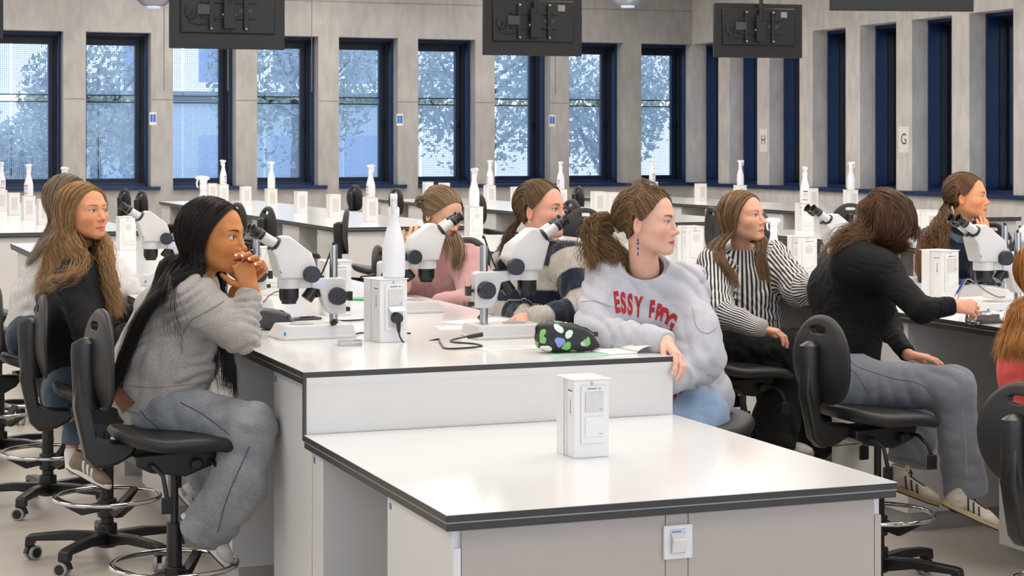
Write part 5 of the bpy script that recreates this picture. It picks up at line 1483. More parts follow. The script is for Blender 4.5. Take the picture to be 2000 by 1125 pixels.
# ================================================================== the girl in the grey sweatshirt
def mk_grey():
    H = head_frame(J(418, 463, 6.60), 69, 0, 0, 1.11); neck = J(376, 556, 6.66)
    shN, shF = J(380, 590, 6.50), J(352, 580, 6.84); elN, elF = J(466, 652, 6.44), J(478, 655, 6.80)
    wrN, wrF = J(489, 566, 6.52), J(462, 572, 6.66); nb = -FWD
    h1 = hand_parts(wrN, J(476, 520, 6.53) - wrN, -FWD + 0.45 * RGT, (1.25, 1.5, 0.9), side=1, s=0.98, thumb=(0.9, 0.5))
    def far_finger(u, v, r0=0.0083):
        t, m, k = J(u, v, 6.470), J(u + 13, v - 4, 6.490), J(u + 20, v + 9, 6.56)
        return [(k, m, r0 * 1.12, r0 * 1.08), (m, t, r0 * 1.05, r0 * 0.92)]
    fF = [far_finger(461, 499, 0.0078), far_finger(473, 500), far_finger(487, 506), far_finger(499, 516, 0.0078)]
    kF = [J(481, 508, 6.56), J(492, 510, 6.56), J(505, 516, 6.57), J(516, 528, 6.58)]
    palF = [(wrF, k, 0.018, 0.011) for k in kF]
    h2 = (palF, fF)
    lat = A(0, 1, 0)
    r = person('girl with long black hair in a grey sweatshirt, chin on folded hands', H, neck, '#bd7b46', '#96543f', '#1d1512',
               torso=[(J(325, 770, 6.68), J(345, 620, 6.68), 0.09, 0.09), (J(345, 620, 6.68), neck, 0.09, 0.05), (shN, elN, 0.04, 0.035), (elN, wrN, 0.034, 0.024), (shF, elF, 0.04, 0.035), (elF, wrF, 0.034, 0.024)],
               hands=[(*h1, (elN, wrN, 0.034, 0.025), 0), (*h2, (elF, wrF, 0.034, 0.025), 0)], iris='#2a1a12', gaze=unit(RGT - 0.10 * FWD + 0.12 * UPV), kw=dict(open_eye=1.05, mouth=1.1), brow_th=1.35, blush=0.25)
    nails(r, h2[1], -FWD + 0.15 * UPV - 0.1 * RGT, '#e6dede')
    c = Cloth(0.05); c.fold = (0.0028, 0.13, 21); c.fold2 = (0.0085, UPV + 0.5 * RGT * -1 + 0.2 * FWD, 0.080, 5)
    torso_parts(c, J(300, 772, 6.68), J(322, 705, 6.68), J(346, 628, 6.68), neck - UPV * 0.01, shN, shF, lat, r=(0.150, 0.152, 0.130, 0.072), w=(0.055, 0.06, 0.075))
    c.cone(J(372, 690, 6.68), J(385, 640, 6.66), 0.10, 0.09)
    c.cone(shN, elN, 0.088, 0.066, 0.05); c.cone(elN, wrN + (elN - wrN) * 0.12, 0.062, 0.043, 0.02, ring=(0.0036, 0.034, 0.05, 0.85))
    c.cone(shF, elF, 0.085, 0.060, 0.04); c.cone(elF, wrF + (elF - wrF) * 0.12, 0.056, 0.040, 0.02, ring=(0.004, 0.03, 0.1, 0.9))
    c.cut_plane(wrN + (elN - wrN) * 0.10, wrN - elN, 0.10)
    c.cut_plane(J(250, 787, 6.68), -UPV - 0.12 * RGT)
    c.calm = neck; c.adds.append(lambda p, d: np.maximum(d, -f_cone(p, neck - UPV * 0.01 , neck + UPV * 0.12 + RGT * 0.04, 0.056, 0.080)))
    M_ = cloth_mat('sweat_grey', '#a29b95', heather=0.22, scale=14, var=0.06)
    sw = c.mesh('sweatshirt', M_, r, 0.0065)
    # ribbed cuff
    cf = Cloth(0.01); cf.fold = (0.0006, 0.02, 3); a = wrN + (elN - wrN) * 0.30; b = wrN + (elN - wrN) * 0.06
    cf.cone(a, b, 0.047, 0.0425); cf.cut_plane(b, b - a); cf.cut_plane(a, a - b); cf.mesh('cuff', M_, sw, 0.004)
    cf = Cloth(0.01); cf.fold = (0.0006, 0.02, 3); a = wrF + (elF - wrF) * 0.30; b = wrF + (elF - wrF) * 0.06
    cf.cone(a, b, 0.045, 0.040); cf.cut_plane(b, b - a); cf.cut_plane(a, a - b); cf.mesh('cuff', M_, sw, 0.004)
    # hem band
    # jeans
    M_j = cloth_mat('washed_jeans', '#8b8d8f', scale=9, var=0.25, bump=0.5, bscale=500, heather=0.26)
    j = Cloth(0.05); j.fold = (0.0022, 0.13, 8); j.fold2 = (0.0045, 0.8 * RGT + UPV, 0.16, 9)
    hpN, hpF = J(322, 795, 6.58), J(300, 788, 6.80); knN, knF = J(488, 838, 6.42), J(480, 832, 6.78); anN, anF = J(405, 1030, 6.42), J(392, 975, 6.76)
    j.cone(hpN, hpF, 0.112, 0.112); j.cone(hpN, knN, 0.100, 0.082); j.cone(hpF, knF, 0.10, 0.08)
    mid = J(462, 950, 6.38); j.cone(knN, mid, 0.084, 0.090); j.cone(mid, anN + A(0, 0, .0), 0.090, 0.092); j.cone(knF, anF, 0.08, 0.085); j.cone(hpN, J(290, 775, 6.68), 0.105, 0.11)
    j.cut_plane(anN + unit(anN - mid) * 0.035, anN - mid + 0.35 * RGT * 0.1)
    j.cut_plane(J(288, 755, 6.68), UPV - 0.3 * RGT)
    jo = j.mesh('jeans', M_j, r, 0.0075)
    seam(jo, jo, [(352, 786, 6.5), (400, 812, 6.4), (450, 850, 6.35)], '#3f4a5c'); seam(jo, jo, [(487, 872, 6.33), (468, 915, 6.3), (452, 950, 6.28), (438, 990, 6.28), (425, 1040, 6.3)], '#4a5364', 0.0022)
    seam(jo, jo, [(268, 792, 6.5), (285, 815, 6.48), (312, 838, 6.46)], '#3f4a5c')
    seam(sw, sw, [(438, 588, 6.4), (405, 608, 6.38), (372, 628, 6.38), (357, 655, 6.4), (355, 690, 6.45)], '#7d7874', 0.0020)
    seam(sw, sw, [(240, 752, 6.5), (300, 757, 6.45), (360, 752, 6.45), (400, 748, 6.5)], '#837e79', 0.0014)
    br = Cloth(0.01); br.fold = (0.0005, 0.02, 2)
    m = MB(); a, b = J(236, 775, 6.60), J(262, 775, 6.58)
    q = [J(217, 772, 6.50), J(232, 754, 6.48), J(264, 786, 6.45), J(240, 808, 6.47)]
    m.add(q + [x + FWD * 0.004 for x in q], [(0, 1, 2, 3), (7, 6, 5, 4), (0, 4, 5, 1), (1, 5, 6, 2), (2, 6, 7, 3), (3, 7, 4, 0)]); m.build('leather_patch', mat('brown_leather', '#6b3718', rough=0.5, var=0.2, scale=60), jo)
    shoe(r, J(352, 1010, 6.40), J(446, 1114, 6.40), UPV + 0.9 * RGT, '#b5b0aa', '#d8cfc6', '#1a1a1a', '#8f8b86', 'curve')
    shoe(r, J(344, 960, 6.80), J(415, 1040, 6.80), UPV + 0.9 * RGT, '#b5b0aa', '#cfc6be', '#1a1a1a', '#8f8b86', 'curve')
    # hair
    hb, hc = '#0e0b0a', '#2c2420'
    hair_cap(H, r, hb, off=0.012, cut=(0.066, 0.094, 0.002, -0.030), low=-0.075)
    ff = [J(400, 528, 6.50), J(352, 548, 6.46), J(288, 600, 6.44), J(250, 680, 6.46), J(226, 765, 6.48)]
    fb = [J(318, 508, 6.64), J(302, 560, 6.62), J(266, 640, 6.55), J(236, 720, 6.55), J(208, 795, 6.52)]
    sh = [dict(guides=mane(H, 1, ff, fb, 8, 0.014, tuck=0.004), n=4200, r=0.00085, thick=0.006, flare=1.6, wave=(0.004, 0.22), ends=0.35)]
    gF = [J(440, 560, 6.72), J(432, 640, 6.62), J(440, 700, 6.58), J(448, 780, 6.6)]; gB = [J(345, 530, 6.80), J(320, 600, 6.8), J(300, 660, 6.8), J(285, 720, 6.8)]
    sh.append(dict(guides=mane(H, -1, gF, gB, 7, 0.014, tuck=0.004), n=1400, r=0.00085, thick=0.006, flare=1.5, wave=(0.004, 0.2), ends=0.3))
    sh.append(dict(guides=[[J(415, 600, 6.60), J(430, 660, 6.56), J(436, 720, 6.54), J(430, 765, 6.54)], [J(430, 600, 6.62), J(448, 660, 6.56), J(458, 720, 6.54), J(466, 785, 6.54)]], n=500, r=0.0008, thick=0.006, flare=1.0, wave=(0.003, 0.2), ends=0.3))
    sh.append(dict(guides=[[J(330, 530, 6.50), J(335, 560, 6.38), J(330, 620, 6.33), J(345, 680, 6.37)], [J(350, 560, 6.45), J(345, 590, 6.36), J(372, 660, 6.31), J(395, 690, 6.33)]], n=38, r=0.0006, thick=0.012, flare=2, wave=(0.006, 0.25), ends=0.3))
    hair_strands('hair', sh, r, M_hair, (hb, hc), 1)
mk_grey()

def std_torso(c, cut_neck, neck, r=(0.054, 0.075), ax=None):
    ax = unit(UPV - 0.3 * FWD) if ax is None else unit(ax); c.calm = neck
    c.adds.append(lambda p, d: np.maximum(d, -f_cone(p, neck - UPV * 0.005, neck + ax * 0.13, *r)))
def cuff(parent, M_, el, wr, r0, r1, t=0.22, h=0.004):
    cf = Cloth(0.01); cf.fold = (0.0006, 0.02, 3); a = wr + (el - wr) * t; b = wr + (el - wr) * 0.03
    cf.cone(a, b, r0, r1); cf.cut_plane(b, b - a); cf.cut_plane(a, a - b); return cf.mesh('cuff', M_, parent, h)

# ================================================================== the girl in the black sweater
def mk_black():
    H = head_frame(J(166, 416, 7.85), 53, 7, 0, 1.02); neck = J(158, 500, 7.92)
    shN, shF = J(150, 545, 7.74), J(185, 535, 8.08); elN, elF = J(190, 690, 7.62), J(225, 640, 7.95); wrN, wrF = J(262, 648, 7.60), J(285, 600, 7.9)
    hN = hand_parts(wrN, RGT, UPV - 0.3 * FWD, 0.3); seg = (elN, wrN, 0.034, 0.025)
    r = person('girl with long wavy light brown hair in a black sweater, looking up to the right', H, neck, '#d4946c', '#c0685c', '#6b4a34',
               torso=[(J(140, 740, 7.9), J(150, 600, 7.92), 0.09, 0.09), (J(150, 600, 7.92), neck, 0.09, 0.045), (shN, elN, 0.04, 0.035), (J(140, 880, 7.62), J(150, 800, 7.7), 0.026, 0.036)],
               hands=[(*hN, seg, 0)], iris='#45546a', gaze=unit(RGT - 0.35 * FWD + 0.22 * UPV), blush=0.35)
    c = Cloth(0.06); c.fold = (0.004, 0.12, 31); c.fold2 = (0.006, UPV + 0.7 * RGT, 0.09, 6)
    torso_parts(c, J(135, 745, 7.9), J(130, 680, 7.92), J(142, 600, 7.92), neck, shN, shF, A(0, 1, 0), r=(0.125, 0.125, 0.125, 0.07))
    c.cone(shN, elN, 0.085, 0.078, 0.05); c.cone(elN, wrN, 0.072, 0.048, 0.03, ring=(0.004, 0.04, 0.1, 0.9)); c.cone(shF, elF, 0.075, 0.06); c.cone(elF, wrF, 0.055, 0.04)
    c.cut_plane(J(140, 775, 7.9), -UPV); c.cut_plane(wrN, wrN - elN, 0.1); std_torso(c, 0, neck, (0.052, 0.085))
    M_ = cloth_mat('black_knit', '#232222', scale=20, var=0.08, sheen=0.05); c.mesh('sweater', M_, r, 0.0075)
    j = Cloth(0.05); j.fold = (0.003, 0.1, 4); M_j = cloth_mat('dark_blue_jeans', '#43525f', scale=12, var=0.15, heather=0.1, bscale=700)
    hp, kn, an = J(150, 775, 7.9), J(215, 800, 7.7), J(146, 852, 7.66)
    j.cone(J(135, 765, 7.75), J(145, 760, 8.0), 0.115, 0.115); j.cone(J(150, 775, 7.78), kn, 0.09, 0.07); j.cone(kn, J(165, 868, 7.64), 0.062, 0.05)
    j.cone(J(150, 800, 7.75), J(146, 868, 7.64), 0.055, 0.048); j.cut_plane(J(146, 866, 7.64), -UPV); j.mesh('jeans', M_j, r, 0.008)
    m = Cloth(0.02); m.fold = (0.0005, 0.02, 2); m.cone(J(140, 884, 7.62), J(143, 912, 7.6), 0.030, 0.032); m.mesh('sock', mat('white_sock', '#d6d2cd', rough=0.9, bump=0.3, bscale=400), r, 0.005)
    shoe(r, J(131, 915, 7.58), J(214, 958, 7.50), UPV + 0.35 * RGT, '#786855', '#d8d4cf', '#e4e1dc', '#4a4038', 'three')
    hb, hc = '#6a5038', '#c49a6a'
    hair_cap(H, r, '#5c4630', off=0.010, cut=(0.068, 0.092, 0.008, -0.030))
    f1 = [J(205, 470, 7.70), J(212, 510, 7.66), J(222, 560, 7.62), J(238, 610, 7.60)]; b1 = [J(150, 470, 7.74), J(152, 500, 7.72), J(135, 530, 7.66), J(120, 555, 7.64)]
    f1n = [J(150, 480, 7.72), J(168, 515, 7.66), J(150, 535, 7.62), J(112, 545, 7.62)]; b1n = [J(98, 480, 7.90), J(88, 520, 7.90), J(72, 560, 7.86), J(68, 590, 7.86)]
    sh = [dict(guides=mane(H, 1, f1n, b1n, 8, 0.012), n=2600, r=0.0010, thick=0.012, flare=1.2, wave=(0.010, 0.10), ends=0.35, w0=0.3, tip=0.25),
          dict(guides=mane(H, -1, [J(214, 480, 7.76), J(216, 520, 7.70), J(226, 570, 7.66), J(240, 615, 7.64)], [J(165, 485, 8.0), J(180, 520, 7.9), J(200, 570, 7.8), J(222, 620, 7.72)], 7, 0.012), n=2000, r=0.0010, thick=0.010, flare=1.4, wave=(0.011, 0.09), ends=0.3, w0=0.3, tip=0.25)]
    hair_strands('hair', sh, r, M_hair, (hb, hc), 2)
mk_black()

# ================================================================== the girl in the white fluffy sweater
def mk_white():
    H = head_frame(J(134, 392, 9.1), 68, 0, 0, 1.03); neck = J(128, 470, 9.15)
    shN, shF = J(120, 505, 8.98), J(165, 495, 9.35); elN, elF = J(150, 600, 8.8), J(236, 560, 9.25); wrF = J(205, 575, 9.1); wrN = J(215, 590, 8.9)
    h = hand_parts(wrF, -RGT + 0.2 * FWD, UPV, 0.4); seg = (elF, wrF, 0.03, 0.024)
    r = person('girl in a white fluffy sweater, her face hidden behind the girl in black', H, neck, '#e2b090', '#b8685f', '#6b4a34',
               torso=[(J(65, 660, 9.1), J(110, 540, 9.12), 0.09, 0.09), (J(110, 540, 9.12), neck, 0.08, 0.045), (shF, elF, 0.035, 0.03)], hands=[(*h, seg, 0)], iris='#5a6a80', hh=0.004)
    c = Cloth(0.07); c.fold = (0.004, 0.12, 41)
    torso_parts(c, J(72, 645, 9.1), J(85, 590, 9.12), J(105, 540, 9.12), neck, shN, shF, A(0, 1, 0), r=(0.125, 0.135, 0.125, 0.075))
    c.cone(shN, elN, 0.08, 0.07); c.cone(elN, wrN, 0.065, 0.05); c.cone(shF, elF, 0.085, 0.075); c.cone(elF, wrF, 0.06, 0.05)
    c.cone(J(195, 500, 9.3), J(240, 560, 9.2), 0.07, 0.065)
    c.cut_plane(J(70, 634, 9.1), -UPV + 0.1 * RGT); std_torso(c, 0, neck)
    M_ = cloth_mat('white_fluffy_knit', '#cfcdca', scale=25, var=0.06, bump=0.8, bscale=160, sheen=0.4); sw = c.mesh('sweater', M_, r, 0.009); fuzz(r, sw, 16000, 0.010, 0.0006, M_)
    j = Cloth(0.05); j.fold = (0.003, 0.1, 4); M_j = cloth_mat('dark_blue_jeans', '#43525f')
    j.cone(J(62, 660, 8.95), J(62, 655, 9.25), 0.12, 0.12); j.cone(J(62, 668, 8.95), J(150, 690, 8.85), 0.09, 0.07); j.cone(J(62, 668, 9.25), J(150, 690, 9.2), 0.09, 0.07); j.cone(J(150, 690, 8.9), J(140, 800, 8.8), 0.06, 0.05); j.cone(J(150, 690, 9.2), J(140, 800, 9.2), 0.06, 0.05)
    j.mesh('jeans', M_j, r, 0.009)
    shoe(r, J(118, 820, 8.8), J(175, 850, 8.75), UPV + 0.2 * RGT, '#8a8278', '#d8d4cf', '#e4e1dc', '#4a4038', 'plain')
    hair_cap(H, r, '#4c4034', off=0.012, cut=(0.068, 0.090, 0.01, -0.030))
    f = [J(112, 440, 8.95), J(95, 470, 8.9), J(70, 500, 8.9), J(55, 520, 8.9)]; b = [J(95, 440, 9.2), J(80, 470, 9.15), J(62, 500, 9.1), J(50, 520, 9.05)]
    hair_strands('hair', [dict(guides=mane(H, 1, f, b, 7, 0.013), n=1900, r=0.0011, thick=0.006, wave=(0.003, 0.2), ends=0.3), dict(guides=mane(H, -1, [J(150, 450, 9.2), J(150, 480, 9.2), J(150, 510, 9.2), J(150, 540, 9.2)], b, 6, 0.013), n=900, r=0.0011, thick=0.006, ends=0.3)], r, M_hair, ('#54483a', '#a89478'), 3)
mk_white()

# ================================================================== the girl in the crest sweatshirt
def mk_crest():
    H = head_frame(J(1266, 433, 6.95), 64, 0, 0, 1.05); neck = J(1258, 528, 7.02)
    shL, shR = J(1190, 544, 7.06), J(1338, 560, 7.02); elL, elR = J(1158, 655, 6.86), J(1366, 700, 6.84); wrL, wrR = J(1300, 668, 6.60), J(1310, 745, 6.70)
    # her hand hangs over the corner of the bench
    hL = hand_parts(wrL, J(1338, 712, 6.50) - wrL, RGT * 0.75 + UPV * 0.5 - FWD * 0.35, (0.35, 0.5, 0.35), side=-1, s=1.0, thumb=(0.35, 0.45), spread=0.04)
    r = person('curly haired girl in a grey crest sweatshirt leaning on the bench corner', H, neck, '#dfae98', '#bb6a66', '#5b4132',
               torso=[(J(1330, 770, 7.1), J(1265, 620, 7.06), 0.09, 0.085), (J(1265, 620, 7.06), neck, 0.08, 0.052), (shL, elL, 0.04, 0.035), (shR, elR, 0.04, 0.035), (elR, wrR, 0.033, 0.025)],
               hands=[(*hL, (elL + (wrL - elL) * 0.5, wrL, 0.031, 0.026), 0)], iris='#3f4c60', gaze=unit(RGT - 0.22 * FWD + 0.02 * UPV), kw=dict(nose=1.12, open_eye=0.85), brow_th=1.5, blush=0.35)
    c = Cloth(0.055); c.fold = (0.0035, 0.13, 55); c.fold2 = (0.0060, RGT + 0.6 * UPV, 0.11, 12)
    lat = unit(RGT + 0.12 * FWD)
    torso_parts(c, J(1345, 775, 7.1), J(1300, 690, 7.08), J(1262, 615, 7.05), neck - UPV * 0.02, shL, shR, lat, r=(0.108, 0.115, 0.120, 0.074), w=(0.05, 0.055, 0.07))
    c.cone(shL, elL, 0.084, 0.078, 0.05); c.cone(elL, wrL + (elL - wrL) * 0.05, 0.066, 0.050, 0.03, ring=(0.008, 0.085, -0.1, 0.95))
    c.cone(shR, elR, 0.078, 0.080, 0.05); c.cone(elR, wrR, 0.074, 0.05, 0.03, ring=(0.005, 0.06, 0.0, 0.9)); c.cone(J(1362, 640, 6.88), elR, 0.078, 0.080)
    c.cut_plane(wrL + unit(wrL - elL) * 0.010, wrL - elL, 0.11); c.cut_plane(J(1350, 822, 7.0), -UPV - 0.15 * RGT)
    c.calm = neck; c.adds.append(lambda p, d: np.maximum(d, -f_cone(p, neck - UPV * 0.006, neck + unit(0.9 * UPV - 0.85 * FWD) * 0.15, 0.074, 0.112)))
    M_ = cloth_mat('sweat_crest_grey', '#b9b8be', heather=0.10, scale=10, var=0.05, bump=0.3, bscale=500); sw = c.mesh('sweatshirt', M_, r, 0.006)
    # neckband
    ax_ = unit(0.9 * UPV - 0.85 * FWD); bx_ = np.cross(ax_, RGT)
    def ring_(h, rr): return [neck + ax_ * h + rr * (math.cos(t) * RGT + math.sin(t) * bx_) for t in [2 * PI * i / 40 for i in range(40)]]
    m = MB(); m.tube(ring_(0.022, 0.0835), 0.0110, n=8, closed=True); m.build('neckband', M_, sw)
    m = MB(); m.tube(ring_(0.010, 0.074), 0.006, n=8, closed=True); m.build('undershirt_edge', mat('brown_undershirt', '#6e4a3a', rough=0.8), sw)
    red = mat('red_felt', '#a82a30', rough=0.9, var=0.18, scale=120, bump=0.4, bscale=500); wht = mat('white_felt', '#dcdad8', rough=0.9)
    L_ = []
    xs = [('E', 1205, 592, 0.10), ('S', 1218, 594, 0.06), ('S', 1231, 597, -0.02), ('Y', 1247, 602, -0.05), ('F', 1273, 609, -0.10), ('P', 1286, 616, -0.18), ('D', 1297, 624, -0.25), ('G', 1308, 633, -0.35)]
    for ch, u, v, an in xs: L_.append((ch, 0.098, J(u, v, 6.9), RGT, UPV, an, (0.40, 1.0), 0.5))
    seam(sw, sw, [(1352, 600, 6.8), (1362, 640, 6.8), (1385, 650, 6.75), (1400, 640, 6.75)], '#9a999f', 0.0018); seam(sw, sw, [(1135, 590, 6.8), (1160, 588, 6.8), (1195, 600, 6.8)], '#9a999f', 0.0018)
    add_text(sw, sw, L_, red)
    add_text(sw, sw, [('M', 0.06, J(1331, 776, 6.8), RGT, UPV, 0.2, (0.8, 1.0), 0.6)], red, 'hem_patch')
    j = Cloth(0.05); j.fold = (0.003, 0.1, 4); M_j = cloth_mat('light_blue_jeans', '#8ea4be', scale=9, var=0.12, heather=0.1, bscale=700)
    j.cone(J(1330, 812, 7.2), J(1368, 812, 7.0), 0.11, 0.11); j.cone(J(1350, 828, 6.95), J(1262, 850, 6.78), 0.10, 0.075); j.cone(J(1330, 825, 7.2), J(1240, 840, 7.1), 0.10, 0.075)
    j.cone(J(1262, 850, 6.78), J(1270, 1010, 6.8), 0.07, 0.06); j.cone(J(1240, 840, 7.1), J(1250, 1000, 7.1), 0.07, 0.06)
    j.mesh('jeans', M_j, r, 0.009)
    shoe(r, J(1300, 1040, 6.85), J(1190, 1060, 6.8), UPV, '#c8c4be', '#d8d4cf', '#e4e1dc', '#4a4038', 'plain'); shoe(r, J(1290, 1020, 7.15), J(1180, 1040, 7.1), UPV, '#c8c4be', '#d8d4cf', '#e4e1dc', '#4a4038', 'plain')
    hair_cap(H, r, '#5a4530', off=0.0065, cut=(0.066, 0.092, -0.012, -0.018), low=-0.060)
    tie = A(0.0, -0.124, -0.022)
    roots = [(0.0, 0.068, 0.093), (0.028, 0.064, 0.085), (0.050, 0.054, 0.068), (0.064, 0.038, 0.042), (0.071, 0.020, 0.020), (0.075, 0.006, 0.006), (0.078, -0.020, 0.026), (0.076, -0.036, 0.006), (0.072, -0.042, -0.032), (0.045, -0.070, -0.066), (0.008, -0.085, -0.078)]
    nr = [(-x, y, z) for x, y, z in roots]
    top = [(0, 0.084, 0.068), (0.01, 0.05, 0.10), (-0.01, 0.02, 0.11), (0.03, -0.02, 0.11), (-0.03, -0.04, 0.10)]
    T = to_world(H, tie)[0]
    g = [[T, T + RGT * -0.035 + UPV * u_ , T + RGT * -0.085 + UPV * (u_ * 0.9 - 0.02) + FWD * f_, T + RGT * (-0.105 + k_ * 0.04) - UPV * (0.085 + 0.015 * k_) + FWD * f_, T - RGT * (0.10 - 0.02 * k_) - UPV * (0.15 + 0.03 * (k_ % 2))] for k_, (u_, f_) in enumerate([(0.045, -0.03), (0.03, 0.03), (0.0, 0.0), (0.035, -0.01), (-0.02, 0.02)])]
    sh = [dict(guides=sweep(H, roots, tie, 0.0125), n=1800, r=0.0010, thick=0.004, wave=(0.004, 0.035), ends=0.02, w0=0.0), dict(guides=sweep(H, nr, tie, 0.015), n=1000, r=0.0010, thick=0.004, wave=(0.004, 0.035), ends=0.02, w0=0.0),
                    dict(guides=g, n=2600, r=0.0012, thick=0.013, lock=1.3, flare=0.9, wave=(0.011, 0.085), ends=0.35, w0=0.1, tip=0.35),
          dict(guides=[to_world(H, scalp([(0, 0.07, 0.085), (0.02, 0.03, 0.11), (0.0, -0.03, 0.12), (0.02, -0.08, 0.06)], 0.024))], n=46, r=0.0005, thick=0.012, wave=(0.012, 0.05), ends=0.6, w0=0.0)]
    hair_strands('hair', sh, r, M_hair, ('#3f3022', '#94714a'), 4)
    m = MB(); a_, b_, d_ = frame_of(T - to_world(H, A(0, -0.05, 0.0))[0]); m.tube([T + RGT * 0.006 + 0.017 * (math.cos(t) * a_ + math.sin(t) * b_) for t in [2 * PI * i / 16 for i in range(16)]], 0.006, n=8, closed=True); m.build('hair_tie', mat('cream_hair_tie', '#d8c2ae', rough=0.8), r)
    e = to_world(H, A(0.080, -0.006, -0.044))[0]
    m = MB(); m.tube([e + UPV * 0.008, e - UPV * 0.010, e - UPV * 0.075], 0.0007, n=5); 
    for k, (dz, rr) in enumerate(((0.018, 0.0042), (0.030, 0.005), (0.048, 0.0038))): m.sphere(e - UPV * dz, rr, 10)
    m.cyl(e - UPV * 0.062, e - UPV * 0.074, 0.0026, n=8); m.build('earring', mat('blue_bead', '#28307a', rough=0.2), r)
mk_crest()

# ================================================================== the girl in the navy and cream sweater
def mk_stripe():
    H = head_frame(J(1058, 410, 8.02), 57, 2, 0, 1.03); neck = J(1052, 490, 8.1)
    shL, shR = J(1000, 512, 8.25), J(1112, 512, 7.95); elL, elR = J(985, 610, 8.12), J(1140, 605, 7.80); wrL, wrR = J(1062, 632, 7.78), J(1055, 622, 7.66)
    hL = hand_parts(wrL, RGT, UPV - 0.4 * FWD, 0.5); hR = hand_parts(wrR, -RGT, UPV - 0.4 * FWD, 0.5)
    r = person('girl with a brown ponytail in a navy and cream striped fluffy sweater', H, neck, '#dba088', '#bd6a60', '#4a3424',
               torso=[(J(1105, 690, 8.1), J(1058, 580, 8.12), 0.09, 0.09), (J(1058, 580, 8.12), neck, 0.08, 0.045), (shL, elL, 0.035, 0.03), (shR, elR, 0.035, 0.03)], hands=[(*hL, (elL, wrL, 0.03, 0.024), 0), (*hR, (elR, wrR, 0.03, 0.024), 0)],
               iris='#3d5068', gaze=unit(RGT - 0.4 * FWD + 0.08 * UPV), brow_th=1.2, blush=0.5)
    c = Cloth(0.06); c.fold = (0.0045, 0.12, 61); zs = lambda p: (p[:, 2] * 1.0 + 0.115, p[:, 2])
    def arm(a, b, o): return lambda p: (o - ((p - a) @ unit(b - a)), p[:, 2])
    torso_parts(c, J(1095, 690, 8.1), J(1070, 630, 8.1), J(1058, 572, 8.1), neck, shL, shR, unit(RGT + 0.25 * FWD * -1), r=(0.115, 0.12, 0.118, 0.072), pat=zs)
    c.cone(shL, elL, 0.078, 0.075, 0.05, None, arm(shL, elL, 1.265)); c.cone(elL, wrL, 0.062, 0.05, 0.02, None, arm(elL, wrL, 1.065)); c.cone(shR, elR, 0.08, 0.078, 0.05, None, arm(shR, elR, 1.265)); c.cone(elR, wrR, 0.065, 0.052, 0.02, None, arm(elR, wrR, 1.065))
    std_torso(c, 0, neck, (0.05, 0.07))
    M_ = cloth_mat('navy_cream_knit', '#151d2e', '#b0a99f', pattern=(0.205, 0.50, 0.02), scale=30, var=0.12, bump=0.9, bscale=140, sheen=0.3); sw = c.mesh('sweater', M_, r, 0.008, pattern=True); fuzz(r, sw, 22000, 0.011, 0.0006, M_, pat=True)
    j = Cloth(0.05); j.fold = (0.003, 0.1, 4); j.cone(J(1080, 705, 8.2), J(1120, 705, 8.05), 0.11, 0.11); j.cone(J(1100, 712, 8.1), J(1000, 740, 8.0), 0.12, 0.09); j.cone(J(1000, 740, 8.0), J(1010, 880, 8.0), 0.075, 0.06); j.mesh('jeans', cloth_mat('dark_blue_jeans', '#43525f'), r, 0.012)
    hair_cap(H, r, '#4a3624', off=0.0065, cut=(0.066, 0.092, -0.012, -0.016), low=-0.06)
    tie = A(0.0, -0.112, -0.045)
    roots = [(0.0, 0.068, 0.093), (0.028, 0.064, 0.085), (0.050, 0.054, 0.068), (0.064, 0.038, 0.042), (0.071, 0.020, 0.020), (0.075, 0.006, 0.006), (0.078, -0.020, 0.026), (0.076, -0.036, 0.006), (0.072, -0.042, -0.032), (0.045, -0.070, -0.066), (0.008, -0.085, -0.078)]
    T = to_world(H, tie)[0]; g = [[T, T - RGT * 0.03 - UPV * 0.03, T - RGT * (0.03 + 0.015 * k_) - UPV * 0.09 - FWD * 0.02 * k_, T - RGT * (0.01 + 0.03 * k_) - UPV * 0.17] for k_ in range(3)]
    sh = [dict(guides=sweep(H, roots, tie, 0.012), n=1700, r=0.0010, thick=0.003, wave=(0.0015, 0.09), ends=0.02), dict(guides=sweep(H, [(-x, y, z) for x, y, z in roots], tie, 0.014), n=1100, r=0.0010, thick=0.003, ends=0.02),
          dict(guides=g, n=900, r=0.001, thick=0.012, wave=(0.004, 0.12), ends=0.3)]
    hair_strands('hair', sh, r, M_hair, ('#38281a', '#7d5f40'), 5)
    e = to_world(H, A(0.079, -0.006, -0.044))[0]; m = MB(); m.tube([e + 0.007 * (math.cos(t) * RGT + math.sin(t) * UPV) for t in [2 * PI * i / 14 for i in range(14)]], 0.002, n=6, closed=True); m.build('earring', mat('silver_ring', '#c8c4bc', rough=0.2, metal=1.0), r)
mk_stripe()

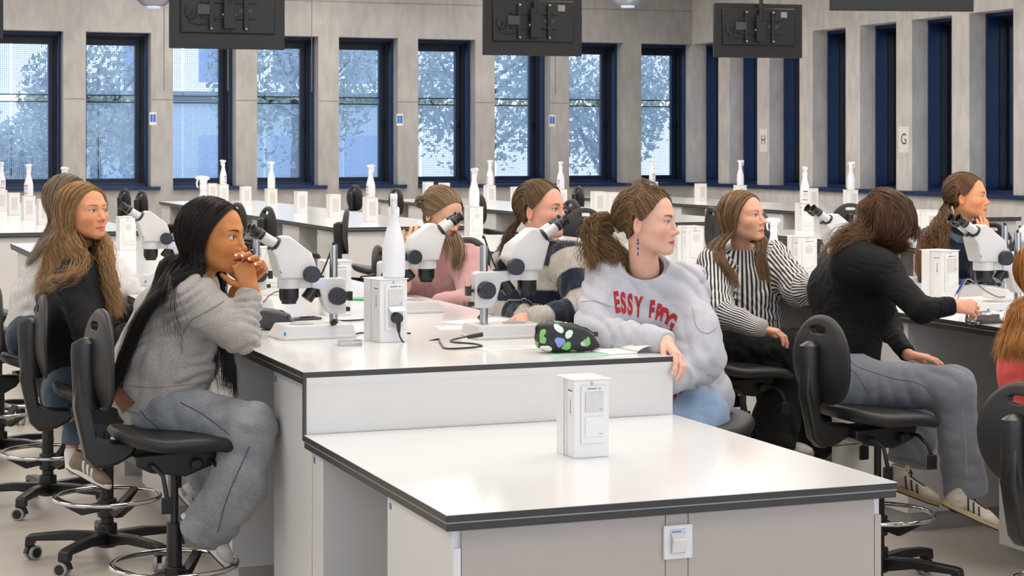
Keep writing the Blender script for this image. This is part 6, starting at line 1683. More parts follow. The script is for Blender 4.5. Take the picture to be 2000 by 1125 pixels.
# ================================================================== the girl in pink, looking into her microscope
def mk_pink():
    H = head_frame(J(864, 418, 9.22), 48, -22, 0, 1.03); neck = J(868, 492, 9.3)
    shL, shR = J(838, 500, 9.45), J(912, 510, 9.15); elL, elR = J(790, 560, 9.25), J(925, 585, 9.0); wrL, wrR = J(828, 480, 9.3), J(860, 590, 8.9)
    hL = hand_parts(J(800, 500, 9.0), J(816, 452, 8.98) - J(800, 500, 9.0), -FWD, 0.6); hR = hand_parts(wrR, -RGT, UPV, 0.5)
    r = person('girl in a pink sweater with a small hair bun bent over a microscope', H, neck, '#dba688', '#b8685f', '#5a4030',
               torso=[(J(915, 650, 9.3), J(885, 560, 9.3), 0.09, 0.09), (J(885, 560, 9.3), neck, 0.08, 0.045), (shR, elR, 0.035, 0.03)],
               hands=[(*hL, (J(788, 560, 9.05), J(800, 500, 9.0), 0.036, 0.028), 0), (*hR, (elR, wrR, 0.03, 0.024), 0)], iris='#3d5068', gaze=unit(RGT - 0.5 * FWD - 0.7 * UPV), kw=dict(open_eye=0.55))
    c = Cloth(0.06); c.fold = (0.003, 0.12, 71); c.fold2 = (0.006, RGT + 0.2 * UPV, 0.07, 8)
    torso_parts(c, J(910, 640, 9.3), J(895, 600, 9.3), J(885, 550, 9.3), neck, shL, shR, unit(RGT - 0.3 * FWD), r=(0.11, 0.115, 0.115, 0.07))
    c.cone(shR, elR, 0.075, 0.072, 0.05); c.cone(elR, wrR, 0.062, 0.045, 0.02); c.cone(shL, elL, 0.07, 0.06); c.cone(elL, J(792, 535, 9.08), 0.055, 0.045)
    std_torso(c, 0, neck, (0.05, 0.07)); M_ = cloth_mat('pink_knit', '#c89a9a', scale=20, var=0.06, bump=0.5, bscale=220, sheen=0.3); c.mesh('sweater', M_, r, 0.008)
    j = Cloth(0.05); j.cone(J(900, 660, 9.4), J(930, 660, 9.2), 0.11, 0.11); j.cone(J(915, 665, 9.3), J(830, 690, 9.2), 0.11, 0.09); j.cone(J(830, 690, 9.2), J(840, 800, 9.2), 0.07, 0.06); j.mesh('jeans', cloth_mat('dark_blue_jeans', '#43525f'), r, 0.014)
    hair_cap(H, r, '#5a4834', off=0.0065, cut=(0.066, 0.092, -0.012, -0.016), low=-0.06)
    tie = A(0.02, -0.100, 0.04); roots = [(0.0, 0.068, 0.093), (0.028, 0.064, 0.085), (0.050, 0.054, 0.068), (0.064, 0.038, 0.042), (0.071, 0.020, 0.020), (0.075, 0.006, 0.006)]
    T = to_world(H, tie)[0]; B = J(820, 394, 9.2); g = []
    for k_ in range(5):
        a = 1.2566 * k_; g.append([B + 0.02 * (math.cos(a + q) * RGT + math.sin(a + q) * UPV) - FWD * 0.01 * math.sin(q * 2) for q in (0, 1, 2, 3, 4, 5)])
    fl = [J(884, 470, 9.05), J(893, 500, 9.02), J(890, 530, 9.0)]; fb = [J(838, 460, 9.1), J(830, 475, 9.1), J(826, 492, 9.1)]
    low = [[to_world(H, scalp([(0.074, 0.005 - 0.05 * t, 0.0)], 0.012))[0], to_world(H, scalp([(0.074, -0.02 - 0.05 * t, -0.05)], 0.012))[0]] + [lerp(a, b, t) for a, b in zip(fl if t < 0.4 else fb, fb)] for t in (0.0, 0.5, 1.0)]
    lowr = [[to_world(H, scalp([(-0.074, -0.01, -0.03)], 0.012))[0], J(888, 465, 9.15), J(890, 500, 9.05), J(884, 530, 9.0)], [to_world(H, scalp([(-0.06, -0.04, -0.05)], 0.012))[0], J(896, 470, 9.15), J(902, 500, 9.05), J(897, 527, 9.0)]]
    sh = [dict(guides=sweep(H, roots, tie, 0.012), n=1100, r=0.0011, thick=0.003, ends=0.02), dict(guides=sweep(H, [(-x, y, z) for x, y, z in roots], tie, 0.014), n=900, r=0.0011, thick=0.003, ends=0.02),
          dict(guides=g, n=420, r=0.0012, thick=0.006, ends=0.1), dict(guides=low, n=700, r=0.0011, thick=0.006, ends=0.2), dict(guides=lowr, n=700, r=0.0011, thick=0.008, ends=0.2)]
    hair_strands('hair', sh, r, M_hair, ('#54432f', '#a08463'), 6)
mk_pink()

# ================================================================== the girl in the striped turtleneck
def mk_turtle():
    H = head_frame(J(1452, 425, 8.93), 49, 8, 0, 1.04); neck = J(1452, 498, 9.0)
    shL, shR = J(1396, 515, 8.95), J(1510, 505, 9.1); elL, elR = J(1400, 612, 8.72), J(1560, 565, 8.8); wrL, wrR = J(1480, 640, 8.55), J(1610, 562, 8.6)
    hL = hand_parts(wrL, RGT - 0.2 * UPV, UPV, 0.5); hR = hand_parts(wrR, RGT, UPV, 0.4)
    r = person('girl with long straight hair in a black and white striped turtleneck, looking up', H, neck, '#d8a084', '#b96a60', '#6a4c34',
               torso=[(J(1440, 665, 8.98), J(1455, 580, 9.0), 0.09, 0.09), (J(1455, 580, 9.0), neck, 0.08, 0.045), (shL, elL, 0.035, 0.03), (shR, elR, 0.035, 0.03)],
               hands=[(*hL, (elL, wrL, 0.03, 0.024), 0), (*hR, (elR, wrR, 0.03, 0.024), 0)], iris='#4a5a70', gaze=unit(RGT - 0.5 * FWD + 0.25 * UPV), blush=0.4)
    c = Cloth(0.055); c.fold = (0.004, 0.12, 81); c.fold2 = (0.004, UPV + 0.6 * RGT, 0.08, 14)
    tl = unit(RGT + 0.2 * FWD)
    def tp(p): q = p - J(1455, 560, 9.0); return (0.16 * np.arctan2(q @ tl, -(q @ FWD) + 0.05), q[:, 2])
    def around(a, b):
        d = unit(b - a); e1, e2, _ = frame_of(d); return lambda p: (0.085 * np.arctan2((p - a) @ e1, (p - a) @ e2), p[:, 2])
    def nk(p): q = p - neck; return (0.09 * np.arctan2(q @ RGT, -(q @ FWD)), q[:, 2])
    torso_parts(c, J(1440, 640, 8.98), J(1446, 600, 9.0), J(1452, 560, 9.0), neck, shL, shR, tl, r=(0.118, 0.125, 0.118, 0.068), pat=tp)
    c.cone(shL, elL, 0.078, 0.078, 0.05, None, around(shL, elL)); c.cone(elL, wrL, 0.070, 0.045, 0.03, None, around(elL, wrL)); c.cone(shR, elR, 0.076, 0.08, 0.05, None, around(shR, elR)); c.cone(elR, wrR, 0.070, 0.045, 0.03, None, around(elR, wrR))
    c.cone(neck - UPV * 0.03, neck + UPV * 0.035, 0.066, 0.060, 0.02, None, nk); c.cut_plane(neck + UPV * 0.045, UPV - 0.25 * FWD); c.cut_plane(J(1440, 664, 8.98), -UPV - 0.1 * RGT)
    M_ = cloth_mat('ribbed_stripes', '#262427', '#d2cecb', pattern=(0.0185, 0.50, 0.07), scale=40, var=0.05, bump=0.2); sw = c.mesh('sweater', M_, r, 0.0065, pattern=True)
    m = MB(); m.tube([neck + UPV * 0.040 + 0.058 * math.cos(t) * RGT + 0.056 * math.sin(t) * FWD + UPV * 0.012 * math.sin(t) for t in [2 * PI * i / 30 for i in range(30)]], 0.006, n=8, closed=True); m.build('collar_edge', mat('navy_rib', '#141b2c', rough=0.9), sw)
    m = MB(); cpt = neck - UPV * 0.035; m.tube([cpt + 0.075 * math.cos(t) * RGT - FWD * 0.078 * abs(math.sin(t)) ** 0.5 - UPV * (0.03 * abs(math.sin(t))) for t in [PI * i / 20 for i in range(21)]], 0.0016, n=6)
    for u_, v_ in ((1462, 517), (1470, 528)): m.sphere(J(u_, v_, 8.83), 0.004, 8)
    m.build('necklace', mat('pearl', '#d8d2c8', rough=0.25), r)
    P = Cloth(0.06); P.fold = (0.006, 0.14, 15); P.fold2 = (0.006, RGT + 0.4 * UPV, 0.11, 3)
    P.cone(J(1415, 690, 9.1), J(1430, 690, 8.9), 0.13, 0.13); kn = J(1545, 690, 8.72); P.cone(J(1430, 690, 8.86), kn, 0.115, 0.095); P.cone(kn, J(1508, 850, 8.72), 0.10, 0.115); kf = J(1560, 700, 9.05)
    P.cone(J(1425, 690, 9.12), kf, 0.11, 0.09); P.cone(kf, J(1590, 860, 8.9), 0.09, 0.10); P.mesh('trousers', cloth_mat('black_trousers', '#1d1d1e', scale=15, var=0.08, sheen=0.05), r, 0.009)
    shoe(r, J(1622, 872, 8.62), J(1712, 862, 8.5), UPV, '#cfc9c0', '#9a948c', '#c8b8a4', '#2a2a2c', 'plain'); shoe(r, J(1500, 880, 8.75), J(1590, 892, 8.65), UPV, '#cfc9c0', '#9a948c', '#c8b8a4', '#2a2a2c', 'plain')
    hair_cap(H, r, '#4f3d2b', off=0.010, cut=(0.066, 0.094, 0.010, -0.028))
    n1 = [J(1412, 480, 8.86), J(1418, 515, 8.80), J(1440, 545, 8.78), J(1446, 568, 8.78)]; n2 = [J(1385, 480, 9.0), J(1375, 500, 8.95), J(1366, 512, 8.92), J(1360, 520, 8.9)]
    f1 = [J(1497, 475, 8.84), J(1493, 505, 8.80), J(1500, 530, 8.80), J(1505, 550, 8.80)]; f2 = [J(1478, 480, 8.86), J(1476, 505, 8.80), J(1482, 530, 8.80), J(1484, 552, 8.80)]
    sh = [dict(guides=mane(H, 1, n1, n2, 9, 0.012), n=2500, r=0.0010, thick=0.006, wave=(0.002, 0.2), ends=0.12), dict(guides=mane(H, -1, f1, f2, 6, 0.012), n=1500, r=0.0010, thick=0.006, wave=(0.002, 0.2), ends=0.12)]
    hair_strands('hair', sh, r, M_hair, ('#4c3824', '#ab8760'), 7)
mk_turtle()

# ================================================================== the girl in the tight black shirt, head bent over her notes
def mk_bent():
    H = head_frame(J(1728, 446, 7.52), 80, -48, 0, 1.08); neck = J(1700, 482, 7.62)
    shN, shF = J(1722, 528, 7.36), J(1700, 505, 7.84); elN, elF = J(1800, 606, 7.18), J(1735, 640, 7.8); wrN, wrF = J(1862, 598, 7.24), J(1772, 692, 7.55)
    hN = hand_parts(wrN, RGT * 0.9 - 0.05 * UPV + 0.1 * FWD, -FWD * 0.8 + 0.55 * UPV, (0.75, 1.0, 0.7), side=1, s=0.85, thumb=(0.7, 0.6)); hF = hand_parts(wrF, RGT - 0.16 * UPV, UPV, (0.2, 0.3, 0.2), side=1, s=0.9)
    r = person('girl in a tight black shirt and grey jeans bent over her notes, writing', H, neck, '#dfa183', '#b8685f', '#3a281c',
               torso=[(J(1650, 740, 7.6), J(1655, 580, 7.6), 0.08, 0.08), (J(1655, 580, 7.6), neck, 0.08, 0.045), (shN, elN, 0.035, 0.03), (shF, elF, 0.035, 0.03)],
               hands=[(*hN, (elN, wrN, 0.03, 0.023), 0), (*hF, (elF, wrF, 0.03, 0.023), 0)])
    c = Cloth(0.06); c.fold = (0.0012, 0.10, 91); c.fold2 = (0.0022, UPV + 0.12 * RGT, 0.040, 17)
    lat = A(0, 1, 0)
    torso_parts(c, J(1652, 720, 7.58), J(1652, 655, 7.58), J(1660, 570, 7.6), neck - UPV * 0.01, shN, shF, lat, r=(0.092, 0.100, 0.122, 0.072), w=(0.06, 0.055, 0.07))
    c.cone(J(1672, 520, 7.42), J(1672, 510, 7.8), 0.105, 0.10, 0.06); c.cone(J(1700, 600, 7.5), J(1695, 570, 7.5), 0.085, 0.085, 0.06)
    c.cone(shN, elN, 0.064, 0.050, 0.05); c.cone(elN, wrN - RGT * 0.01, 0.046, 0.036, 0.02, ring=(0.0022, 0.03, 0.1, 0.6)); c.cone(shF, elF, 0.06, 0.048); c.cone(elF, wrF, 0.044, 0.034)
    c.cut_plane(wrN - RGT * 0.004, wrN - elN, 0.09); c.cut_plane(wrF - RGT * 0.01, wrF - elF, 0.09); c.cut_plane(J(1652, 722, 7.58), -UPV - 0.25 * RGT)
    c.adds.append(lambda p, d: np.maximum(d, -f_cone(p, neck, neck + unit(neck - J(1655, 560, 7.6)) * 0.1, 0.05, 0.06)))
    c.mesh('shirt', cloth_mat('tight_black_jersey', '#101012', scale=20, var=0.06, sheen=0.0, bump=0.15, rough=0.75), r, 0.006)
    j = Cloth(0.05); j.fold = (0.002, 0.11, 95); j.fold2 = (0.004, RGT + 0.3 * UPV, 0.12, 19)
    M_j = cloth_mat('grey_blue_jeans', '#7c7f86', scale=8, var=0.10, heather=0.08, bscale=700)
    hN_, hF_ = J(1655, 750, 7.42), J(1648, 745, 7.72); kN, kF = J(1862, 758, 7.22), J(1805, 770, 7.62); aN, aF = J(1886, 955, 7.26), J(1775, 898, 7.55)
    j.cone(hN_, hF_, 0.118, 0.118); j.cone(J(1655, 715, 7.50), J(1650, 712, 7.70), 0.088, 0.088); j.cone(hN_, kN, 0.105, 0.078); j.cone(hF_, kF, 0.10, 0.078)
    j.cone(kN, aN, 0.076, 0.086); j.cone(kF, aF, 0.076, 0.086); j.cut_plane(aN + UPV * -0.02, aN - kN, 0.2); j.cut_plane(aF - UPV * 0.02, aF - kF, 0.17); j.cut_plane(J(1652, 682, 7.58), UPV)
    jo = j.mesh('jeans', M_j, r, 0.0075)
    seam(jo, jo, [(1690, 722, 7.3), (1740, 738, 7.25), (1800, 752, 7.2), (1840, 790, 7.15)], '#5d6068'); seam(jo, jo, [(1880, 800, 7.15), (1886, 860, 7.15), (1888, 930, 7.15)], '#9a9ca2'); seam(jo, jo, [(1655, 690, 7.4), (1668, 712, 7.35), (1690, 722, 7.3)], '#4a5a7c'); seam(jo, jo, [(1620, 742, 7.4), (1660, 722, 7.35), (1700, 775, 7.3)], '#5d6068')
    shoe(r, J(1840, 986, 7.22), J(1950, 1036, 7.18), UPV + 0.15 * RGT, '#cbbfae', '#c3a987', '#1b1b22', '#1b1c2a', 'three'); shoe(r, J(1722, 948, 7.50), J(1835, 990, 7.42), UPV + 0.2 * RGT, '#c6b8a4', '#b3966f', '#1b1b22', '#1b1c2a', 'three')
    m = Cloth(0.02); m.fold = (0.0005, 0.02, 2); m.cone(J(1900, 955, 7.24), J(1868, 985, 7.22), 0.036, 0.034); m.mesh('sock', mat('navy_sock', '#1d1f3a', rough=0.9), r, 0.006)
    hair_cap(H, r, '#2e1f14', off=0.014, cut=(0.088, 0.066, 0.050, -0.070), low=-0.095)
    # loose hair: over the back to the left, and a curtain past the face
    k1 = [to_world(H, scalp([(0.0, 0.085, 0.06)], 0.014))[0]]
    cv = []; R2 = [(0.02, 0.07, 0.08), (0.03, 0.03, 0.11), (0.03, -0.02, 0.115), (0.03, -0.06, 0.09), (0.02, -0.09, 0.05)]
    ends_front = [J(1786, 470, 7.38), J(1776, 482, 7.36), J(1760, 484, 7.36), J(1740, 478, 7.36), J(1715, 470, 7.38)]
    for a, e_ in zip(R2, ends_front):
        cv.append(np.concatenate([to_world(H, scalp([a, (0.066, a[1] * 0.9 + 0.02, 0.045), (0.083, 0.045 + a[1] * 0.5, -0.01), (0.080, 0.060 + a[1] * 0.3, -0.055)], 0.016)), [e_]]))
    bk = []
    for i, (a, e1, e2, e3) in enumerate([((0.02, -0.02, 0.115), (1690, 440), (1650, 462), (1612, 492)), ((0.03, -0.06, 0.09), (1698, 455), (1660, 470), (1622, 488)), ((0.04, -0.08, 0.05), (1705, 468), (1665, 474), (1632, 486)), ((0.0, -0.09, 0.06), (1680, 430), (1640, 455), (1605, 492))]):
        bk.append(np.concatenate([to_world(H, scalp([a, (a[0] * 1.2, -0.09, 0.0)], 0.016)), [J(*e1, 7.46), J(*e2, 7.42), J(*e3, 7.40)]]))
    bridge = [cv[2], cv[3], cv[4], np.concatenate([to_world(H, scalp([(0.03, -0.08, 0.07), (0.066, -0.06, 0.02), (0.074, -0.02, -0.03), (0.072, 0.01, -0.07)], 0.018)), [J(1712, 478, 7.38)]]), np.concatenate([to_world(H, scalp([(0.02, -0.09, 0.06), (0.060, -0.085, 0.01), (0.060, -0.06, -0.04), (0.06, -0.04, -0.07)], 0.018)), [J(1690, 476, 7.40)]]), bk[1][:5] if len(bk[1]) >= 5 else bk[1]]
    bridge = [spline(x, 8) for x in bridge]
    topg = sweep(H, [(0.0, 0.072, 0.09), (0.03, 0.066, 0.085), (0.055, 0.05, 0.06), (0.07, 0.03, 0.02)], A(0.0, -0.10, 0.03), 0.018, th1=80)
    topn = sweep(H, [(-0.005, 0.072, 0.09), (-0.03, 0.066, 0.085), (-0.055, 0.05, 0.06), (-0.07, 0.03, 0.02)], A(0.0, -0.10, 0.03), 0.018, th1=80)
    sh = [dict(guides=cv, n=2600, r=0.0010, thick=0.009, flare=1.0, wave=(0.006, 0.14), ends=0.15, w0=0.1), dict(guides=bk, n=2200, r=0.0010, thick=0.012, flare=1.4, wave=(0.008, 0.12), ends=0.3, tip=0.3), dict(guides=topg, n=900, r=0.0010, thick=0.004, wave=(0.004, 0.15), ends=0.1), dict(guides=topn, n=700, r=0.0010, thick=0.004, wave=(0.004, 0.15), ends=0.1), dict(guides=bridge, n=2200, r=0.0010, thick=0.008, wave=(0.005, 0.14), ends=0.15, w0=0.1),
          dict(guides=[[to_world(H, scalp([(-0.06, 0.04, 0.04)], 0.014))[0], to_world(H, scalp([(-0.08, 0.02, -0.03)], 0.014))[0], J(1790, 450, 7.55), J(1788, 468, 7.5)], [to_world(H, scalp([(-0.02, 0.08, 0.06)], 0.014))[0], to_world(H, scalp([(-0.05, 0.07, 0.0)], 0.02))[0], J(1788, 450, 7.48), J(1790, 470, 7.42)]], n=900, r=0.001, thick=0.008, wave=(0.004, 0.14), ends=0.2)]
    hair_strands('hair', sh, r, M_hair, ('#26180e', '#7a5434'), 8)
    g = MB(); g.tube([J(1748, 486, 7.44) + 0.015 * (math.cos(t) * RGT + math.sin(t) * UPV) for t in [2 * PI * i / 16 for i in range(16)]], 0.0016, n=6, closed=True); g.build('glasses', mat('glasses_metal', '#4a4038', rough=0.3, metal=0.8), r)
    p = empty('pen', (0, 0, 0), 0, 'blue ballpoint pen in the hand of the writing girl', 'pen'); m = MB(); m.cyl(J(1868, 574, 7.18), J(1884, 545, 7.22), 0.0042, n=10); m.build('barrel', mat('pen_blue', '#2a2a90', rough=0.3), p); m = MB(); m.cyl(J(1864.5, 580, 7.175), J(1868, 574, 7.18), 0.0012, 0.0040, n=10); m.build('tip', M_steel, p)
mk_bent()

# ================================================================== the woman in the navy jacket
def mk_navy():
    H = head_frame(J(1890, 385, 10.15), 60, 3, 0, 1.03); neck = J(1878, 452, 10.22)
    shL, shR = J(1824, 472, 10.25), J(1905, 478, 10.2); elR, wrR = J(1925, 560, 9.9), J(1917, 478, 9.96); elL, wrL = J(1820, 560, 10.0), J(1880, 562, 9.85)
    hR = hand_parts(wrR, J(1923, 420, 10.02) - wrR, -FWD + 0.4 * RGT, ((0.15, 0.25, 0.15)), side=-1, s=0.95, spread=0.03); hL = hand_parts(wrL, RGT, UPV, 0.4)
    r = person('woman with wavy brown hair in a navy jacket, hand raised to her chin', H, neck, '#dd9a6e', '#b8685f', '#3e2a1c',
               torso=[(J(1870, 600, 10.2), J(1868, 520, 10.2), 0.09, 0.09), (J(1868, 520, 10.2), neck, 0.08, 0.045)], hands=[(*hR, (elR, wrR, 0.03, 0.024), 0), (*hL, (elL, wrL, 0.03, 0.024), 0)], iris='#4a3626', gaze=unit(RGT - 0.35 * FWD), brow_th=1.2, blush=0.5, hh=0.003)
    c = Cloth(0.055); c.fold = (0.004, 0.12, 101); torso_parts(c, J(1872, 600, 10.2), J(1870, 560, 10.2), J(1866, 520, 10.2), neck, shL, shR, unit(RGT - 0.2 * FWD), r=(0.12, 0.12, 0.122, 0.072))
    c.cone(shL, elL, 0.075, 0.065); c.cone(elL, wrL, 0.058, 0.045); c.cone(shR, elR, 0.072, 0.062); c.cone(elR, J(1918, 498, 9.95), 0.056, 0.045); std_torso(c, 0, neck, (0.056, 0.085))
    M_ = cloth_mat('navy_jacket', '#1a2230', scale=15, var=0.06, bump=0.2); sw = c.mesh('jacket', M_, r, 0.008)
    m = MB(); q = [J(1846, 432, 10.05), J(1862, 455, 9.98), J(1880, 462, 9.95), J(1896, 455, 9.98), J(1903, 475, 9.97), J(1870, 474, 9.93), J(1850, 458, 9.98)]; m.add(q + [x + FWD * 0.006 for x in q], [tuple(range(7)), tuple(range(13, 6, -1))] + [(i, (i + 1) % 7, 7 + (i + 1) % 7, 7 + i) for i in range(7)]); m.build('collar', mat('jacket_collar', '#27364a', rough=0.7), sw)
    hair_cap(H, r, '#443022', off=0.0065, cut=(0.068, 0.090, -0.012, -0.018), low=-0.07)
    tie = A(0.0, -0.108, -0.02); roots = [(0.0, 0.068, 0.093), (0.028, 0.064, 0.085), (0.050, 0.054, 0.068), (0.064, 0.038, 0.042), (0.071, 0.020, 0.020), (0.075, 0.006, 0.006), (0.078, -0.020, 0.026), (0.076, -0.036, 0.006), (0.072, -0.042, -0.032), (0.045, -0.070, -0.066), (0.008, -0.085, -0.078)]
    T = to_world(H, tie)[0]; g = [[T, J(1845 - 4 * k_, 430, 10.05 + 0.03 * k_), J(1835 - 9 * k_, 470, 10.0), J(1828 - 10 * k_, 505, 9.98), J(1822 - 9 * k_, 545, 9.98)] for k_ in range(4)]
    sh = [dict(guides=sweep(H, roots, tie, 0.0125), n=1300, r=0.0012, thick=0.004, wave=(0.003, 0.06), ends=0.02), dict(guides=sweep(H, [(-x, y, z) for x, y, z in roots], tie, 0.015), n=800, r=0.0012, thick=0.004, ends=0.02), dict(guides=g, n=1700, r=0.0013, thick=0.016, lock=1.3, wave=(0.013, 0.09), ends=0.3, tip=0.3, w0=0.05)]
    hair_strands('hair', sh, r, M_hair, ('#35251a', '#86603e'), 9)
mk_navy()

# ================================================================== the ginger haired girl cut by the right edge
def mk_ginger():
    H = head_frame(J(2052, 545, 6.42), 95, -5, 0, 1.05); neck = J(2030, 640, 6.45)
    shN, shF = J(2054, 690, 6.27), J(2037, 680, 6.62); elN = J(2152, 770, 6.2); wrN = J(2222, 745, 6.15); h = hand_parts(wrN, RGT, UPV, 0.4)
    r = person('girl with long ginger hair and a coral top at the right edge of the photo', H, neck, '#e8b59a', '#b8685f', '#8a5a34', torso=[(J(2042, 880, 6.45), J(2042, 720, 6.45), 0.09, 0.09), (J(2042, 720, 6.45), neck, 0.08, 0.045), (shN, elN, 0.035, 0.03)], hands=[(*h, (elN, wrN, 0.03, 0.024), 0)], hh=0.004)
    c = Cloth(0.055); c.fold = (0.004, 0.12, 111); torso_parts(c, J(2052, 880, 6.45), J(2050, 800, 6.45), J(2044, 725, 6.45), neck, shN, shF, A(0, 1, 0), r=(0.11, 0.105, 0.11, 0.065)); c.cone(shN, elN, 0.06, 0.05); c.cone(elN, wrN, 0.048, 0.036)
    c.mesh('top', cloth_mat('coral_top', '#cf4a48', scale=15, var=0.05, bump=0.2), r, 0.008)
    j = Cloth(0.05); j.fold = (0.003, 0.1, 4); j.cone(J(2052, 900, 6.3), J(2042, 895, 6.6), 0.115, 0.115); j.cone(J(2052, 905, 6.3), J(2232, 915, 6.15), 0.09, 0.07); j.cone(J(2232, 915, 6.15), J(2222, 1090, 6.15), 0.065, 0.055); j.mesh('jeans', cloth_mat('dark_blue_jeans', '#43525f'), r, 0.012)
    hair_cap(H, r, '#7a4a20', off=0.013, cut=(0.07, 0.09, 0.01, -0.030))
    f = [J(2035, 600, 6.25), J(2034, 640, 6.18), J(2022, 680, 6.15), J(2014, 712, 6.15)]; b = [J(1985, 590, 6.45), J(1968, 630, 6.38), J(1953, 670, 6.32), J(1946, 705, 6.30)]
    hair_strands('hair', [dict(guides=mane(H, 1, f, b, 8, 0.014), n=3200, r=0.0010, thick=0.008, wave=(0.003, 0.2), ends=0.14)], r, M_hair, ('#8a4a1c', '#d89a4c'), 10)
mk_ginger()
# ================================================================== things on the benches
def sheet(name, u, v, w, d, rz, label, m=None, cat='paper', z=None, th=0.0006, z0=ZU):
    dd = FPX * (EYE - z0) / (v - HZV); p = pw(u, v, dd); r = empty(name, (p[0], p[1], z0 + 0.0003 + (z or 0)), math.radians(rz), label, cat)
    b = MB(); n = 8; vs = []
    for i in range(n + 1):
        for j in (0, 1):
            x = -w / 2 + w * i / n; vs.append((x, (j - 0.5) * d, th + 0.0012 * math.sin(i * 0.9 + rz) ** 2))
    vs += [(x, y, 0) for x, y, _ in vs]; o = 2 * (n + 1); fs = [(2 * i, 2 * i + 2, 2 * i + 3, 2 * i + 1) for i in range(n)] + [(o + 2 * i, o + 2 * i + 1, o + 2 * i + 3, o + 2 * i + 2) for i in range(n)]
    fs += [(2 * i, o + 2 * i, o + 2 * i + 2, 2 * i + 2) for i in range(n)] + [(2 * i + 1, 2 * i + 3, o + 2 * i + 3, o + 2 * i + 1) for i in range(n)] + [(0, 1, o + 1, o), (2 * n, o + 2 * n, o + 2 * n + 1, 2 * n + 1)]
    b.add(vs, fs); b.build('sheet', m or M_paper, r)
    k = MB()
    for i in range(6): k.box(-w * 0.38, w * (0.38 - 0.1 * (i % 3)), d * (0.32 - 0.12 * i), d * (0.32 - 0.12 * i) + 0.0012, th + 0.0013, th + 0.0015)
    k.build('printed_lines', mat('grey_print', '#a3a3a6', rough=0.7), r, smooth=False)
    return r
sheet('paper_sheet', 945, 628, 0.30, 0.21, 20, 'sheet of paper behind the plugged power tower, in front of the pink sweater')
sheet('paper_sheet', 905, 640, 0.21, 0.16, -10, 'smaller printed sheet beside the right side of the plugged tower')
sheet('paper_sheet', 1000, 680, 0.24, 0.12, 6, 'printed sheet lying before the base of the right hand microscope')
sheet('paper_sheet', 745, 582, 0.26, 0.17, 12, 'white sheet with a pen far back on the bench, left of the pink sweater')
sheet('paper_sheet', 1130, 694, 0.20, 0.08, -4, 'pale green sheet sticking out under the floral pencil case', mat('mint_paper', '#9fd0b8', rough=0.7))
sheet('paper_sheet', 1866, 615, 0.24, 0.15, 14, 'white sheet the bent girl writes on')
sheet('paper_sheet', 1900, 583, 0.30, 0.14, 8, 'blank sheet between the tower with tilted flap and the microscope')
sheet('paper_sheet', 1565, 580, 0.26, 0.18, 8, 'white sheet under the arm of the striped turtleneck')
sheet('paper_sheet', 1574, 586, 0.05, 0.05, 30, 'small yellow green sticky note at the bench edge behind the black shirt', mat('sticky_green', '#b5cf4a', rough=0.7), z=0.002)
sheet('paper_sheet', 512, 642, 0.18, 0.10, 10, 'green sheet under the black pencil case', mat('green_paper', '#6fb98a', rough=0.7))
# open notebook
p = pw(1232, 688, 3700 * 0.72 / 403); nb_ = empty('notebook', (p[0], p[1], ZU + 0.0005), math.radians(4), 'open notebook with one lifted page by the bench corner', 'notebook')
m = MB(); m.box(-0.115, 0.0, -0.05, 0.09, 0, 0.006); m.build('page_block', M_paper, nb_, bevel=0.001)
m = MB(); vs = []
for i in range(13):
    x = 0.13 * i / 12
    for y in (-0.055, 0.09): vs += [(x - 0.002, y, 0.007 + 0.017 * math.sin(PI * (i / 12) ** 0.8) * (1 if i else 0))]
vs2 = [(a, b, c + 0.0012) for a, b, c in vs]; n_ = len(vs)
fs = [(2 * i, 2 * i + 1, 2 * i + 3, 2 * i + 2) for i in range(12)] + [(n_ + 2 * i, n_ + 2 * i + 2, n_ + 2 * i + 3, n_ + 2 * i + 1) for i in range(12)] + [(2 * i, 2 * i + 2, n_ + 2 * i + 2, n_ + 2 * i) for i in range(12)]
m.add(vs + vs2, fs); m.build('lifted_page', M_paper, nb_)
# floral pencil case (soft pouch)
def pouch(c, R_, L_, W_, H_, name, label, matl, parts):
    r = empty(name, tuple(c), R_, label, 'pencil case')
    def f(p):
        x = p[:, 0] / (L_ / 2); t = np.clip(x, -1, 1); hh = H_ * (0.52 - 0.10 * t + 0.0 * t * t) * (1 - 0.5 * np.clip(t, 0, 1) ** 3)
        q = np.stack([p[:, 0] / (L_ / 2), p[:, 1] / (W_ / 2 * (1 - 0.15 * t)), (p[:, 2] - hh * 0.97) / hh], 1)
        d = ((np.abs(q) ** 3.2).sum(1) ** (1 / 3.2) - 1) * H_ * 0.4
        return np.maximum(d + 0.0016 * waves(p, 9, 0.05, 4), 0.0003 - p[:, 2])
    V, Q = surf_nets(f, (-L_ / 2 - 0.02, -W_ / 2 - 0.02, -0.008), (L_ / 2 + 0.02, W_ / 2 + 0.02, H_ * 1.3), 0.0038)
    mesh_np('fabric', V, Q, matl, r); parts(r); return r
M_flor = mat('floral_fabric', '#1c1d1e', rough=0.5, var=0.0)
nt = M_flor.node_tree; L = nt.links.new; b_ = nt.nodes['Principled BSDF']
tc = nt.nodes.new('ShaderNodeTexCoord'); wn = nt.nodes.new('ShaderNodeTexNoise'); wn.inputs['Scale'].default_value = 18; L(tc.outputs['Object'], wn.inputs['Vector'])
mxv = nt.nodes.new('ShaderNodeMixRGB'); mxv.inputs['Fac'].default_value = 0.05; L(tc.outputs['Object'], mxv.inputs['Color1']); L(wn.outputs['Color'], mxv.inputs['Color2'])
vo = nt.nodes.new('ShaderNodeTexVoronoi'); vo.inputs['Scale'].default_value = 25; L(mxv.outputs[0], vo.inputs['Vector'])
lt = nt.nodes.new('ShaderNodeMath'); lt.operation = 'LESS_THAN'; lt.inputs[1].default_value = 0.40; L(vo.outputs['Distance'], lt.inputs[0])
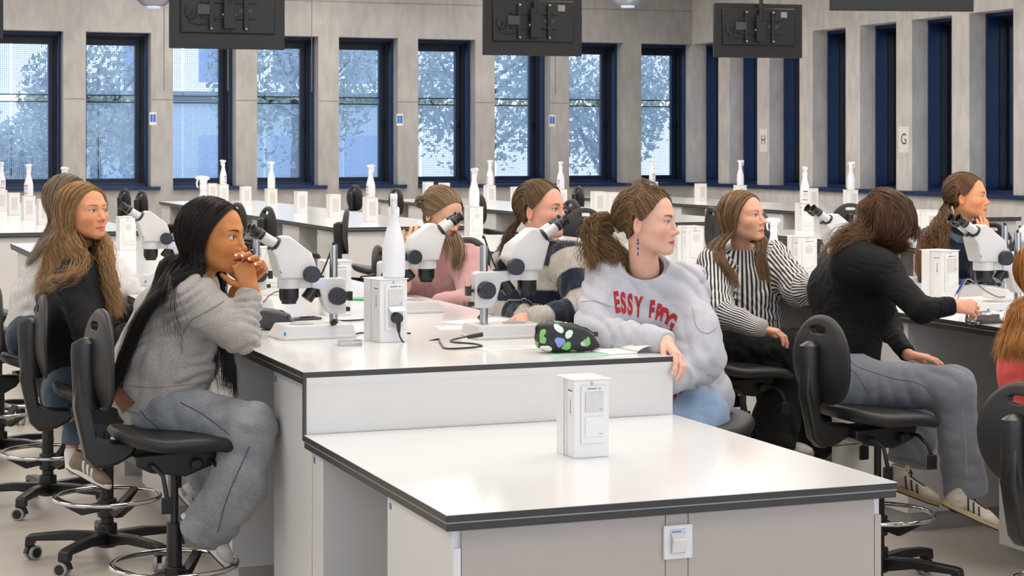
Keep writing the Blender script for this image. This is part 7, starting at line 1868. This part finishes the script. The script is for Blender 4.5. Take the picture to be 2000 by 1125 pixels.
sp = nt.nodes.new('ShaderNodeSeparateColor'); L(vo.outputs['Color'], sp.inputs[0]); gt = nt.nodes.new('ShaderNodeMath'); gt.operation = 'GREATER_THAN'; gt.inputs[1].default_value = 0.22; L(sp.outputs[1], gt.inputs[0])
mu = nt.nodes.new('ShaderNodeMath'); mu.operation = 'MULTIPLY'; L(lt.outputs[0], mu.inputs[0]); L(gt.outputs[0], mu.inputs[1])
rmp = nt.nodes.new('ShaderNodeValToRGB'); rmp.color_ramp.interpolation = 'CONSTANT'
for k, (ps, cc) in enumerate(((0.0, '#7fb866'), (0.3, '#dfe6dd'), (0.55, '#8a90d8'), (0.7, '#4f9a6e'), (0.85, '#d9c2b8'))):
    e = rmp.color_ramp.elements[k] if k < 2 else rmp.color_ramp.elements.new(ps); e.position = ps; e.color = (*lin(cc), 1)
L(sp.outputs[0], rmp.inputs[0]); mxc = nt.nodes.new('ShaderNodeMixRGB'); mxc.inputs['Color1'].default_value = (*lin('#1b1c1c'), 1); L(mu.outputs[0], mxc.inputs['Fac']); L(rmp.outputs[0], mxc.inputs['Color2']); L(mxc.outputs[0], b_.inputs['Base Color'])
def fp(r):
    m = MB(); m.tube([(-0.113, 0, 0.06), (-0.115, 0, 0.085), (-0.112, 0, 0.09)], 0.003, n=6); m.tube([(-0.10, 0.0, 0.094), (0.0, 0.0, 0.098), (0.07, 0, 0.08), (0.105, 0, 0.055)], 0.0022, n=6); m.box(0.098, 0.112, -0.004, 0.004, 0.05, 0.066); m.build('zipper', M_blk, r)
p = pw(1108, 691, 6.62); pouch((p[0], p[1], ZU + 0.0012), math.radians(-5), 0.228, 0.085, 0.098, 'pencil_case', 'black pencil case with green and lilac flower print near the bench edge', M_flor, fp)
def bp_(r):
    m = MB(); m.tube([(-0.05, 0.0, 0.076), (0.02, 0.0, 0.075), (0.055, 0, 0.055), (0.066, 0, 0.03)], 0.0035, n=6); m.build('zipper', M_steel, r)
    m = MB(); m.box(0.045, 0.05, -0.034, 0.034, 0.004, 0.06); m.build('side_band', M_blk, r, bevel=0.002)
p = pw(540, 640, 7.42); pouch((p[0], p[1], ZU + 0.001), math.radians(-18), 0.15, 0.075, 0.075, 'pencil_case', 'plain black pencil case with silver zip beside the elbow of the grey sweatshirt', mat('black_case', '#3a3a3a', rough=0.55, bump=0.2, bscale=200), bp_)
# phone and green notebook
p = pw(592, 617, 7.85); r = empty('phone', (p[0], p[1], ZU + 0.0005), math.radians(12), 'dark phone lying behind the main microscope', 'phone'); m = MB(); m.box(-0.07, 0.07, -0.035, 0.035, 0, 0.009); m.build('casing', mat('phone_dark', '#3b3a3a', rough=0.3), r, bevel=0.003); m = MB(); m.box(-0.066, 0.066, -0.032, 0.032, 0.009, 0.0095); m.build('glass', mat('phone_glass', '#1b1d22', rough=0.05), r, smooth=False)
p = pw(722, 586, 8.86); r = empty('notebook', (p[0], p[1], ZU + 0.0005), math.radians(-38), 'thin green notebook far back on the bench beside the white sheet', 'notebook'); m = MB(); m.box(-0.085, 0.085, -0.06, 0.06, 0, 0.008); m.build('cover', mat('green_cover', '#4ea073', rough=0.5), r, bevel=0.001)
# clear specimen box
M_clear = mat('clear_plastic', '#f2f4f6', rough=0.08, trans=0.9, spec=0.5, var=0.0)
p = pw(683, 676, 6.85); r = empty('specimen_box', (p[0], p[1], ZU + 0.0005), math.radians(-12), 'small clear plastic dish in front of the main microscope', 'dish')
m = MB(); m.box(-0.042, 0.042, -0.036, 0.036, 0, 0.003); m.box(-0.042, -0.040, -0.036, 0.036, 0.003, 0.014); m.box(0.040, 0.042, -0.036, 0.036, 0.003, 0.014); m.box(-0.042, 0.042, -0.036, -0.034, 0.003, 0.014); m.box(-0.042, 0.042, 0.034, 0.036, 0.003, 0.014); m.build('tray', M_clear, r)
m = MB(); m.box(-0.044, 0.044, -0.038, 0.038, 0.0145, 0.0165); m.build('lid', M_clear, r)
# plug and cables
def cable(pts, label, r=0.0032, mt=None, z=ZU):
    q = []
    for (u, v, zz) in pts:
        d = FPX * (EYE - (z + zz)) / (v - HZV); q.append(pw(u, v, d))
    q = spline(q, 40); e = empty('power_cable', (0, 0, 0), 0, label, 'cable'); m = MB(); m.tube(list(q), r, n=8); m.build('lead', mt or M_blk, e); return e
e = cable([(858, 662, 0.004), (862, 672, 0.004), (880, 681, 0.0035), (915, 679, 0.0035), (938, 677, 0.004), (925, 671, 0.0035), (885, 668, 0.0035), (882, 664, 0.004), (900, 660, 0.008), (925, 655, 0.018), (936, 654, 0.02)], 'black cable from the plugged tower looping on the worktop to the right hand microscope')
m = MB(); tp_ = TUSED['plug'][0]; Mx = tp_.matrix_basis; c0 = Mx @ Vector((0.005, -0.0675, 0.09)); c1 = Mx @ Vector((0.005, -0.094, 0.09)); m.cyl(c0, c1, 0.0205, 0.018, n=24); m.tube([c1 + Vector((0, 0.006, -0.012)), Mx @ Vector((0.007, -0.088, 0.05)), Mx @ Vector((0.009, -0.086, 0.038))], [0.009, 0.007, 0.005], n=10)
m.tube(list(spline([Mx @ Vector((0.009, -0.086, 0.040)), Mx @ Vector((0.013, -0.086, 0.02)), Mx @ Vector((0.02, -0.09, 0.006)), pw(858, 662, FPX * (EYE - ZU - 0.004) / (662 - HZV))], 12)), 0.0032, n=8); m.build('plug', M_blk, e)
m = MB(); a_ = pw(914, 658, 6.72); b_ = pw(942, 653, 6.70); m.cyl(a_, b_, 0.0075, 0.0085, n=8); m.build('connector', M_blk, e)
cable([(691, 646, 0.012), (694, 652, 0.006), (705, 650, 0.004), (740, 651, 0.004), (775, 650, 0.004), (802, 651, 0.004)], 'black cable from the main microscope base to the plugged tower')
e = cable([(645, 622, 0.006), (665, 626, 0.004), (700, 625, 0.004), (722, 622, 0.004), (724, 614, 0.004), (735, 609, 0.010), (750, 607, 0.016)], 'black cable lying behind the main microscope to the one the girl in pink uses')
m = MB(); m.cyl(pw(746, 608, 7.92), pw(771, 607, 7.90), 0.007, 0.0085, n=8); m.build('connector', M_blk, e)
cable([(1868, 590, 0.03), (1880, 560, 0.08), (1890, 545, 0.11), (1905, 552, 0.09), (1925, 568, 0.05), (1950, 580, 0.02), (1962, 580, 0.018)], 'grey cable arching up beside the pen to the right hand microscope', 0.0035, mat('grey_cable', '#6d6b69', rough=0.4))
cable([(515, 590, 0.05), (530, 575, 0.06), (550, 569, 0.06), (580, 570, 0.06)], 'black cable arching behind the main microscope', 0.003)
# clear zip bag with pens
p = pw(1926, 592, 7.66); r = empty('pencil_bag', (p[0], p[1], ZU + 0.0005), math.radians(3), 'clear plastic pencil bag with red and pink pens at the right', 'bag')
def fb_(q):
    t = np.clip(q[:, 0] / 0.10, -1, 1); d = f_cone(q, A(-0.075, 0, 0.024), A(0.08, 0, 0.026), 0.026, 0.026); return np.maximum(d + 0.003 * waves(q, 4, 0.025, 4), 0.0006 - q[:, 2])
V, Q = surf_nets(fb_, (-0.12, -0.05, -0.005), (0.13, 0.05, 0.07), 0.004); mesh_np('foil', V, Q, mat('clear_foil', '#eef0f2', rough=0.12, trans=0.95, spec=0.6, var=0.0), r)
for k, (y, z, c, l) in enumerate(((-0.006, 0.018, '#d0463c', 0.12), (0.008, 0.022, '#c8647a', 0.11), (-0.004, 0.030, '#7a2a3c', 0.10), (0.006, 0.012, '#d8745a', 0.12))):
    m = MB(); m.cyl((-0.06 + 0.008 * k, y, z), (-0.06 + 0.008 * k + l, y, z), 0.0042, n=10)
    o = m.build('pen', mat('pen_' + c[1:], c, rough=0.4), None); o.matrix_basis = r.matrix_basis.copy(); tag(o, ('red pen low in the clear bag', 'pink pen in the clear bag', 'dark red pen on top in the clear bag', 'orange pen at the bottom of the clear bag')[k], 'pen')

# ================================================================== groups of like things
GROUPS = {'chair': 'black lab chairs at the benches', 'power tower': 'white power towers on the benches', 'bottle': 'white spray bottles', 'microscope': 'stereo microscopes on the benches',
          'monitor': 'monitors hanging from the ceiling', 'cabinet': 'white cabinets under the benches', 'worktop': 'long worktops of the benches', 'person': 'students and teacher at the benches',
          'paper': 'papers on the benches', 'cable': 'cables on the benches', 'pencil case': 'pencil cases', 'pen': 'pens', 'sticker': 'blue and white stickers by the windows', 'sign': 'letter signs on the piers', 'lamp': 'lamps of the hall'}
for o in SC.objects:
    if o.parent is None and o.get('category') in GROUPS and not o.get('group'): o['group'] = GROUPS[o['category']]
